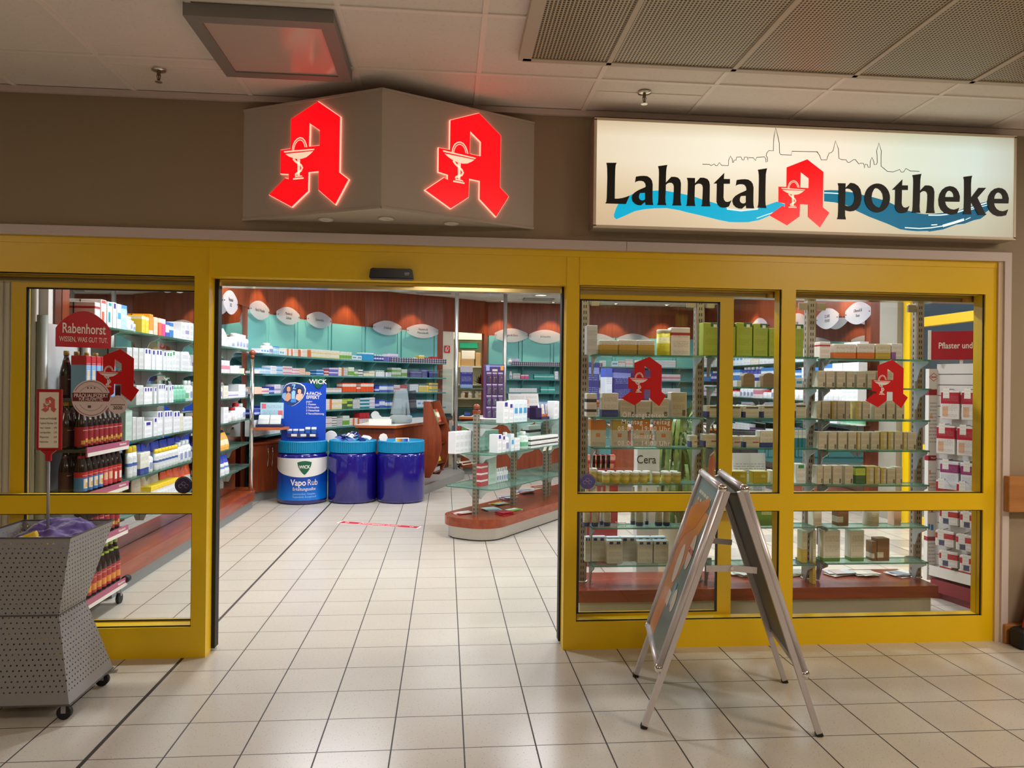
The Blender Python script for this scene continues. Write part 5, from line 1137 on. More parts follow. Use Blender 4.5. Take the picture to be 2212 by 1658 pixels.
# ------------------------------------------------------------------ juice rack behind the left window
RX, RXB, RY0, RY1 = -2.14, -2.46, 0.50, 1.08
rk = thing('juice_rack', 'wheeled grey rack of juice bottles with a red arched header sign', 'display rack', (-2.32, 0.8, 0), world=True)
MB().box(RXB - .01, RY0, 0.10, RXB, RY1, 1.86).build('back_panel', LGREY, rk)
for y in (RY0 + .02, RY1 - .02):
    MB().cyl((RXB + .03, y, 0.10), (RXB + .03, y, 1.90), 0.03, 18).build('side_tube', mat('grey_tube', (150, 152, 146), 0.4), rk)
MAU = mat('mauve_price_strip', (170, 84, 112), 0.45)
rz_ = [0.16, 0.515, 0.815, 1.09, 1.40]
for k, z in enumerate(rz_):
    sh = MB().box(RXB, RY0, z - .02, RX - .02, RY1, z).build('shelf', mat('dark_wire_shelf', (60, 60, 62), 0.5), rk)
    if k < 4:
        st = MB().box(RX - .02, RY0 - .01, z - .045, RX - .012, RY1 + .01, z + .012).build('price_strip', MAU, sh)
        MB().box(RX - .0118, RY0, z - .045, RX - .0105, RY1, z - .022).build('price_label_band', WHT, sh)
        me = text_mesh('Rabenhorst', .022, WFILM, .01); link('lettering', me, sh, plane_M((RX - .0115, RY1 - .09, z - .005), (0, 1, 0), (0, 0, 1)))
for x in (RX - .05, RXB + .04):
    for y in (RY0 + .04, RY1 - .03):
        c = MB().cyl((x, y, .10), (x, y, .14), .012, 10).bar((x - .012, y, .05), (x - .012, y, .11), .022, .004, 0, (1, 0, 0)).bar((x + .012, y, .05), (x + .012, y, .11), .022, .004, 0, (1, 0, 0)).build('caster', GREYM, rk)
        MB().cyl((x - .011, y, .034), (x + .011, y, .034), .034, 20).build('wheel', BLK, c)
MB().cyl((RX - .02, RY1 - .02, .155), (RX - .02, RY1 + .03, .155), .025, 14).build('bumper', BLK, rk)
# header
hL = Vector((-2.395, 0.60)); hR = Vector((-2.155, 0.80)); hd = (hR - hL); hw_ = hd.length
zb, zt_, zt = 1.715, 1.83, 1.945
arc = [(0, 0)] + [(hw_, 0)] + [(hw_ * (1 - q / 14.0), (zt_ - zb) + (zt - zt_) * math.sin(PI * q / 14.0) ** .8) for q in range(15)]
hM = plane_M((hL.x, hL.y, zb), (hd.x, hd.y, 0), (0, 0, 1))
HRED = mat('rack_header_red', (186, 26, 46), 0.4)
hdr = MB().prism(arc, -0.004, 0.004, 0, hM).build('header_sign', HRED, rk)
link('lettering', text_mesh('Rabenhorst', .088, WFILM, .012, sx=.60), hdr, hM @ Matrix.Translation((hw_ * .5, .115, .005)))
link('lettering', text_mesh('WISSEN, WAS GUT TUT.', .045, WFILM, .002, sx=.56), hdr, hM @ Matrix.Translation((hw_ * .5, .048, .005)))
JG = mat('dark_juice_glass', (34, 14, 14), 0.12, spec=0.7)
def juice(nm, lab_m, capc, neck):
    t_ = thing('juice_bottle', '', 'bottle', (0, 0, 0)); r = .036
    MB().lathe([(r * .9, 0), (r, .008), (r, .15), (r * .82, .185), (r * .5, .225), (r * .38, .25), (r * .38, .268)], 20).build('body', JG, t_)
    MB().lathe([(r * 1.015, .018), (r * 1.015, .135)], 20, cap=False).build('label', lab_m, t_)
    MB().lathe([(r * .60, .218), (r * .50, .232)], 20, cap=False).build('neck_label', mat('neck_%d_%d_%d' % neck, neck, .5), t_)
    MB().lathe([(r * .44, .262), (r * .44, .288), (r * .4, .29)], 18).build('cap', mat('cap_%d_%d_%d' % capc, capc, .4), t_)
    return t_
def jlabel(key, base, patch, bands=()):
    return printed(key, base, bands, (240, 220, 210), patch=patch, dens=10, inkz=(.76, .96))
protos = {'r': juice('r', jlabel('label_red', (150, 20, 36), [(.55, .85, .2, .4, (206, 160, 60)), (.2, .5, .1, .3, (206, 160, 60))]), (150, 24, 30), (140, 26, 36)),
          'b': juice('b', jlabel('label_blue', (60, 130, 200), [(.4, 1.01, .15, .65, (236, 226, 200)), (.6, 1.01, .2, .45, (226, 160, 80))], [(.72, 1.01, (190, 30, 40))]), (196, 44, 34), (190, 40, 50)),
          'p': juice('p', jlabel('label_rose', (206, 70, 80), [(.4, 1.01, .3, .7, (226, 190, 150))], [(.78, 1.01, (190, 30, 40))]), (196, 44, 34), (190, 40, 50)),
          'd': juice('d', jlabel('label_scarlet', (186, 40, 30), [(.5, 1.01, .2, .62, (236, 220, 210))]), (150, 30, 30), (190, 40, 50)),
          'g': juice('g', jlabel('label_amber', (176, 50, 50), [(.3, .8, .15, .5, (226, 150, 60))]), (170, 190, 90), (170, 200, 60)),
          'k': juice('k', jlabel('label_dark', (60, 16, 20), []), (170, 140, 60), (90, 30, 30))}
used_p = set()
def put_bottle(kind, x, y, z, label):
    g_ = 'juice bottles on the rack'
    if kind not in used_p:
        p_ = protos[kind]; used_p.add(kind); p_.location = (x, y, z); p_.rotation_euler = (0, 0, PI * .35); p_['label'] = label; p_['group'] = g_
    else: dup(protos[kind], (x, y, z), PI * .35, label, g_)
KD = {'r': 'red labelled juice bottle', 'b': 'blue labelled juice bottle with red cap', 'p': 'rose labelled juice bottle with red cap', 'd': 'scarlet labelled juice bottle', 'g': 'amber labelled juice bottle with green neck', 'k': 'dark juice bottle with gold cap'}
def brow(z, seq, x, y0, y1, shelf):
    cnt = {}
    for i, k in enumerate(seq):
        cnt[k] = cnt.get(k, 0) + 1; tot = seq.count(k)
        put_bottle(k, x, y0 + (y1 - y0) * i / (len(seq) - 1), z, '%s, %s from left %s' % (KD[k], ordn(cnt[k]) if tot > 1 else 'only one', shelf))
brow(rz_[3], 'rrrrrrrr', RX - .075, RY0 + .05, RY1 - .05, 'on fourth rack tier, front')
brow(rz_[3], 'kkkkkkkk', RX - .165, RY0 + .05, RY1 - .05, 'on fourth rack tier, rear')
brow(rz_[2], 'bbbbppddd'[:8], RX - .075, RY0 + .05, RY1 - .05, 'on third rack tier, front')
brow(rz_[2], 'kkkkkk', RX - .165, RY0 + .05, RY1 - .15, 'on third rack tier, rear')
brow(rz_[1], 'rrrrrrr', RX - .08, RY0 + .06, RY1 - .06, 'on second rack tier')
brow(rz_[0], 'gggggggg', RX - .075, RY0 + .05, RY1 - .05, 'on lowest rack tier')
brow(rz_[4], 'kkkk', RX - .19, RY0 + .10, RY1 - .10, 'on top rack tier')
tonic = printed('tonic_box', (120, 170, 226), [(.78, 1.01, (190, 24, 40))], (226, 232, 240), patch=[(.25, .75, .4, .66, (226, 200, 160))])
for i in range(6):
    o = MB().rbox(-.03, -.045, 0, .03, .045, .26).build('juice_carton', tonic); o.location = (RX - .085, RY0 + .06 + i * .068, rz_[4]); o.rotation_euler = (0, 0, PI / 2)
    tag(o, 'pale blue juice carton with red top, %s from left on the rack' % ordn(i + 1), 'carton', 'juice cartons on the rack top tier')
# white slatted blind at the left end of the shop
bl = MB()
for k in range(18):
    x = -3.24 + k * .04
    bl.lathe([(.0205, 0.05), (.0205, 2.95)], 8, 0, Matrix.Translation((x, 0.68, 0)), cap=False)
tag(bl.build('vertical_blind', mat('white_blind', (232, 228, 222), .5)), 'white vertical corrugated blind at the far left inside the shop', 'blind')
# ------------------------------------------------------------------ oval frosted signs above the shelves
def oval(w, h):
    k = 0.80; pts = []
    for i in range(17): 
        u = -1 + 2 * i / 16; pts.append((u * w / 2, -(h * .16) - (h * .34) * math.cos(u * PI / 2) ** .9))
    for i in range(17):
        u = 1 - 2 * i / 16; pts.append((u * w / 2, (h * .16) + (h * .34) * math.cos(u * PI / 2) ** .9))
    return pts
def shelf_sign(label, lines, pos, tang, w=0.44, h=0.28):
    t_ = thing('shelf_sign', label, 'sign', tuple(pos), 0, 'frosted oval shelf signs'); M = plane_M((0, 0, 0), (tang[0], tang[1], 0), (0, 0, 1))
    me = curve_mesh([oval(w, h)], .006, FROST, 'plate'); link('plate', me, t_, M)
    n = len(lines)
    for i, l_ in enumerate(lines):
        link('lettering', text_mesh(l_, .058, INK, -.004, sx=.74, shear=.25), t_, M @ Matrix.Translation((0, ((n - 1) / 2 - i) * .062, .004)))
    for s_ in (-1, 1): MB().cyl((s_ * (w / 2 - .025), 0, -.06), (s_ * (w / 2 - .025), 0, .012), .006, 10).build('mounting_pin', INK, t_, M)
def on_curve(px, py, off_, z):
    best = None; pts = offs(BW, off_)
    for P, Q in zip(pts[:-1], pts[1:]):
        p = onLine(px, py, P, Q); e = Vector((Q[0] - P[0], Q[1] - P[1])); t = Vector((p.x - P[0], p.y - P[1])).dot(e) / e.length_squared
        if best is None or abs(t - .5) < best[0]: best = (abs(t - .5), p, e.normalized())
    return Vector((best[1].x, best[1].y, z)), best[2]
for px, py, lines, lab, w_ in ((561, 670, ['Haut & Wunden'], 'frosted oval sign reading Haut & Wunden on the curved back wall', .42), (623, 682, ['Muskeln &', 'Gelenke'], 'frosted oval sign reading Muskeln & Gelenke on the curved back wall', .43), (690, 691, ['Schmerzfrei'], 'frosted oval sign reading Schmerzfrei on the curved back wall', .44),
                           (837, 708, ['Erkältung'], 'frosted oval sign reading Erkältung on the curved back wall', .45), (913, 715, ['Vitamine &', 'Mineralstoffe'], 'frosted oval sign reading Vitamine & Mineralstoffe beside the doorway', .46)):
    p, tg = on_curve(px, py, .07, 0); p.z = zat(p, px, py); shelf_sign(lab, lines, p, tg, w_ + .17, .25)
for px, py, lines, lab in ((1104, 724, ['Magen & Darm'], 'frosted oval sign reading Magen & Darm right of the doorway'), (1178, 727, ['Schmerzfrei'], 'frosted oval sign reading Schmerzfrei right of the doorway'), (1290, 735, ['Hals'], 'frosted oval sign half hidden behind the left window bay cartons'), (1368, 735, ['Hand & Beine'], 'frosted oval sign reading Hand & Beine seen through the left window')):
    p = onLine(px, py, (0.8, 10.03), (5.2, 10.2)); p.z = zat(p, px, py); shelf_sign(lab, lines, p, (1, .03), .64, .27)
for y, lines, lab, py, px in ((3.35, ['Avène'], 'frosted oval sign cut by the window header above the left shelves', 600, 385), (5.35, ['Bepanthol', 'SOS'], 'frosted oval sign on wood at the far end of the left wall', 653, 498)):
    p = onX(px, py, -2.44); shelf_sign(lab, lines, p, (0, 1), .56, .27)
for px, py, lines, lab in ((1853, 676, ['Olivenöl &', 'Rose'], 'frosted oval sign nearest the window on the right wall'), (1787, 688, ['CLAIRE', 'FISHER'], 'frosted oval sign reading CLAIRE FISHER on the right wall'), (1722, 697, ['Vital'], 'frosted oval sign behind the window post on the right wall'), (1640, 705, ['Sanfte Pflege'], 'frosted oval sign above the lime green cartons on the right wall')):
    p = onX(px, py, 5.12); shelf_sign(lab, lines, p, (0, -1), .58, .28)

# spot lamps recessed in the ceiling in front of the wooden fascia
def spot(x, y, e=52, tilt=0.0, rz=0.0, size=1.45, label=''):
    t_ = thing('ceiling_spot', label, 'lamp', (x, y, CZ), 0, 'recessed spots along the shop walls')
    MB().lathe([(.05, 0), (.055, -.006), (.042, -.008), (.036, .0)], 18, cap=False).build('ring', CHROME, t_)
    MB().lathe([(.001, -.002), (.036, -.002)], 18, cap=False).build('lens', mat('lit_spot_lens', (255, 250, 240), .3, emit=(255, 244, 224), estr=6.0), t_)
    lamp('spot_light', 'SPOT', (x, y, CZ - .02), e, (255, 226, 186), rot=(tilt, 0, rz), spot_size=size, spot_blend=.4, shadow_soft_size=.03)
cps = offs(BW, .27); k_ = 0
for i, (px, lab) in enumerate(((600, 'recessed ceiling spot over the Haut & Wunden sign'), (668, 'recessed ceiling spot over the Muskeln & Gelenke sign'), (775, 'recessed ceiling spot over the middle of the curved wall'), (905, 'recessed ceiling spot over the Vitamine sign'))):
    p, tg = on_curve(px, 640, .27, 0); spot(p.x, p.y, label=lab)
for px, lab in ((1085, 'recessed ceiling spot over the Magen & Darm sign'), (1195, 'recessed ceiling spot over the right Schmerzfrei sign'), (1330, 'recessed ceiling spot far back behind the left window'), (1440, 'recessed ceiling spot in the far right corner')):
    p = onLine(px, 660, (0.8, 9.83), (5.2, 10.0)); spot(p.x, p.y, label=lab)
for y, lab in ((2.6, 'recessed ceiling spot over the near left shelves'), (4.3, 'recessed ceiling spot over the far left shelves'), (1.5, 'recessed ceiling spot over the left shelf end')): spot(-2.28, y, label=lab)
for y, lab in ((5.0, 'recessed ceiling spot nearest the window on the right wall'), (6.4, 'recessed ceiling spot second along the right wall'), (7.9, 'recessed ceiling spot third along the right wall')): spot(4.92, y, label=lab)
p = onZ(1168, 637, CZ)
t_ = thing('ceiling_downlight', 'round ceiling downlight lit inside the shop near the right door edge', 'lamp', (p.x, p.y, CZ))
MB().lathe([(.13, 0), (.14, -.01), (.11, -.014), (.10, 0)], 28, cap=False).build('ring', WHT, t_)
for a_ in range(4): MB().lathe([(.001, -.004), (.022, -.006), (.024, 0)], 12, 0, Matrix.Translation((-.07 + a_ * .047, 0, 0)), cap=False).build('bulb', MC['lit_spot_lens'], t_)
p = onZ(1163, 646, CZ)
t_ = thing('ceiling_vent', 'flat grey ceiling panel beside the round shop downlight', 'vent', (p.x, p.y, CZ)); MB().rbox(-.28, -.16, -.02, .28, .16, 0).build('cover', mat('grey_vent', (170, 168, 164), .5), t_)
p = onZ(937, 631, CZ)
t_ = thing('ceiling_vent', 'small ceiling panel above the curved wall near the doorway', 'vent', (p.x, p.y, CZ)); MB().rbox(-.30, -.16, -.015, .30, .16, 0).build('cover', MC['grey_vent'], t_)

# ceiling-high steel rods at the service counter
for x, y, lab in ((0.165, 7.83, 'steel pole from floor to ceiling near the doorway, left of the purple tower'), (0.985, 8.25, 'steel pole from floor to ceiling right of the purple tower')):
    t_ = thing('steel_pole', lab, 'pole', (x, y, 0), 0, 'ceiling poles at the counter'); MB().cyl((0, 0, 0), (0, 0, CZ), .032, 18).build('tube', STEEL, t_)
    MB().lathe([(.06, 0), (.055, .012)], 18).build('foot', STEEL, t_)

# ------------------------------------------------------------------ giant salve jars
def big_jar(x, y, label, open_top):
    t_ = thing('giant_jar', label, 'promotional jar', (x, y, 0), 0, 'giant salve jars')
    R_ = .305
    body = MB().lathe([(.27, 0), (.295, .012), (R_, .04), (R_, .585), (.298, .61), (.28, .63)], 56).build('body', mat('deep_blue_gloss', (22, 12, 118), .14, spec=.6, coat=.6), t_)
    lid = MB(); n = 72; vs = []
    for z in (.632, .765):
        for i in range(n * 2):
            a = PI * i / n; r = .293 + (.005 if i % 2 else 0); vs.append((r * math.cos(a), r * math.sin(a), z))
    m2 = n * 2; lid.add(vs, [(i, (i + 1) % m2, m2 + (i + 1) % m2, m2 + i) for i in range(m2)], 0, False)
    lid.lathe([(.298, .765), (.293, .778), (.275, .778), (.27, .73), (.0, .728)], 56, cap=False).lathe([(.25, .632), (.298, .632)], 56, cap=False)
    lid.build('lid', mat('petrol_blue_lid', (0, 126, 172), .38), t_)
    return t_
JX = [(-1.79, 5.375), (-1.172, 5.42), (-0.563, 5.42)]
j1 = big_jar(*JX[0], 'giant blue salve jar with printed white and blue label, leftmost', True)
j2 = big_jar(*JX[1], 'plain giant blue jar filled with packets, middle of the three', True)
j3 = big_jar(*JX[2], 'plain giant blue jar with two round tags, rightmost', True)
# label: white shield field over a blue fade, wrapped round the body
face = math.atan2(CAM.y - JX[0][1], CAM.x - JX[0][0])
def wrapped(fn_lo, fn_hi, a0, a1, r, m_, name, parent, n=40):
    mb = MB(); vs = []
    for i in range(n + 1):
        u = i / n; a = face + math.radians(a0 + (a1 - a0) * u)
        for z in (fn_lo(u), fn_hi(u)): vs.append((r * math.cos(a), r * math.sin(a), z))
    mb.add(vs, [(2 * i, 2 * i + 2, 2 * i + 3, 2 * i + 1) for i in range(n)], 0, True); return mb.build(name, m_, parent)
def fade_mat():
    s = NB('blue_fade_print'); x, y, z = s.xyz()
    s.link(s.ramp(z, [(0.0, (0, 120, 220)), (0.45, (4, 70, 170)), (1.0, (14, 10, 90))]), s.b.inputs['Base Color']); s.b.inputs['Roughness'].default_value = .25; return s.m
wrapped(lambda u: .055, lambda u: .555, -88, 88, .3062, fade_mat(), 'label', j1)
wl_ = wrapped(lambda u: .34 + .11 * (abs(2 * u - 1) ** 2), lambda u: .572, -88, 88, .3072, mat('label_white', (226, 222, 218), .35), 'label_field', j1)
def bent_text(body, size, z, m_, parent, r=.3085, bold=0.0, sx=1.0, shear=0.0, da=0.0, name='lettering'):
    me = text_mesh(body, size, m_, bold, .0006, sx=sx, shear=shear)
    for v in me.vertices:
        a = face + (v.co.x / r) + da; rr_ = r + v.co.z; zz = z + v.co.y; v.co = (rr_ * math.cos(a), rr_ * math.sin(a), zz)
    return link(name, me, parent)
def shield(w, h):
    return [(w / 2 * math.sin(t_), h * (.5 - .08 + .08 * math.cos(t_))) for t_ in [i / 8 * PI / 2 - 0 for i in range(-8, 9)]][::1]
def shield_poly(w, h):
    top = [(-w / 2 + w * i / 10, h * (.40 + .10 * math.sin(PI * i / 10))) for i in range(11)]
    rt = [(w / 2 * (1 - (i / 10.0) ** 1.6) ** .8 * (1.0 - .0 * i), h * (.40 - .90 * i / 10.0)) for i in range(1, 10)]
    lt = [(-x, y) for x, y in rt[::-1]]
    return top + rt + [(0, -h * .5)] + lt
GRN = mat('emblem_green', (24, 92, 66), .25); GRNL = mat('emblem_rim_green', (110, 160, 140), .3)
def bent_mesh(me, z, r, da, parent, name):
    for v in me.vertices:
        a = face + v.co.x / r + da; rr_ = r + v.co.z; zz = z + v.co.y; v.co = (rr_ * math.cos(a), rr_ * math.sin(a), zz)
    return link(name, me, parent)
DA = 0.07
smb = MB(); n_s = 24; vs_ = []
for i in range(n_s + 1):
    u = -1 + 2 * i / n_s; x_ = u * .0875; ub = (1 - abs(u) ** 1.25) ** .625
    for z_ in (.17 * (.40 - .90 * ub), .17 * (.40 + .10 * math.cos(u * PI / 2))): vs_.append((x_, z_, 0))
smb.add(vs_, [(2 * i, 2 * i + 2, 2 * i + 3, 2 * i + 1) for i in range(n_s)])
sh_ = bent_mesh(smb.mesh('emblem', GRN), .455, .3088, DA, j1, 'emblem')
bent_text('WICK', .054, .465, WFILM, sh_, .3100, .022, .90, da=DA)
bent_text('Vapo', .105, .272, WFILM, j1, .3085, .02, .86, da=DA - .24); bent_text('Rub', .105, .272, WFILM, j1, .3085, -.004, .80, da=DA + .33)
bent_text('Erkältungssalbe', .056, .195, WFILM, j1, .3085, 0, .82, da=DA)
bent_text('Levomenthol, Campher,', .035, .135, mat('pale_blue_print', (150, 200, 240), .4), j1, .3085, 0, .82, .2, da=DA); bent_text('Terpentinöl, Eucalyptusöl', .035, .10, MC['pale_blue_print'], j1, .3085, 0, .82, .2, da=DA)
# promotional card standing in the first jar
PCY = 5.36; pcx0 = onY(608, 880, PCY).x; pcx1 = onY(704, 880, PCY).x; pz1 = onY(655, 826, PCY).z
pw = pcx1 - pcx0; pz0 = .74; ph = pz1 - pz0
pcd = thing('promotion_card', 'blue promotion card with green emblem standing in the labelled giant jar', 'display', ((pcx0 + pcx1) / 2, PCY, pz0))
PM = front_M(0, 0, ph / 2)
def card_mat():
    s = NB('blue_card_print'); x, y, z = s.xyz(); s.link(s.ramp(z, [(0.0, (8, 36, 130)), (0.5, (10, 70, 186)), (1.0, (50, 128, 220))]), s.b.inputs['Base Color']); s.b.inputs['Roughness'].default_value = .35; return s.m
link('card', curve_mesh([[(-pw / 2, -ph / 2), (pw / 2, -ph / 2), (pw / 2, ph / 2 - .01), (pw / 2 - .01, ph / 2), (-pw / 2 + .09, ph / 2), (-pw / 2 + .02, ph / 2 - .05), (-pw / 2, ph / 2 - .13)]], .008, card_mat(), 'card'), pcd, PM)
def pflat(polys, m_, z, name, parent=pcd, t=.001):
    me = curve_mesh(polys, t, m_, name); me.transform(Matrix.Translation((0, 0, z))); return link(name, me, parent, PM)
import itertools
fig_n = itertools.count()
def pflat2(polys, m_, z, name, parent):
    me = curve_mesh(polys, .001, m_, name); me.transform(Matrix.Translation((0, 0, z))); return link(name, me, parent)
sc_ = pw / (1180 - 190.0)
def cp(l): return [((q[0] - 685) * sc_, ph / 2 - (q[1] - 265) * sc_ * .985) for q in l]
heart = cp([(200, 520), (230, 400), (290, 310), (380, 270), (500, 262), (620, 285), (700, 340), (732, 420), (715, 520), (660, 630), (580, 720), (480, 790), (420, 812), (350, 790), (260, 710), (200, 630)])
pflat([heart], WFILM, .0045, 'photo_rim'); hin = [(x * .95 + (-.235 * pw / .55) * .05, y * .955 + .006) for x, y in heart]
ph_ = pflat([hin], mat('photo_night_blue', (36, 66, 130), .4), .0056, 'photo')
for l_, m_ in (([(290, 480), (300, 360), (350, 335), (395, 360), (400, 470), (350, 490)], mat('dark_hair', (40, 28, 26), .6)), ([(306, 460), (310, 375), (350, 352), (385, 375), (388, 460), (350, 485)], mat('printed_skin', (214, 160, 130), .5)),
               ([(520, 500), (525, 410), (580, 375), (640, 410), (655, 500), (580, 520)], MC['dark_hair']), ([(548, 500), (552, 430), (590, 412), (628, 435), (628, 510), (590, 525)], mat('printed_skin_light', (236, 190, 164), .5)),
               ([(265, 680), (290, 540), (340, 490), (400, 530), (400, 640), (330, 700)], MC['printed_skin']), ([(500, 640), (520, 540), (590, 515), (670, 530), (650, 620), (580, 690)], MC['printed_skin_light']),
               ([(205, 610), (215, 520), (290, 500), (270, 690)], mat('photo_shirt_blue', (130, 176, 226), .5)), ([(395, 690), (410, 640), (510, 640), (520, 690), (510, 725), (400, 725)], mat('photo_pack_blue', (60, 140, 220), .5)),
               ([(420, 310), (505, 300), (470, 400), (515, 395), (510, 415), (440, 415), (470, 330), (425, 335)], mat('photo_mist_blue', (150, 206, 240), .5)), ([(415, 640), (415, 480), (460, 440), (500, 470), (490, 640)], MC['photo_mist_blue'])):
    pflat2([cp(l_)], m_, .0068 + .0004 * next(fig_n), 'printed_figure', ph_)
shp = [(x + (1005 - 685) * sc_, y + ph / 2 - (262 - 265) * sc_) for x, y in shield_poly(300 * sc_, 290 * sc_)]
em_ = pflat([shp], GRN, .010, 'emblem', pcd, .006)
link('lettering', text_mesh('WICK', .098 * pw / .55 * .82, WFILM, .02), em_, Matrix.Translation(((1000 - 685) * sc_, ph / 2 + (265 - 245) * sc_, .0145)))
for body, y_, sz, bd in (('4-FACH-', 515, 82, .02), ('EFFEKT', 600, 82, .02), ('gegen', 690, 52, -.003), ('1 Husten', 757, 52, .004), ('2 Schnupfen', 826, 52, .004), ('3 Heiserkeit', 897, 52, .004), ('4 Verschleimung', 970, 52, .004)):
    me = text_mesh(body, sz * sc_ * 1.25, WFILM, bd, align='LEFT', sx=.92); link('lettering', me, pcd, PM @ Matrix.Translation(((738 - 685) * sc_, ph / 2 - (y_ - 265) * sc_, .0048)))
# small pocket with packs on the card
pk = MB().box(-.19, -.055, .075, .19, -.05, .125).box(-.19, -.05, .07, .19, -.006, .075).build('pocket', glassy('tinted_pocket', tint=(170, 180, 226), body=.3, bodycol=(120, 130, 200)), pcd)
for k in range(3): MB().box(-.14 + k * .115, -.057, .085, -.07 + k * .115, -.0555, .115).build('price_label', WFILM, pk)
for k in range(5):
    x_ = -.165 + k * .075; top = .175 if k < 3 else .20
    o = MB().rbox(-.03, -.016, 0, .03, .016, top - .076).build('salve_pack', printed('salve_pack_print', (40, 90, 170), [(.78, 1.01, (232, 236, 240)), (-.1, .25, (60, 130, 90))], None)); o.location = (pcd.location.x + x_, PCY - .03, pz0 + .0765); tag(o, 'small blue salve pack in the card pocket, %s from left' % ordn(k + 1), 'pack', 'salve packs on the promotion card')
# packets in the middle jar, tags in the right jar
rg = random.Random(3)
for k in range(22):
    a = rg.uniform(0, 6.28); r_ = rg.uniform(0, .2); mb = MB()
    M = Matrix.Rotation(rg.uniform(-.7, .7), 4, 'X') @ Matrix.Rotation(rg.uniform(-.5, .5), 4, 'Y')
    mb.add([M @ Vector(v) for v in [(-.06, -.035, .0), (-.02, -.04, .012), (.02, -.035, .010), (.06, -.04, 0), (-.06, .035, 0), (-.02, .035, .016), (.02, .04, .012), (.06, .035, 0), (-.02, 0, -.01), (.02, 0, -.01)]], [(0, 1, 5, 4), (1, 2, 6, 5), (2, 3, 7, 6), (0, 4, 8), (1, 0, 8), (4, 5, 8), (2, 1, 8, 9), (5, 6, 9, 8), (3, 2, 9), (6, 7, 9), (7, 3, 9)])
    o = mb.build('sachet', [mat('navy_foil', (30, 34, 110), .25), mat('white_foil', (226, 226, 236), .3), mat('blue_foil', (70, 80, 160), .25)][k % 3]); o.location = (JX[1][0] + r_ * math.cos(a), JX[1][1] + r_ * math.sin(a), .775 + (.2 - r_) * .3 + rg.uniform(0, .02)); o.rotation_euler = (0, 0, rg.uniform(0, 6))
    tag(o, 'foil sachet in the heap filling the middle giant jar', 'sachet', 'foil sachets in the middle jar')
p = onY(828, 950, 5.30); t_ = thing('round_tag', 'white round tag standing in the rightmost giant jar', 'tag', (p.x, 5.30, .73)); MB().lathe([(.055, -.006), (.055, .006)], 8, 0, front_M(0, 0, .085)).build('disc', WFILM, t_); MB().box(-.006, -.004, 0, .006, .004, .04).build('stick', WFILM, t_)
p = onY(869, 945, 5.28); t_ = thing('colour_card', 'small colour striped card standing in the rightmost giant jar', 'card', (p.x, 5.28, .73)); MB().rbox(-.085, -.005, 0, .085, .005, .085).build('card', WFILM, t_)
for k, c in enumerate([(226, 196, 70), (226, 150, 60), (210, 110, 60), (90, 150, 190), (40, 110, 190), (60, 50, 160)]): MB().box(-.07 + k * .0235, -.0062, .03, -.0465 + k * .0235, -.005, .075).build('colour_stripe', mat('stripe_%d' % k, c, .4), t_)
p = onY(715, 940, 5.62); t_ = MB().lathe([(.072, -.006), (.072, .006)], 32, 0, front_M(0, 0, 0)).build('tin_lid', mat('dark_grey_disc', (96, 100, 108), .4)); t_.location = (p.x, 5.62, .80); tag(t_, 'round grey advertising disc between the first two giant jars', 'disc'); MB().lathe([(.072, -.008), (.078, -.008), (.078, .008), (.072, .008)], 32, 0, front_M(0, 0, 0)).build('rim', WFILM, t_); MB().box(-.03, -.009, -.03, .05, -.0065, .03, 0, Matrix.Rotation(.5, 4, 'Y')).build('print', WFILM, t_); MB().cyl((0, 0, -.07), (0, .01, -.79), .006, 8).build('stick', STEEL, t_)

# ------------------------------------------------------------------ counters
CT = mat('white_counter_top', (232, 228, 224), .3)
def counter(label, top, base, foot, z1=.93):
    t_ = thing('service_counter', label, 'counter', (top[0][0], top[0][1], 0), 0, 'service counters', world=True)
    MB().prism(base, .12, z1 - .035).build('front', WOODV, t_); MB().prism(foot, 0, .12).build('plinth', mat('grey_plinth', (150, 150, 146), .4, metal=.2), t_)
    tp = MB().prism(top, z1 - .035, z1, 1).build('worktop', [CT, wood('orange_wood_edge', (170, 84, 36), (190, 104, 50), along='x')], t_)
    MB().prism(top, z1, z1 + .002).build('surface', CT, tp)
    return t_
counter('curved cherry wood service counter behind the giant jars', [(-1.22, 6.0), (-.66, 5.92), (-.42, 6.55), (.12, 8.3), (-.45, 8.4), (-1.1, 7.0)], [(-1.18, 6.06), (-.68, 5.98), (-.45, 6.6), (.06, 8.2), (-.45, 8.3), (-1.06, 7.0)], [(-1.16, 6.1), (-.34, 5.72), (.31, 7.55), (.2, 8.2), (-.45, 8.2), (-1.0, 7.0)])
counter('cherry wood desk behind the gondola by the steel poles', [(.22, 8.05), (2.2, 7.6), (2.4, 8.2), (.3, 8.7)], [(.26, 8.12), (2.15, 7.68), (2.3, 8.1), (.35, 8.6)], [(.3, 8.2), (2.1, 7.76), (2.2, 8.0), (.4, 8.5)], .96)
counter('small cherry wood counter deep inside behind the right window', [(2.3, 6.0), (4.0, 5.8), (4.1, 6.5), (2.4, 6.7)], [(2.35, 6.08), (3.95, 5.88), (4.0, 6.4), (2.45, 6.6)], [(2.4, 6.15), (3.9, 5.95), (3.95, 6.3), (2.5, 6.5)], .93)
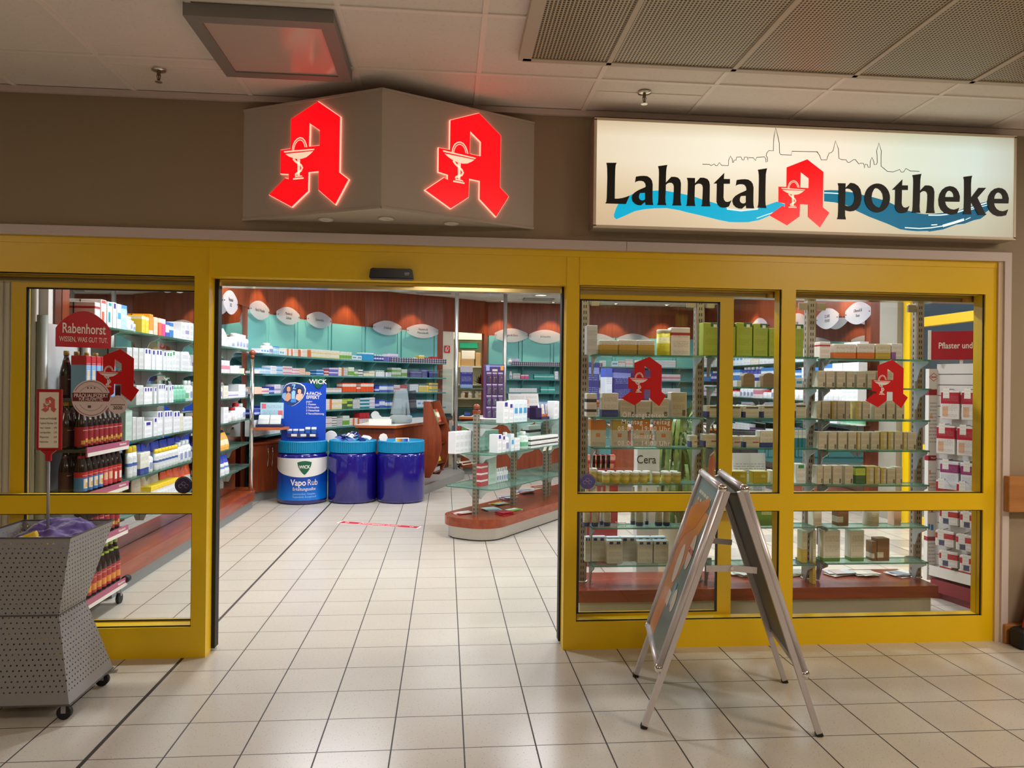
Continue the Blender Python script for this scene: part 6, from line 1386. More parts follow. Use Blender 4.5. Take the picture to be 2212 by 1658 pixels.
# things on the first counter
def mon(label, x, y, z, rot):
    t_ = thing('cash_terminal', label, 'cash register', (x, y, z), rot)
    MB().lathe([(.10, 0), (.13, .02), (.13, .10), (.09, .125)], 24, 0, Matrix.Diagonal((1.25, .8, 1, 1))).build('base', LGREY, t_)
    MB().add([(-.13, -.02, .13), (.13, -.02, .13), (.085, -.03, .47), (-.085, -.03, .47), (-.13, .12, .13), (.13, .12, .13), (.085, .05, .47), (-.085, .05, .47)], [(0, 1, 2, 3), (5, 4, 7, 6), (4, 0, 3, 7), (1, 5, 6, 2), (3, 2, 6, 7), (4, 5, 1, 0)]).build('rear_housing', LGREY, t_)
    MB().bar((.14, .10, .16), (.12, .08, .46), .02, .26, 0, (1, .5, 0)).build('screen', mat('dark_screen', (46, 54, 60), .15), t_)
    MB().cyl((.06, -.09, .12), (.06, -.09, .30), .012, 10).build('card_reader_stem', GREYM, t_)
p = onY(866, 905, 6.5); mon('light grey cash terminal with dark screen on the front counter', p.x, 6.5, .932, .25)
p = onY(812, 905, 6.25); t_ = thing('tape_dispenser', 'white tape dispenser on a box at the left end of the counter', 'dispenser', (p.x + .08, 6.25, .932)); MB().rbox(-.17, -.09, 0, .14, .09, .07).build('box', mat('white_card', (226, 222, 214), .5), t_); MB().lathe([(.055, -.025), (.055, .025)], 24, 0, front_M(-.09, 0, .125)).build('roll', LGREY, t_); MB().prism([(-.12, .07), (.12, .07), (.12, .10), (.0, .10), (-.05, .14)], -.03, .03, 0, front_M(0, 0, 0)).build('body', LGREY, t_)
for px, lab, y in ((890, 'clear acrylic screen on the counter, nearer the cash terminal', 6.45), (780, 'tall clear acrylic screen at the left part of the counter', 7.2)):
    pass
t_ = thing('acrylic_screen', 'clear acrylic sneeze screen standing on the front counter', 'screen', (-.55, 6.2, .932), -.3); MB().box(-.28, 0, .02, .30, .006, .78).build('sheet', ACRYL, t_); [MB().box(q_, -.06, 0, q_ + .02, .06, .03).build('foot', ACRYL, t_) for q_ in (-.2, .2)]
t_ = thing('acrylic_screen', 'clear acrylic sneeze screen further back by the steel pole', 'screen', (-.05, 7.7, .932), -1.2); MB().box(-.5, 0, .02, .4, .006, .80).build('sheet', ACRYL, t_); [MB().box(q_, -.06, 0, q_ + .02, .06, .03).build('foot', ACRYL, t_) for q_ in (-.2, .2)]
# sweets rack on the counter side
fdir = Vector((.30, .95)).normalized(); fout = Vector((.95, -.30))
RKO = Vector((-.30, 5.98))
sr = thing('sweets_rack', 'curved cherry wood rack of sweets bags at the end of the counter', 'display rack', (RKO.x, RKO.y, .22), world=True)
prof = [(0, .0), (.10, 0), (.20, .18), (.26, .42), (.25, .62), (.16, .86), (.09, 1.04), (0, 1.04)]
def side(s0, s1, name):
    b = RKO + fdir * s0; M = plane_M((b.x, b.y, .22), (fout.x, fout.y, 0), (0, 0, 1)); MB().prism(prof, -(s1 - s0), 0, 0, M).build(name, WOODV, sr)
side(0, .025, 'side_panel'); side(.42, .445, 'side_panel')
def rp(s, t, z): v = RKO + fdir * s + fout * t; return (v.x, v.y, z)
mb = MB(); mb.add([rp(.025, .01, .3), rp(.42, .01, .3), rp(.42, .01, 1.25), rp(.025, .01, 1.25)], [(0, 1, 2, 3)]); mb.build('back_board', WOODD, sr)
bgm = [printed('sweet_green', (120, 150, 90), [(.5, .8, (170, 196, 140))], (60, 80, 40)), printed('sweet_red', (190, 60, 50), [(.4, .75, (236, 220, 206))], (250, 220, 160)), printed('sweet_yellow', (226, 206, 70), [(.3, .55, (200, 120, 150))], (120, 110, 40)), printed('sweet_violet', (150, 110, 160), [(.3, .6, (226, 190, 110))], (90, 60, 90))]
bi = 0
for k, (zz, nm) in enumerate(((1.00, 'top'), (.73, 'middle'), (.46, 'lower'))):
    mb = MB(); mb.add([rp(.025, .02, zz - .03), rp(.42, .02, zz - .03), rp(.42, .19, zz - .06), rp(.025, .19, zz - .06), rp(.025, .02, zz - .02), rp(.42, .02, zz - .02), rp(.42, .19, zz - .05), rp(.025, .19, zz - .05)], [(0, 1, 2, 3), (7, 6, 5, 4), (0, 4, 5, 1), (1, 5, 6, 2), (2, 6, 7, 3), (3, 7, 4, 0)]); mb.build('tray', WOODD, sr)
    for c in range(3):
        x, y, z = rp(.09 + c * .125, .12, zz - .04)
        key = ('sweet', k, c); 
        me = None
        if 'sweetbag' not in MESHC:
            for st_k, m_ in (('sb0', bgm[0]), ('sb1', bgm[1]), ('sb2', bgm[2]), ('sb3', bgm[3])):
                STY[st_k] = (st_k, m_, 'bag', None)
            MESHC['sweetbag'] = 1
        st_k = ['sb0', 'sb1', ['sb3', 'sb3', 'sb2'][c]][k]
        if k == 0 and c == 2: st_k = 'sb1'
        o = goods(st_k, .115, .05, .19, (x, y, z), math.atan2(fdir.y, fdir.x), '%s sweets bag on the %s tier of the wooden rack, %s from front' % ({'sb0': 'green', 'sb1': 'red', 'sb2': 'yellow', 'sb3': 'violet'}[st_k], nm, ordn(c + 1)), 'sweets bags on the rack'); o.name = 'sweets_bag'; o.rotation_euler = (-.25, 0, math.atan2(fdir.y, fdir.x))
mb = MB().box(0, 0, 0, .30, .14, .05); o = mb.build('sweets_box', mat('white_card', (226, 222, 214), .5)); x, y, z = rp(.06, .13, .42 - .13); 
mbs = MB(); mbs.add([rp(.025, .02, .285), rp(.42, .02, .285), rp(.42, .17, .285), rp(.025, .17, .285), rp(.025, .02, .297), rp(.42, .02, .297), rp(.42, .17, .297), rp(.025, .17, .297)], [(3, 2, 1, 0), (4, 5, 6, 7), (0, 1, 5, 4), (1, 2, 6, 5), (2, 3, 7, 6), (3, 0, 4, 7)]); mbs.build('tray', WOODD, sr)
o.location = (x, y, .298); o.rotation_euler = (0, 0, math.atan2(fdir.y, fdir.x)); tag(o, 'white box of sweets on the lowest tier of the wooden rack', 'box')
# low cabinet below the curved shelves, with the little ledge and tissue display
cb = thing('base_cabinet', 'cherry wood base cabinet with two arched handles left of the giant jars', 'cabinet', (-2.45, 5.6, 0), world=True)
CBP = [(-2.48, 5.48), (-2.40, 5.27), (-2.16, 5.62), (-1.95, 6.4), (-2.06, 6.9), (-2.36, 6.3)]
MB().prism([(-2.46, 5.52), (-2.40, 5.32), (-2.19, 5.66), (-2.0, 6.4), (-2.08, 6.8), (-2.34, 6.3)], 0, .12).build('plinth', MC['grey_plinth'], cb); MB().prism(CBP, .12, .72).build('body', WOODV, cb); MB().prism([(-2.48, 5.48), (-2.38, 5.24), (-2.12, 5.62), (-1.91, 6.4), (-2.05, 6.9), (-2.36, 6.3)], .72, .745).build('top', WOODH, cb)
for s_ in (.25, .42):
    a = Vector(CBP[1]).lerp(Vector(CBP[2]), s_ + .35); n_ = Vector((.84, -.54)) * .02
    MB().tube([(a.x + .003, a.y - .002, .42), (a.x + n_.x, a.y + n_.y, .48), (a.x + n_.x * 1.3, a.y + n_.y * 1.3, .55), (a.x + n_.x, a.y + n_.y, .62), (a.x + .003, a.y - .002, .68)], .006, 8).build('handle', CHROME, cb)
MB().prism([(-2.46, 5.40), (-2.33, 5.05), (-2.02, 5.10), (-1.95, 5.32), (-2.15, 5.62)], .915, .945).build('ledge', wood('orange_wood_ledge', (170, 84, 40), (196, 110, 60), along='x'), cb)
td = thing('tissue_display', 'clear display of flat white packs with a pale blue card on the small wooden ledge', 'display', (-2.17, 5.25, .945), .1)
MB().rbox(-.16, -.09, 0, .16, .10, .03).build('tray', mat('navy_tray', (30, 36, 80), .4), td)
MB().add([(-.15, -.08, .03), (.15, -.08, .03), (.13, .08, .16), (-.17, .08, .16)], [(0, 1, 2, 3)]).build('front_sheet', ACRYL, td)
for k in range(2): MB().rbox(-.065, -.006, 0, .065, .006, .15).build('flat_pack', printed('tissue_pack', (232, 230, 228), ink=(170, 170, 180)), td, Matrix.Translation((-.075 + k * .14, -.045, .035)) @ Matrix.Rotation(-.75, 4, 'X'))
MB().box(-.13, .09, .10, .15, .096, .30).build('header_card', printed('pale_blue_card', (176, 214, 234), (), (110, 140, 160), patch=[(.06, .24, .62, .92, (226, 110, 120)), (.76, .96, .2, .5, (226, 110, 120))]), td)

# ------------------------------------------------------------------ doorway to the store room
SQ = thing('extinguisher_sign', 'small red fire extinguisher sign on the cream wall at the doorway', 'sign', (0, 0, 0)); p = onLine(966, 754, (-0.06, 9.385), (.15, 9.53)); 
SQ.location = (p.x, p.y - .012, zat(p, 966, 754)); SQ.rotation_euler = (0, 0, .6)
MB().box(-.062, -.004, -.065, .062, 0, .065).build('panel', mat('sign_red', (206, 40, 30), .4), SQ)
st = MB(); stroke(st, [(-.035, -.045), (-.035, .01), (-.015, .04), (.02, .045), (.035, .02), (.02, -.01), (.0, -.045)], .012, 0, .001, front_M(0, -.0045, 0)); stroke(st, [(-.012, -.045), (-.012, .02)], .012, 0, .001, front_M(0, -.0045, 0)); st.build('hose_symbol', WFILM, SQ)
ss = thing('store_shelf', 'cream shelf unit with boxes in the store room doorway', 'shelf unit', (.45, 10.9, 0), world=True)
SS = mat('cream_shelf_board', (226, 220, 200), .5)
for z in (.45, .95, 1.22, 1.50, 1.86, 2.42): MB().box(-.11, 10.75, z - .03, 1.28, 11.28, z).build('shelf', SS, ss)
MB().box(-.115, 10.75, 0, -.09, 11.28, 2.45).box(1.27, 10.75, 0, 1.295, 11.28, 2.45).build('side_panel', SS, ss)
def stbox(nm, cat, lab, px0, px1, y0, y1, Y, m_, d=.3):
    a = onY(px0, y1, Y); b = onY(px1, y1, Y); top = onY((px0 + px1) / 2, y0, Y).z; bot = onY((px0 + px1) / 2, y1, Y).z
    o = MB().rbox(-(b.x - a.x) / 2, 0, 0, (b.x - a.x) / 2, d, top - bot, .006).build(nm, m_); o.location = ((a.x + b.x) / 2, Y, bot); tag(o, lab, cat); return o
CRD = mat('brown_cardboard', (190, 152, 104), .7)
def restack(o, z): o.location.z = z
b1 = stbox('cardboard_box', 'box', 'brown cardboard box under the white box in the doorway', 996, 1024, 766, 781, 10.78, CRD); restack(b1, 1.861)
b2 = stbox('storage_box', 'box', 'white box in the middle of the doorway stack', 997, 1026, 746, 764, 10.78, mat('white_box_card', (236, 230, 216), .6)); restack(b2, 1.865 + .155 - .02)
b3 = stbox('storage_crate', 'crate', 'turquoise green plastic crate topping the doorway stack', 993, 1032, 734, 746, 10.78, mat('green_crate', (16, 156, 120), .4)); restack(b3, 2.22)
b4 = stbox('cardboard_box', 'box', 'tall brown cardboard box at the right of the doorway shelf', 1027, 1038, 752, 781, 10.8, CRD); restack(b4, 1.861)
b5 = stbox('cardboard_box', 'box', 'pale cardboard box at the left of the doorway shelf', 990, 995.5, 752, 781, 10.8, mat('pale_cardboard', (214, 190, 140), .7)); restack(b5, 1.861)
dg = stbox('detergent_bag', 'bag', 'large blue and white bag hanging in front of the doorway shelves', 994, 1021, 790, 838, 9.6, printed('blue_bag_print', (40, 50, 150), [(.72, 1.01, (206, 206, 210)), (.0, .16, (130, 170, 220))], (200, 206, 230)), .2)
tag(MB().box(.10, 9.58, 1.40, .9, 9.9, 1.42).build('glass_shelf', GLASSG), 'small glass shelf under the blue and white bag', 'shelf'); dg.location.z = 1.421
for i, (px, kind) in enumerate(((1001, 'white'), (1007, 'brown'), (1015, 'white'), (1031, 'white'), (1038, 'peach'))):
    p = onY(px, 852, 10.8); c = {'white': (230, 226, 216), 'brown': (110, 62, 30), 'peach': (226, 190, 160)}[kind]
    t_ = thing('store_bottle', '%s pot on the store room shelf, %s from left' % (kind, ordn(i + 1)), 'bottle', (p.x, 10.82, 1.221), 0, 'pots on the store room shelf'); MB().lathe([(.05, 0), (.052, .08), (.03, .10), (.03, .11)], 14).build('body', mat('pot_' + kind, c, .4), t_); MB().lathe([(.034, .11), (.034, .13)], 12).build('lid', WHT, t_)
pl = thing('dried_plant', 'dark red dried plant on the shelf right of the doorway bag', 'plant', (.72, 10.85, 1.501)); rg = random.Random(9); mb = MB()
for k in range(90):
    a = rg.uniform(0, 6.28); e = rg.uniform(.2, 1.3); L = rg.uniform(.12, .26); d = Vector((math.cos(a) * math.cos(e), math.sin(a) * math.cos(e), math.sin(e))); n = d.cross(Vector((0, 0, 1))).normalized() * .018
    mb.add([d * .02 + n * .3, d * L * .6 + n, d * L, d * L * .6 - n], [(0, 1, 2, 3)])
mb.build('foliage', mat('dark_red_leaves', (92, 26, 26), .6), pl); MB().lathe([(.05, 0), (.06, .06)], 12).build('pot', INK, pl)
# office chairs and small desk items
def chair(label, x, y, rot, col, seat_z=.48, hb=.42):
    t_ = thing('office_chair', label, 'chair', (x, y, 0), rot, 'upholstered chairs inside the shop'); m_ = mat('fabric_%d_%d_%d' % col, col, .8)
    MB().rbox(-.23, -.23, seat_z - .07, .23, .22, seat_z, .02).build('seat', m_, t_)
    b = MB().rbox(-.22, .19, seat_z + .1, .22, .25, seat_z + .1 + hb, .025).build('backrest', m_, t_)
    MB().bar((0, .235, seat_z - .05), (0, .26, seat_z + .3), .05, .02, 0, (1, 0, 0)).build('back_bar', INK, t_); MB().cyl((0, 0, .1), (0, 0, seat_z - .07), .03, 12).build('column', CHROME, t_)
    ft = MB()
    for k in range(5): ft.bar((0, 0, .09), (.27 * math.cos(k * 1.2566), .27 * math.sin(k * 1.2566), .06), .04, .025)
    fo = ft.build('base', INK, t_)
    for k in range(5): MB().cyl((.26 * math.cos(k * 1.2566), .26 * math.sin(k * 1.2566) - .012, .025), (.26 * math.cos(k * 1.2566), .26 * math.sin(k * 1.2566) + .012, .025), .025, 12).build('castor', BLK, fo)
chair('dark green office chair behind the desk at the left steel pole', .42, 9.0, .2, (20, 54, 46), .5, .48)
chair('dark green office chair behind the desk right of the purple tower', 1.35, 8.7, .1, (20, 54, 46), .5, .5)
chair('grey upholstered chair deep inside behind the middle window bay', 3.05, 4.9, 2.9, (92, 90, 92), .46, .42)
chair('black leather chair behind the right window bay', 3.75, 4.9, 2.6, (36, 34, 36), .46, .42)
t_ = thing('card_terminal', 'small dark blue card terminal on the desk by the left steel pole', 'terminal', (.38, 8.3, .962), -.3); MB().rbox(-.06, -.05, 0, .06, .05, .07).build('body', INK, t_); MB().box(-.05, -.052, .02, .05, -.0505, .06).build('screen', mat('blue_screen', (60, 90, 170), .2), t_)
t_ = thing('desk_phone', 'dark desk telephone behind the sweets rack', 'telephone', (-.02, 7.9, .934), .2); MB().rbox(-.12, -.09, 0, .12, .09, .05).build('body', INK, t_); MB().rbox(-.11, -.03, .05, .11, .02, .085).build('handset', INK, t_)
# pots, packs hanging at the desk front
for i, (px, c, lab) in enumerate(((983, (60, 140, 170), 'blue topped pack hanging on the desk front left of the gondola'), (993, (190, 40, 50), 'red topped pack hanging on the desk front left of the gondola'), (1003, (90, 150, 60), 'green topped pack hanging on the desk front left of the gondola'))):
    p = onY(px, 915, 8.02); o = MB().rbox(-.05, -.04, -.34, .05, 0, 0, .004).build('hanging_pack', printed('hang_%d' % i, (222, 220, 212), [(.55, .8, c)], (120, 120, 120))); o.location = (p.x, 8.05 - .0 + (p.x - .3) * -.22, .88); tag(o, lab, 'pack', 'packs on the desk front')
# floor sticker
a, b, c, d = onZ(731, 1123.5, .0), onZ(741, 1131.5, 0), onZ(906, 1141, 0), onZ(893, 1133, 0)
q0, q1 = onZ(733, 1127, 0), onZ(907, 1139, 0); ang = math.atan2(q1.y - q0.y, q1.x - q0.x); mid = (q0 + q1) / 2; L = (q1 - q0).length
fs = thing('floor_sticker', 'red strip sticker with white lettering on the shop floor', 'floor sticker', (mid.x, mid.y, 0), ang)
w_ = .115
MB().box(-L / 2, -w_ / 2, .0003, L / 2, w_ / 2, .0012).build('border', WFILM, fs); MB().box(-L / 2 + .02, -w_ / 2 + .008, .0012, L / 2 - .02, w_ / 2 - .008, .0018).build('strip', mat('sticker_red', (190, 24, 44), .4), fs)
link('lettering', text_mesh('Diskretion bitte!', .088, WFILM, .006, sx=.80, ext=.0005, shear=.2), fs, Matrix.Translation((0, 0, .0023)))
for s_ in (-1, 1): MB().lathe([(.022, .0018), (.022, .0024), (.014, .0024), (.014, .0018)], 20, 0, Matrix.Translation((s_ * L * .40, 0, 0)), cap=False).build('emblem_ring', WFILM, fs)
# ------------------------------------------------------------------ A-board in the passage
F1n, F1f, F2n, F2f = Vector((.89, -.971, 0)), Vector((1.001, -.40, 0)), Vector((1.64, -1.094, 0)), Vector((1.754, -.524, 0))
APn = (F1n + F2n) / 2 + Vector((.0, 0, 1.075)); APf = (F1f + F2f) / 2 + Vector((0, 0, 1.075))
ab = thing('a_board', 'silver folding A-board with an orange and teal poster standing before the shop window', 'A-board', tuple(((F1n + F2f) / 2)), world=True)
ab['base'] = [float(v) for v in (F1n + F2f) / 2]
def aframe(fn, ff, sgn, poster):
    an = APn + Vector((sgn * .022, 0, 0)); af = APf + Vector((sgn * .022, 0, 0))
    wv = (ff - fn).normalized(); hv = (an - fn).normalized(); Lh = (an - fn).length; n = wv.cross(hv).normalized() * (1 if sgn < 0 else -1)
    if n.x * sgn < 0: n = -n
    legs = MB()
    for f0, a0 in ((fn, an), (ff, af)):
        l_ = MB().bar(f0 + hv * .012, a0 - hv * .02, .030, .024, 0, tuple(n)).build('leg', ALU, ab)
        MB().bar(f0, f0 + hv * .014, .034, .028, 0, tuple(n)).build('foot', BLK, l_)
    W_ = (ff - fn).length; b0 = fn + hv * .275 + n * .022; t0 = fn + hv * (Lh - .015) + n * .022
    prof_r = .017
    fm = MB()
    for p, q in ((b0, t0), (b0 + wv * W_, t0 + wv * W_)): fm.tube([p, q], prof_r, 10)
    for p in (b0, t0): fm.tube([p, p + wv * W_], prof_r, 10)
    fr_ = fm.build('snap_frame', ALU, ab)
    cc = MB()
    for p in (b0, t0, b0 + wv * W_, t0 + wv * W_): ball(cc, tuple(p), .0215, 10)
    fr2 = cc
    for i, p in enumerate((b0, t0, b0 + wv * W_, t0 + wv * W_)):
        m1 = MB(); ball(m1, tuple(p), .0215, 12); m1.build('chrome_corner', CHROME, fr_)
    # board: poster outside, grey back inside
    hh = (t0 - b0).length
    Mx = Matrix(((wv.x, hv.x, n.x, b0.x), (wv.y, hv.y, n.y, b0.y), (wv.z, hv.z, n.z, b0.z), (0, 0, 0, 1)))
    MB().box(0, 0, -.008, W_, hh, -.002, 0, Mx).build('back_board', mat('dark_grey_board', (92, 94, 90), .5), ab)
    if poster:
        # seen from outside the near edge is on the right: mirror across the width so the print reads correctly
        Po = Matrix(((-wv.x, hv.x, n.x, b0.x + wv.x * W_), (-wv.y, hv.y, n.y, b0.y + wv.y * W_), (-wv.z, hv.z, n.z, b0.z + wv.z * W_), (0, 0, 0, 1)))
        ps = MB().box(.012, .012, -.002, W_ - .012, hh - .012, .001, 0, Po).build('poster', mat('poster_teal', (96, 118, 114), .35, coat=.2), ab)
        def pf(poly, m_, z): me = curve_mesh([poly], .0006, m_, 'print'); me.transform(Matrix.Translation((0, 0, z))); return link('printed_area', me, ps, Po)
        og = mat('poster_orange', (190, 106, 36), .35, coat=.2); o2 = mat('poster_light_orange', (190, 122, 70), .35, coat=.2)
        pf([(.02, .02), (.20, .02), (.26, .30), (.42, .58), (.50, .70), (.30, .70), (.12, .72), (.02, .60)], o2, .0012)
        pf([(.02, .42), (.10, .52), (.30, .60), (.46, .74), (.40, .77), (.16, .70), (.02, .66)], og, .002)
        cr = mat('poster_cream', (196, 184, 166), .35)
        pf(arc_pts(.40, .50, .055, .085, 0, 345, 23), cr, .0028); pf(arc_pts(.22, .40, .06, .10, 0, 345, 23), cr, .0028)
        pf([(.22, .20), (.30, .20), (.30, .27), (.22, .27)], cr, .0028); pf([(.31, .22), (.36, .22), (.36, .33), (.31, .33)], mat('poster_box_blue', (110, 150, 160), .3), .0028); pf(arc_pts(.40, .26, .045, .055, 0, 345, 23), cr, .003)
        link('lettering', text_mesh('GRATIS', .035, mat('poster_red', (196, 70, 50), .4), .008), ps, Po @ Matrix.Translation((.40, .505, .0036)))
        st_ = MB()
        for r_ in range(5):
            for k in range(5): st_.box(.10 + k * .07 + (r_ % 2) * .02, hh - .09 - r_ * .035, .001, .155 + k * .07, hh - .075 - r_ * .035, .0016, 0, Po)
        st_.build('script_lines', mat('poster_pale_script', (190, 186, 160), .4), ps)
aframe(F1n, F1f, -1, True); aframe(F2n, F2f, 1, False)
for (a, b, c, d) in ((F1n, APn, F2n, APn), (F1f, APf, F2f, APf)):
    p = a.lerp(b, .66) + Vector((.02, .012, 0)); q = c.lerp(d, .66) + Vector((-.02, .012, 0)); m_ = (p + q) / 2
    h_ = MB().bar(p, m_ + Vector((0, 0, .006)), .004, .028).bar(m_ + Vector((0, 0, .006)), q, .004, .028).build('spreader', ALU, ab); MB().cyl(m_ + Vector((0, -.008, .006)), m_ + Vector((0, .008, .006)), .008, 12).build('rivet', CHROME, h_)
MB().bar(APn + Vector((0, .03, -.035)), APf + Vector((0, -.03, -.035)), .05, .012).build('hinge_rail', mat('dark_hinge', (70, 62, 50), .5), ab)

# ------------------------------------------------------------------ perforated sales bin at the left
def perf_mat():
    s = NB('perforated_steel'); tc = s.add('ShaderNodeTexCoord'); sp = s.add('ShaderNodeSeparateXYZ'); s.link(tc.outputs['Object'], sp.inputs[0])
    ge = s.add('ShaderNodeNewGeometry'); nn = s.add('ShaderNodeSeparateXYZ'); s.link(ge.outputs['True Normal'], nn.inputs[0])
    fx = s.math('GREATER_THAN', s.math('ABSOLUTE', nn.outputs[0]), s.math('ABSOLUTE', nn.outputs[1]))
    P = 0.0255
    u0 = s.math('ADD', s.math('MULTIPLY', fx, sp.outputs[1]), s.math('MULTIPLY', s.math('SUBTRACT', 1.0, fx), sp.outputs[0]))
    v0 = s.math('DIVIDE', sp.outputs[2], P * .86); ro = s.math('FLOOR', v0)
    u = s.math('ADD', s.math('DIVIDE', u0, P), s.math('MULTIPLY', s.math('MODULO', s.math('ABSOLUTE', ro), 2.0), 0.5))
    du = s.math('MULTIPLY', s.math('SUBTRACT', s.math('FRACT', u), .5), P); dv = s.math('MULTIPLY', s.math('SUBTRACT', s.math('FRACT', v0), .5), P * .86)
    r2 = s.math('ADD', s.math('MULTIPLY', du, du), s.math('MULTIPLY', dv, dv)); hole = s.math('LESS_THAN', r2, .0037 ** 2)
    zb = s.math('MULTIPLY', s.math('GREATER_THAN', sp.outputs[2], .05), s.math('LESS_THAN', sp.outputs[2], .725)); hole = s.math('MULTIPLY', hole, zb)
    s.b.inputs['Base Color'].default_value = lin((150, 148, 148)); s.b.inputs['Roughness'].default_value = .42; s.b.inputs['Metallic'].default_value = .35
    tr = s.add('ShaderNodeBsdfTransparent'); mx = s.add('ShaderNodeMixShader'); s.link(hole, mx.inputs[0]); s.link(s.b.outputs[0], mx.inputs[1]); s.link(tr.outputs[0], mx.inputs[2]); s.link(mx.outputs[0], s.out.inputs[0])
    return s.m
BCX, BCY = -1.862, -.535
bn_ = thing('sales_bin', 'grey perforated metal sales bin with pinched waist standing left of the door', 'sales bin', (BCX, BCY, 0))
BZ0, BZ1, BZ2 = .075, .445, .815; hb_, hw2, ht_ = .218, .125, .215
vs = []
for z, h_ in ((0, hb_), (BZ1 - BZ0, hw2), (BZ2 - BZ0, ht_)): vs += [(-h_, -h_, z), (h_, -h_, z), (h_, h_, z), (-h_, h_, z)]
fs_ = [(k * 4 + i, k * 4 + (i + 1) % 4, k * 4 + 4 + (i + 1) % 4, k * 4 + 4 + i) for k in range(2) for i in range(4)]
mb = MB(); mb.add(vs, fs_); bo = mb.build('perforated_shell', perf_mat(), bn_, Matrix.Translation((0, 0, BZ0)))
mb = MB(); mb.box(-hb_ + .003, -hb_ + .003, BZ0 - .004, hb_ - .003, hb_ - .003, BZ0 + .004); mb.build('base_plate', GREYM, bn_)
MB().box(-ht_ + .03, -ht_ + .03, .70, ht_ - .03, ht_ - .03, .705).build('tray', mat('bin_tray', (120, 118, 118), .5, metal=.3), bn_)
for z, h_ in ((BZ2, ht_), (BZ1, hw2), (BZ0, hb_)):
    rim = MB(); c_ = [Vector((-h_, -h_, z)), Vector((h_, -h_, z)), Vector((h_, h_, z)), Vector((-h_, h_, z))]
    for i in range(4): rim.bar(c_[i], c_[(i + 1) % 4], .006, .006)
    rim.build('rim', mat('dark_rim', (92, 90, 90), .45, metal=.4), bn_)
for sx in (-1, 1):
    for sy in (-1, 1):
        x, y = sx * (hb_ - .035), sy * (hb_ - .035)
        c = MB().cyl((x, y, .075), (x, y, .062), .018, 12).bar((x, y - .014, .03), (x, y - .014, .068), .02, .003, 0, (0, 1, 0)).bar((x, y + .014, .03), (x, y + .014, .068), .02, .003, 0, (0, 1, 0)).build('caster', GREYM, bn_)
        MB().cyl((x, y - .012, .031), (x, y + .012, .031), .031, 20).build('wheel', BLK, c)
        if (sx, sy) == (1, 1): MB().bar((x + .01, y, .06), (x + .065, y + .01, .068), .03, .006).build('brake', STEEL, c)
# purple tulle
rg = random.Random(11); N = 44; vs = []; fs = []
from mathutils import noise as mn
for j in range(N):
    for i in range(N):
        u, v = i / (N - 1) * 2 - 1, j / (N - 1) * 2 - 1
        x, y = u * .188, v * .188
        z = .735 + .095 * max(0, 1 - (abs(u) ** 3)) * (.35 + .65 * (v * .5 + .5)) * (1 if True else 0)
        z += .034 * mn.noise(Vector((u * 2.4 + 3, v * 3.4, .3))) * (1 - max(abs(u), abs(v)) ** 4) + .016 * abs(mn.noise(Vector((u * 7, v * 6, 2.1))))
        vs.append((x + .01 * mn.noise(Vector((u * 3, v * 3, 7))), y, z))
for j in range(N - 1):
    for i in range(N - 1): a = j * N + i; fs.append((a, a + 1, a + N + 1, a + N))
def tulle_mat():
    s = NB('purple_tulle'); s.b.inputs['Base Color'].default_value = lin((82, 44, 142)); s.b.inputs['Roughness'].default_value = .8; s.b.inputs['Sheen Weight'].default_value = .6
    tr = s.add('ShaderNodeBsdfTransparent'); tr.inputs[0].default_value = lin((170, 140, 226)); lw = s.add('ShaderNodeLayerWeight'); lw.inputs[0].default_value = .4
    mx = s.add('ShaderNodeMixShader'); s.link(s.math('MULTIPLY', s.math('SUBTRACT', 1.0, lw.outputs['Facing']), .35), mx.inputs[0]); s.link(s.b.outputs[0], mx.inputs[1]); s.link(tr.outputs[0], mx.inputs[2]); s.link(mx.outputs[0], s.out.inputs[0]); return s.m
mb = MB(); mb.add(vs, fs, 0, True); o = mb.build('tulle_cloth', tulle_mat()); o.location = (BCX, BCY, 0); tag(o, 'crumpled purple tulle cloth filling the perforated bin', 'cloth')
for i, (dx, dy, dz, ry, rz, c, lab) in enumerate(((-.12, -.15, .775, .1, .1, (226, 222, 210), 'white carton on the tulle at the left of the bin'), (-.035, -.115, .790, -.35, .35, (226, 190, 40), 'yellow carton tilted on the tulle in the bin'), (.045, -.145, .785, .1, -.1, (236, 200, 30), 'yellow carton at the front edge of the bin'))):
    o = MB().rbox(-.055, -.03, -.014, .055, .03, .014).build('medicine_carton', printed('bin_carton_%d' % i, c, (), (110, 110, 110), patch=[(.1, .5, -1, 2, (232, 226, 206))])); o.location = (BCX + dx, BCY + dy, dz); o.rotation_euler = (0, ry, rz); tag(o, lab, 'carton', 'cartons in the bin')
# price sign standing in the bin
SPY = -.50; p0 = onY(105, 985, SPY); sgn_ = thing('price_sign', 'red framed price list sign on a thin rod standing in the perforated bin', 'sign', (p0.x, SPY, .708))
MB().cyl((0, 0, 0), (0, 0, 1.128 - .708), .0065, 12).build('rod', GREYM, sgn_)
c0 = onY(80, 840, SPY); c1 = onY(134, 972, SPY); cw = (c1.x - c0.x); chh = c0.z - c1.z; cx = (c0.x + c1.x) / 2 - p0.x; cz = (c0.z + c1.z) / 2 - .708
fr = MB().rbox(cx - cw / 2, -.006, cz - chh / 2, cx + cw / 2, .006, cz + chh / 2, .004); fr.prism([(-.035, cz - chh / 2), (.035, cz - chh / 2), (.012, cz - chh / 2 - .02), (.012, cz - chh / 2 - .05), (-.012, cz - chh / 2 - .05), (-.012, cz - chh / 2 - .02)], -.006, .006, 0, front_M(0, 0, 0)); fo = fr.build('frame', mat('sign_frame_red', (170, 20, 30), .35), sgn_)
MB().box(cx - cw / 2 + .014, -.0075, cz - chh / 2 + .012, cx + cw / 2 - .014, -.006, cz + chh / 2 - .014).build('sheet', mat('cream_sheet', (226, 214, 196), .6), sgn_)
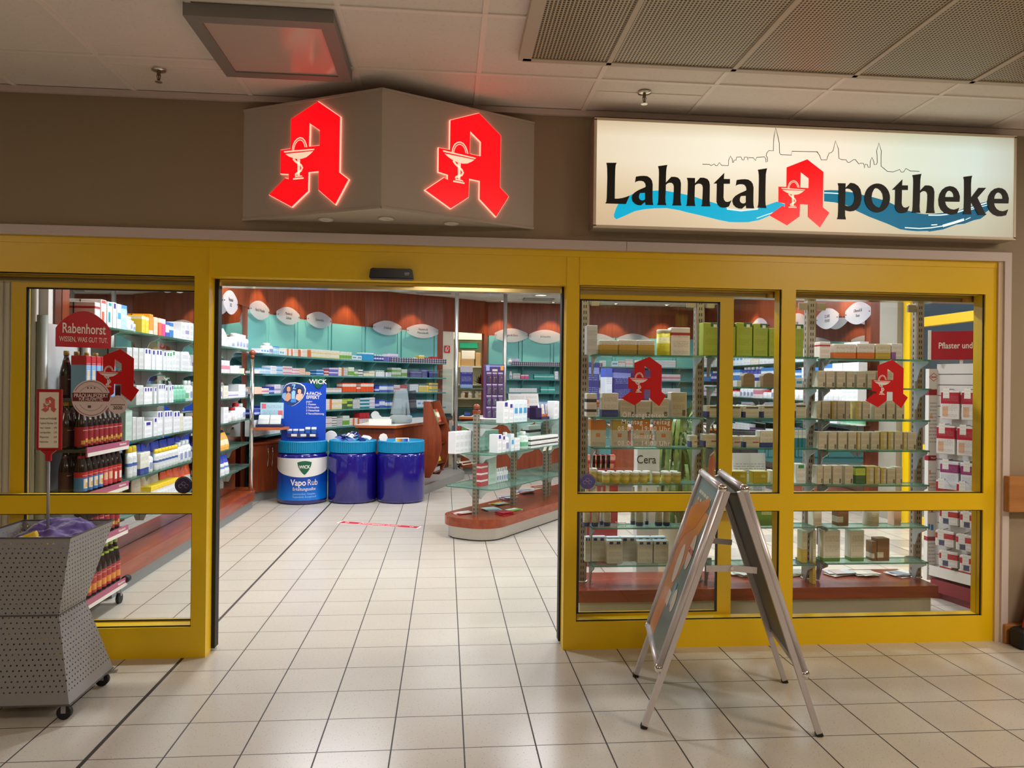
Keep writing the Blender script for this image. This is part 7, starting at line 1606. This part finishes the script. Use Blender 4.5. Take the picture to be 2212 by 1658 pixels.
emblem(sgn_, front_M(cx, -.0078, cz + chh * .25), chh * .26, mat('pale_red_print', (200, 90, 80), .5), mat('cream_print', (226, 214, 196), .6), .0006)
for k, body in enumerate(('Husten und Erkältung', 'Tapferes Näschen', 'Haut / Gesicht', 'Lutschpastillen', 'Pflegecreme', 'Handcreme')):
    link('lettering', text_mesh(body, .0125, mat('grey_print', (96, 88, 84), .6), .0, ext=.0004, align='LEFT', sx=.66), sgn_, front_M(cx - cw / 2 + .018, -.008, cz + chh * .02 - k * chh * .076))
    link('lettering', text_mesh('0,00'.replace('0,00', ['2,95', '3,95', '4,95', '1,95', '2,50', '3,50'][k]), .0125, MC['grey_print'], .0, ext=.0004, align='RIGHT', sx=.66), sgn_, front_M(cx + cw / 2 - .02, -.008, cz + chh * .02 - k * chh * .076))

# ------------------------------------------------------------------ film emblems and stickers on the panes
GY = 0.0485
def pane_emblem(label, px, y0, y1):
    p, q = onY(px, y0, GY), onY(px, y1, GY); h = p.z - q.z; x = p.x - 163 / 1503.0 * h; z = (p.z + q.z) / 2
    t_ = thing('window_emblem', label, 'window film', (x, GY, z), 0, 'red letter A films on the panes'); emblem(t_, front_M(0, 0, 0), h, RED, WFILM, .0006); return t_
pane_emblem('red letter A film on the left pane, partly covered by round stickers', 260, 753.5, 867)
pane_emblem('red letter A film on the pane above the opening hours', 1403, 770, 877)
pane_emblem('red letter A film on the far right pane', 1927, 776, 881)
def disc(label, px, py, rp_, base, y=GY - .0012):
    p = onY(px, py, y); r = rp_ * (p - CAM).dot(FW) / FPX; t_ = thing('round_sticker', label, 'sticker', tuple(p), 0, 'round stickers on the shop panes')
    MB().lathe([(r, 0), (r, .0006)], 40, 0, front_M(0, 0, 0)).build('disc', base, t_); return t_, r
LS = mat('pale_sticker', (226, 208, 204), .4); MR = mat('maroon_print', (110, 20, 34), .4)
def ring(t_, r0, r1, m_, z=.0007, a0=0, a1=360):
    st = MB(); stroke(st, arc_pts(0, 0, (r0 + r1) / 2, (r0 + r1) / 2, a0, a1, 40), r1 - r0, z, z + .0003, front_M(0, 0, 0)); return st.build('printed_ring', m_, t_)
t_, r = disc('large round white and maroon quality sticker over the left red emblem', 197, 860, 40, LS)
ring(t_, r * .90, r * .925, MR, a0=25, a1=155); ring(t_, r * .90, r * .925, MR, a0=205, a1=335); ring(t_, r * .66, r * .675, MR, a0=30, a1=150); ring(t_, r * .66, r * .675, MR, a0=210, a1=330)
MB().box(-r * .97, -.0012, -r * .16, r * .97, -.0007, r * .30).build('band', MR, t_)
link('lettering', text_mesh('PRÄQUALIFIZIERT', r * .29, WFILM, .012, ext=.0004, sx=.76), t_, front_M(0, -.0014, r * .14)); link('lettering', text_mesh('FÜR HILFSMITTEL', r * .22, WFILM, .008, ext=.0004, sx=.74), t_, front_M(0, -.0014, -r * .06))
for k in (-1, 0, 1): MB().lathe([(r * .05, .0007), (r * .05, .001)], 5, 0, front_M(k * r * .17, 0, r * .56)).build('star', mat('grey_print', (96, 88, 84), .6), t_)
MB().box(-r * .17, -.001, -r * .52, -.0, -.0007, -r * .38).build('print_block', MC['grey_print'], t_)
t_, r = disc('small round white sticker reading 2020 beside the quality sticker', 254.5, 873.5, 20, LS, GY - .003)
link('lettering', text_mesh('2020', r * .48, INK, .02, ext=.0004), t_, front_M(0, -.001, -r * .36)); ring(t_, r * .80, r * .82, mat('pale_red_print', (200, 90, 80), .5), a0=20, a1=160)
MB().box(-r * .75, -.001, -r * .06, r * .75, -.0007, r * .02).build('printed_line', INK, t_)
for lab, px, py, rr_, bc in (('round dark blue sticker low on the left pane', 396.5, 1047, 18.5, (62, 60, 96)), ('round violet blue sticker low on the pane beside the open door', 1269, 1039, 17, (92, 88, 150))):
    t_, r = disc(lab, px, py, rr_, mat('sticker_%d' % bc[2], bc, .35)); pm = mat('pale_lilac_print', (170, 164, 200), .5)
    ring(t_, r * .86, r * .90, pm, a0=20, a1=160)
    for cx_, cy_, rx in ((-.32, -.12, .22), (.32, -.12, .22), (0, .18, .2)): 
        st = MB(); stroke(st, arc_pts(cx_ * r, cy_ * r, rx * r, rx * r, 0, 300, 20), r * .05, .0007, .001, front_M(0, 0, 0)); st.build('scroll_print', pm, t_)
p = onY(1390, 926, GY); oh = thing('opening_hours', 'white opening hours lettering on the pane beside the open door', 'lettering', tuple(p))
for body, px, py, w_ in (('Öffnungszeiten:', 1392, 896.5, 96), ('Montag - Freitag', 1395, 911.5, 106), ('08:00 - 19:00 Uhr', 1391, 926, 115), ('Samstag', 1391, 942, 46), ('08:00 - 14:00 Uhr', 1391, 957.5, 115)):
    me = text_mesh(body, .040, WFILM, .004, ext=.0005, space=1.18); xs_ = [v.co.x for v in me.vertices]; wid = max(xs_) - min(xs_); q = onY(px, py, GY); ww = w_ * (q - CAM).dot(FW) / FPX
    me.transform(Matrix.Diagonal((ww / wid, 1, 1, 1))); link('line', me, oh, front_M(q.x - p.x, 0, q.z - p.z))

# ------------------------------------------------------------------ plaster stand at the right window
PSO = Vector((3.585, .93)); PE = Vector((3.80, .30)); pdv = (PE - PSO).normalized(); pn = Vector((pdv.y, -pdv.x))       # pn points to the viewer's left
if pn.x > 0: pn = -pn
ps = thing('plaster_stand', 'white slatwall stand of plaster packs with a red header behind the right window', 'display stand', (PSO.x, PSO.y, 0), world=True)
sw = MB(); zz = .16
SLW = mat('pale_slatwall', (206, 204, 200), .5)
while zz < 1.66:
    a, b = PSO, PE; sw.bar((a.x, a.y, zz + .036), (b.x, b.y, zz + .036), .02, .072); zz += .077
sw.build('slatwall', SLW, ps)
MB().bar((PSO.x - pn.x * .012, PSO.y - pn.y * .012, .9), (PE.x - pn.x * .012, PE.y - pn.y * .012, .9), .006, 1.52).build('back_sheet', mat('slat_groove', (70, 66, 64), .6), ps)
sp0 = onY(2004, 1000, .93).x; sidew = PSO.x - sp0
def sideprint():
    m_ = printed('stand_side_print', (226, 224, 220), [(.875, .905, (150, 20, 44)), (.565, .59, (150, 20, 44)), (.185, .205, (150, 20, 44))], (120, 116, 116), patch=[(.12, .45, .765, .785, (226, 180, 140)), (.12, .75, .445, .46, (230, 186, 146)), (.1, .3, .5, .52, (220, 150, 110)), (.1, .25, .325, .345, (190, 30, 40)), (.35, .6, .32, .345, (190, 30, 40)), (.1, .28, .24, .265, (30, 130, 200)), (.36, .65, .235, .262, (30, 130, 200)), (.12, .4, .385, .4, (40, 50, 100))], dens=60, inkz=(.02, .92)); return m_
MB().box(sp0, .925, .12, PSO.x, .965, 1.66).build('side_panel', sideprint(), ps)
lg = MB(); stroke(lg, [(-.035, 0), (0, .03), (.035, 0), (0, -.03), (-.035, 0)], .004, 0, .001, front_M((sp0 + PSO.x) / 2, .9245, 1.60)); lg.box((sp0 + PSO.x) / 2 - .02, .9238, 1.596, (sp0 + PSO.x) / 2 + .02, .9245, 1.604); lg.build('logo', mat('logo_red', (190, 60, 60), .5), ps)
for z_, l1, l2 in ((1.525, 'Pflaster', 'Pflaster und Verbände'), (1.0, 'Pflaster', 'Spezialpflaster')):
    link('lettering', text_mesh(l1, .016, WFILM, .004, align='LEFT', ext=.0005, sx=.8), ps, front_M(sp0 + .02, .924, z_ - .0 + .01)); link('lettering', text_mesh(l2, .014, WFILM, .004, align='LEFT', ext=.0005, sx=.7), ps, front_M(sp0 + .02, .924, z_ - .012))
MB().prism([(sp0 - .02, .98), (sp0 - .02, .90), (PSO.x, .86), (PE.x - .12, .2), (PE.x + .12, .2), (PSO.x + .15, .98)], .0, .05).prism([(PSO.x - .06, .90), (PSO.x + .01, .93), (PE.x + .01, PE.y), (PE.x - .10, PE.y - .02)], .05, .14).build('base', mat('stand_base_red', (130, 20, 40), .4), ps)
a = PSO + pn * .02; b = PE + pn * .02
MB().bar((a.x + pn.x * .05, a.y + pn.y * .05, .20), (b.x + pn.x * .05, b.y + pn.y * .05, .20), .006, .07).bar((a.x + pn.x * .025, a.y + pn.y * .025, .165), (b.x + pn.x * .025, b.y + pn.y * .025, .165), .06, .006).build('bottom_tray', WHT, ps)
# header
h0 = onY(2009, 760, .88); 
hM = plane_M((PSO.x - .075, PSO.y - .03, 1.725), (pdv.x * .55 + .45, pdv.y * .40, 0), (0, 0, 1)); 
hd_ = MB().box(0, 0, -.012, .42, .205, 0, 0, hM).build('header_sign', mat('plaster_header_red', (170, 22, 46), .4), ps)
MB().box(-.02, -.005, -.014, 0, .215, .002, 0, hM).build('header_edge', WHT, hd_)
link('lettering', text_mesh('Pflaster und Verbände', .062, WFILM, .012, align='LEFT', sx=.72), hd_, hM @ Matrix.Translation((.045, .10, .001)))
MB().box(.18, -.06, -.010, .20, 0, -.004, 0, hM).build('header_post', WHT, hd_)
pkm = [printed('plaster_pack', (222, 218, 214), [(.55, .95, (176, 24, 50))], (140, 130, 130), patch=[(.1, .4, .1, .45, (214, 170, 140))]), printed('plaster_bag', (216, 220, 226), [(.6, .9, (150, 50, 110))], (150, 150, 160)), printed('plaster_tape', (226, 222, 216), [(.5, .85, (186, 40, 44))], (120, 116, 116), patch=[(.2, .5, .05, .4, (70, 76, 110))])]
tgm = printed('hang_tag', (232, 230, 224), ink=(150, 150, 150))
rows_ = [(1.50, 0, 4), (1.25, 0, 4), (1.00, 1, 3), (.86, 0, 3), (.66, 2, 3), (.50, 2, 4), (.36, 2, 4)]
rn = ['topmost', 'second', 'third', 'fourth', 'fifth', 'sixth', 'seventh']
for k, (z, m_i, n) in enumerate(rows_):
    for c in range(n):
        q = PSO + pdv * (.14 + c * .155 - (.03 if k % 2 else 0)) + pn * .055; h_ = .20 if k < 4 else .11
        t_ = thing('plaster_pack', 'hanging plaster pack in the %s slatwall row, %s from its side panel' % (rn[k], ordn(c + 1)), 'plaster pack', (q.x, q.y, z), math.atan2(pdv.y, pdv.x) + .25, 'plaster packs on the slatwall stand')
        MB().rbox(-.062, -.012, -h_, .062, .012, 0, .004).build('pack', pkm[m_i], t_)
        MB().tube([(0, .045, .012), (0, -.07, .014), (0, -.075, .022)], .0025, 6).build('hook', INK, t_)
        MB().box(-.02, -.078, -.05, .02, -.076, .02).build('price_tag', tgm, t_)
for c in range(4):
    q = PSO + pdv * (.12 + c * .14) + pn * .045; o = MB().rbox(-.045, -.02, 0, .045, .02, .085).build('plaster_box', printed('plaster_box', (230, 228, 226), [(.75, .9, (190, 40, 50))], (120, 116, 116))); o.location = (q.x, q.y, .169); o.rotation_euler = (0, 0, math.atan2(pdv.y, pdv.x)); tag(o, 'white plaster box in the bottom tray of the slatwall stand, %s from the side panel' % ordn(c + 1), 'box', 'boxes in the stand tray')

# ------------------------------------------------------------------ plant and displays seen through the left bay
q = onY(1462, 1100, 1.45)
pt = thing('potted_plant', 'tall potted plant with long drooping green leaves behind the window display', 'plant', (q.x, 1.45, 0))
MB().lathe([(.15, 0), (.17, .02), (.19, .44), (.20, .46), (.185, .46), (.17, .42), (.0, .41)], 32).build('pot', mat('cream_pot', (226, 214, 188), .45), pt)
for k, (x, y, h_) in enumerate(((-.03, 0, 1.0), (.05, .04, 1.2), (.0, -.05, .75))): MB().cyl((x, y, .41), (x * 1.5, y * 1.5, h_), .018, 10, r2=.013).build('stem', mat('plant_stem', (130, 110, 76), .7), pt)
rg = random.Random(21); lf = MB()
for k in range(150):
    c_ = [(-.045, 0, 1.0), (.075, .06, 1.2), (0, -.07, .75)][k % 3]; a = rg.uniform(0, 6.283); L = rg.uniform(.45, .85); up = rg.uniform(.05, .35); w_ = rg.uniform(.010, .018)
    d = Vector((math.cos(a), math.sin(a), 0)); sd = Vector((-d.y, d.x, 0)); pts = []
    for i in range(9):
        t = i / 8; r_ = (.42 * L) * (1 - (1 - t) ** 2) ; z = c_[2] + up * math.sin(min(1, t * 2.2) * PI / 2) * .8 - (L * 1.0) * t ** 2.2
        ww = w_ * math.sin(PI * min(.96, t * .9 + .08)); p = Vector((c_[0], c_[1], max(z, .47))) + d * r_; pts.append((p - sd * ww, p + sd * ww))
    lf.add([v for pr_ in pts for v in pr_], [(2 * i, 2 * i + 1, 2 * i + 3, 2 * i + 2) for i in range(8)], 0, True)
def leaf_mat():
    s = NB('drooping_leaves'); tc = s.add('ShaderNodeTexCoord'); n = s.noise(9, 2, tc.outputs['Object']); s.link(s.ramp(n, [(.3, (50, 84, 40)), (.7, (130, 150, 70))]), s.b.inputs['Base Color']); s.b.inputs['Roughness'].default_value = .4; return s.m
lf.build('foliage', leaf_mat(), pt)
a, b = onY(1376, 1062, 1.05), onY(1424, 1062, 1.05)
wc = thing('white_carton_display', 'white display board reading Cera behind the honey jars', 'display', ((a.x + b.x) / 2, 1.05, 0)); w_ = b.x - a.x; top = onY(1400, 968, 1.05).z
MB().rbox(-w_ / 2, 0, 0, w_ / 2, .10, top).build('board', mat('white_display_board', (234, 234, 232), .4), wc)
q = onY(1397, 993, 1.04); link('lettering', text_mesh('Cera', .085, INK, .0, sx=.85), wc, front_M(q.x - wc.location.x, -.0012, q.z))
a, b = onY(1262, 1000, 1.9), onY(1336, 975, 1.9)
rd = thing('red_tray_display', 'red floor display stand with small red cartons behind the left window bay', 'display', ((a.x + b.x) / 2, 1.9, 0)); w_ = b.x - a.x; z1 = onY(1300, 965, 1.9).z
MB().rbox(-w_ / 2, 0, 0, w_ / 2, .3, z1 - .22).build('stand', mat('display_red', (150, 26, 34), .45), rd)
for k in range(5): MB().rbox(-.04, -.03, 0, .04, .03, .15).build('carton', printed('red_tonic', (170, 30, 36), [(.72, .95, (226, 150, 130))], (226, 190, 170), patch=[(.3, .8, .15, .5, (206, 140, 80))]), rd, Matrix.Translation((-w_ / 2 + .06 + k * (w_ - .12) / 4, .05, z1 - .219)))
MB().box(-w_ / 2, -.004, z1 - .30, w_ / 2, -.001, z1 - .18).build('tray_front', MC['display_red'], rd)
# glass bottles in white bags behind the middle bay
for k, (px, lab) in enumerate(((1601, 'white refill bag hanging behind the middle window bay, nearer the door'), (1632, 'white refill bag hanging behind the middle window bay, farther right'))):
    a = onY(px, 1010, .95); o = goods('bagwhite', .15, .10, .42, (a.x, .95, .62), 0, lab, 'refill bags'); o.name = 'refill_bag'; o['group'] = 'refill bags'
a = onY(1616, 1060, .95); tb = thing('side_table', 'small round table under the white refill bags', 'table', (a.x, .97, 0)); MB().lathe([(.22, .60), (.22, .618)], 28).build('top', WHT, tb); MB().cyl((0, 0, .02), (0, 0, .60), .02, 12).lathe([(.14, 0), (.13, .02)], 24).build('leg', CHROME, tb)
# ------------------------------------------------------------------ far right edge of the passage
q = onY(2203, 1340, -.12)
cs = thing('caution_board', 'slanted red and yellow board with a black foot leaning at the right wall', 'board', (q.x + .05, -.12, 0))
Mx = Matrix.Rotation(.26, 4, 'Y')
MB().box(-.05, -.02, .10, .16, .02, .62, 0, Mx).build('panel', mat('caution_red', (206, 50, 24), .4), cs); MB().box(-.015, -.024, .10, .16, -.0205, .55, 0, Mx).build('stripe', mat('caution_yellow', (240, 206, 30), .4), cs)
MB().rbox(-.08, -.05, 0, .20, .05, .115, .012).build('foot', BLK, cs)
# greenery and a building edge outside the right glazing
def bush(label, x, y, r_, n, seed):
    t_ = thing('garden_tree', label, 'tree', (x, y, 0), 0, 'trees outside the right glazing'); rg = random.Random(seed); mb = MB()
    for k in range(n):
        v = Vector((rg.gauss(0, 1), rg.gauss(0, 1), rg.gauss(0, 1))).normalized() * r_ * rg.uniform(.6, 1); c = Vector((v.x, v.y, 3.0 + v.z * 1.1)); s_ = rg.uniform(.08, .18); u = Vector((rg.gauss(0, 1), rg.gauss(0, 1), rg.gauss(0, 1))).normalized(); w_ = u.orthogonal().normalized()
        mb.add([c - u * s_, c + w_ * s_ * .5, c + u * s_, c - w_ * s_ * .5], [(0, 1, 2, 3)])
    mb.build('foliage', mat('tree_leaves', (70, 110, 60), .6), t_); MB().cyl((0, 0, 0), (0, 0, 2.6), .14, 10).build('trunk', mat('tree_bark', (84, 70, 56), .8), t_)
bush('green tree outside the glazing at the right of the shop', 13.5, 3.6, 1.9, 700, 4); bush('second green tree further along outside the right glazing', 15.5, 6.8, 2.2, 700, 8)
flush()
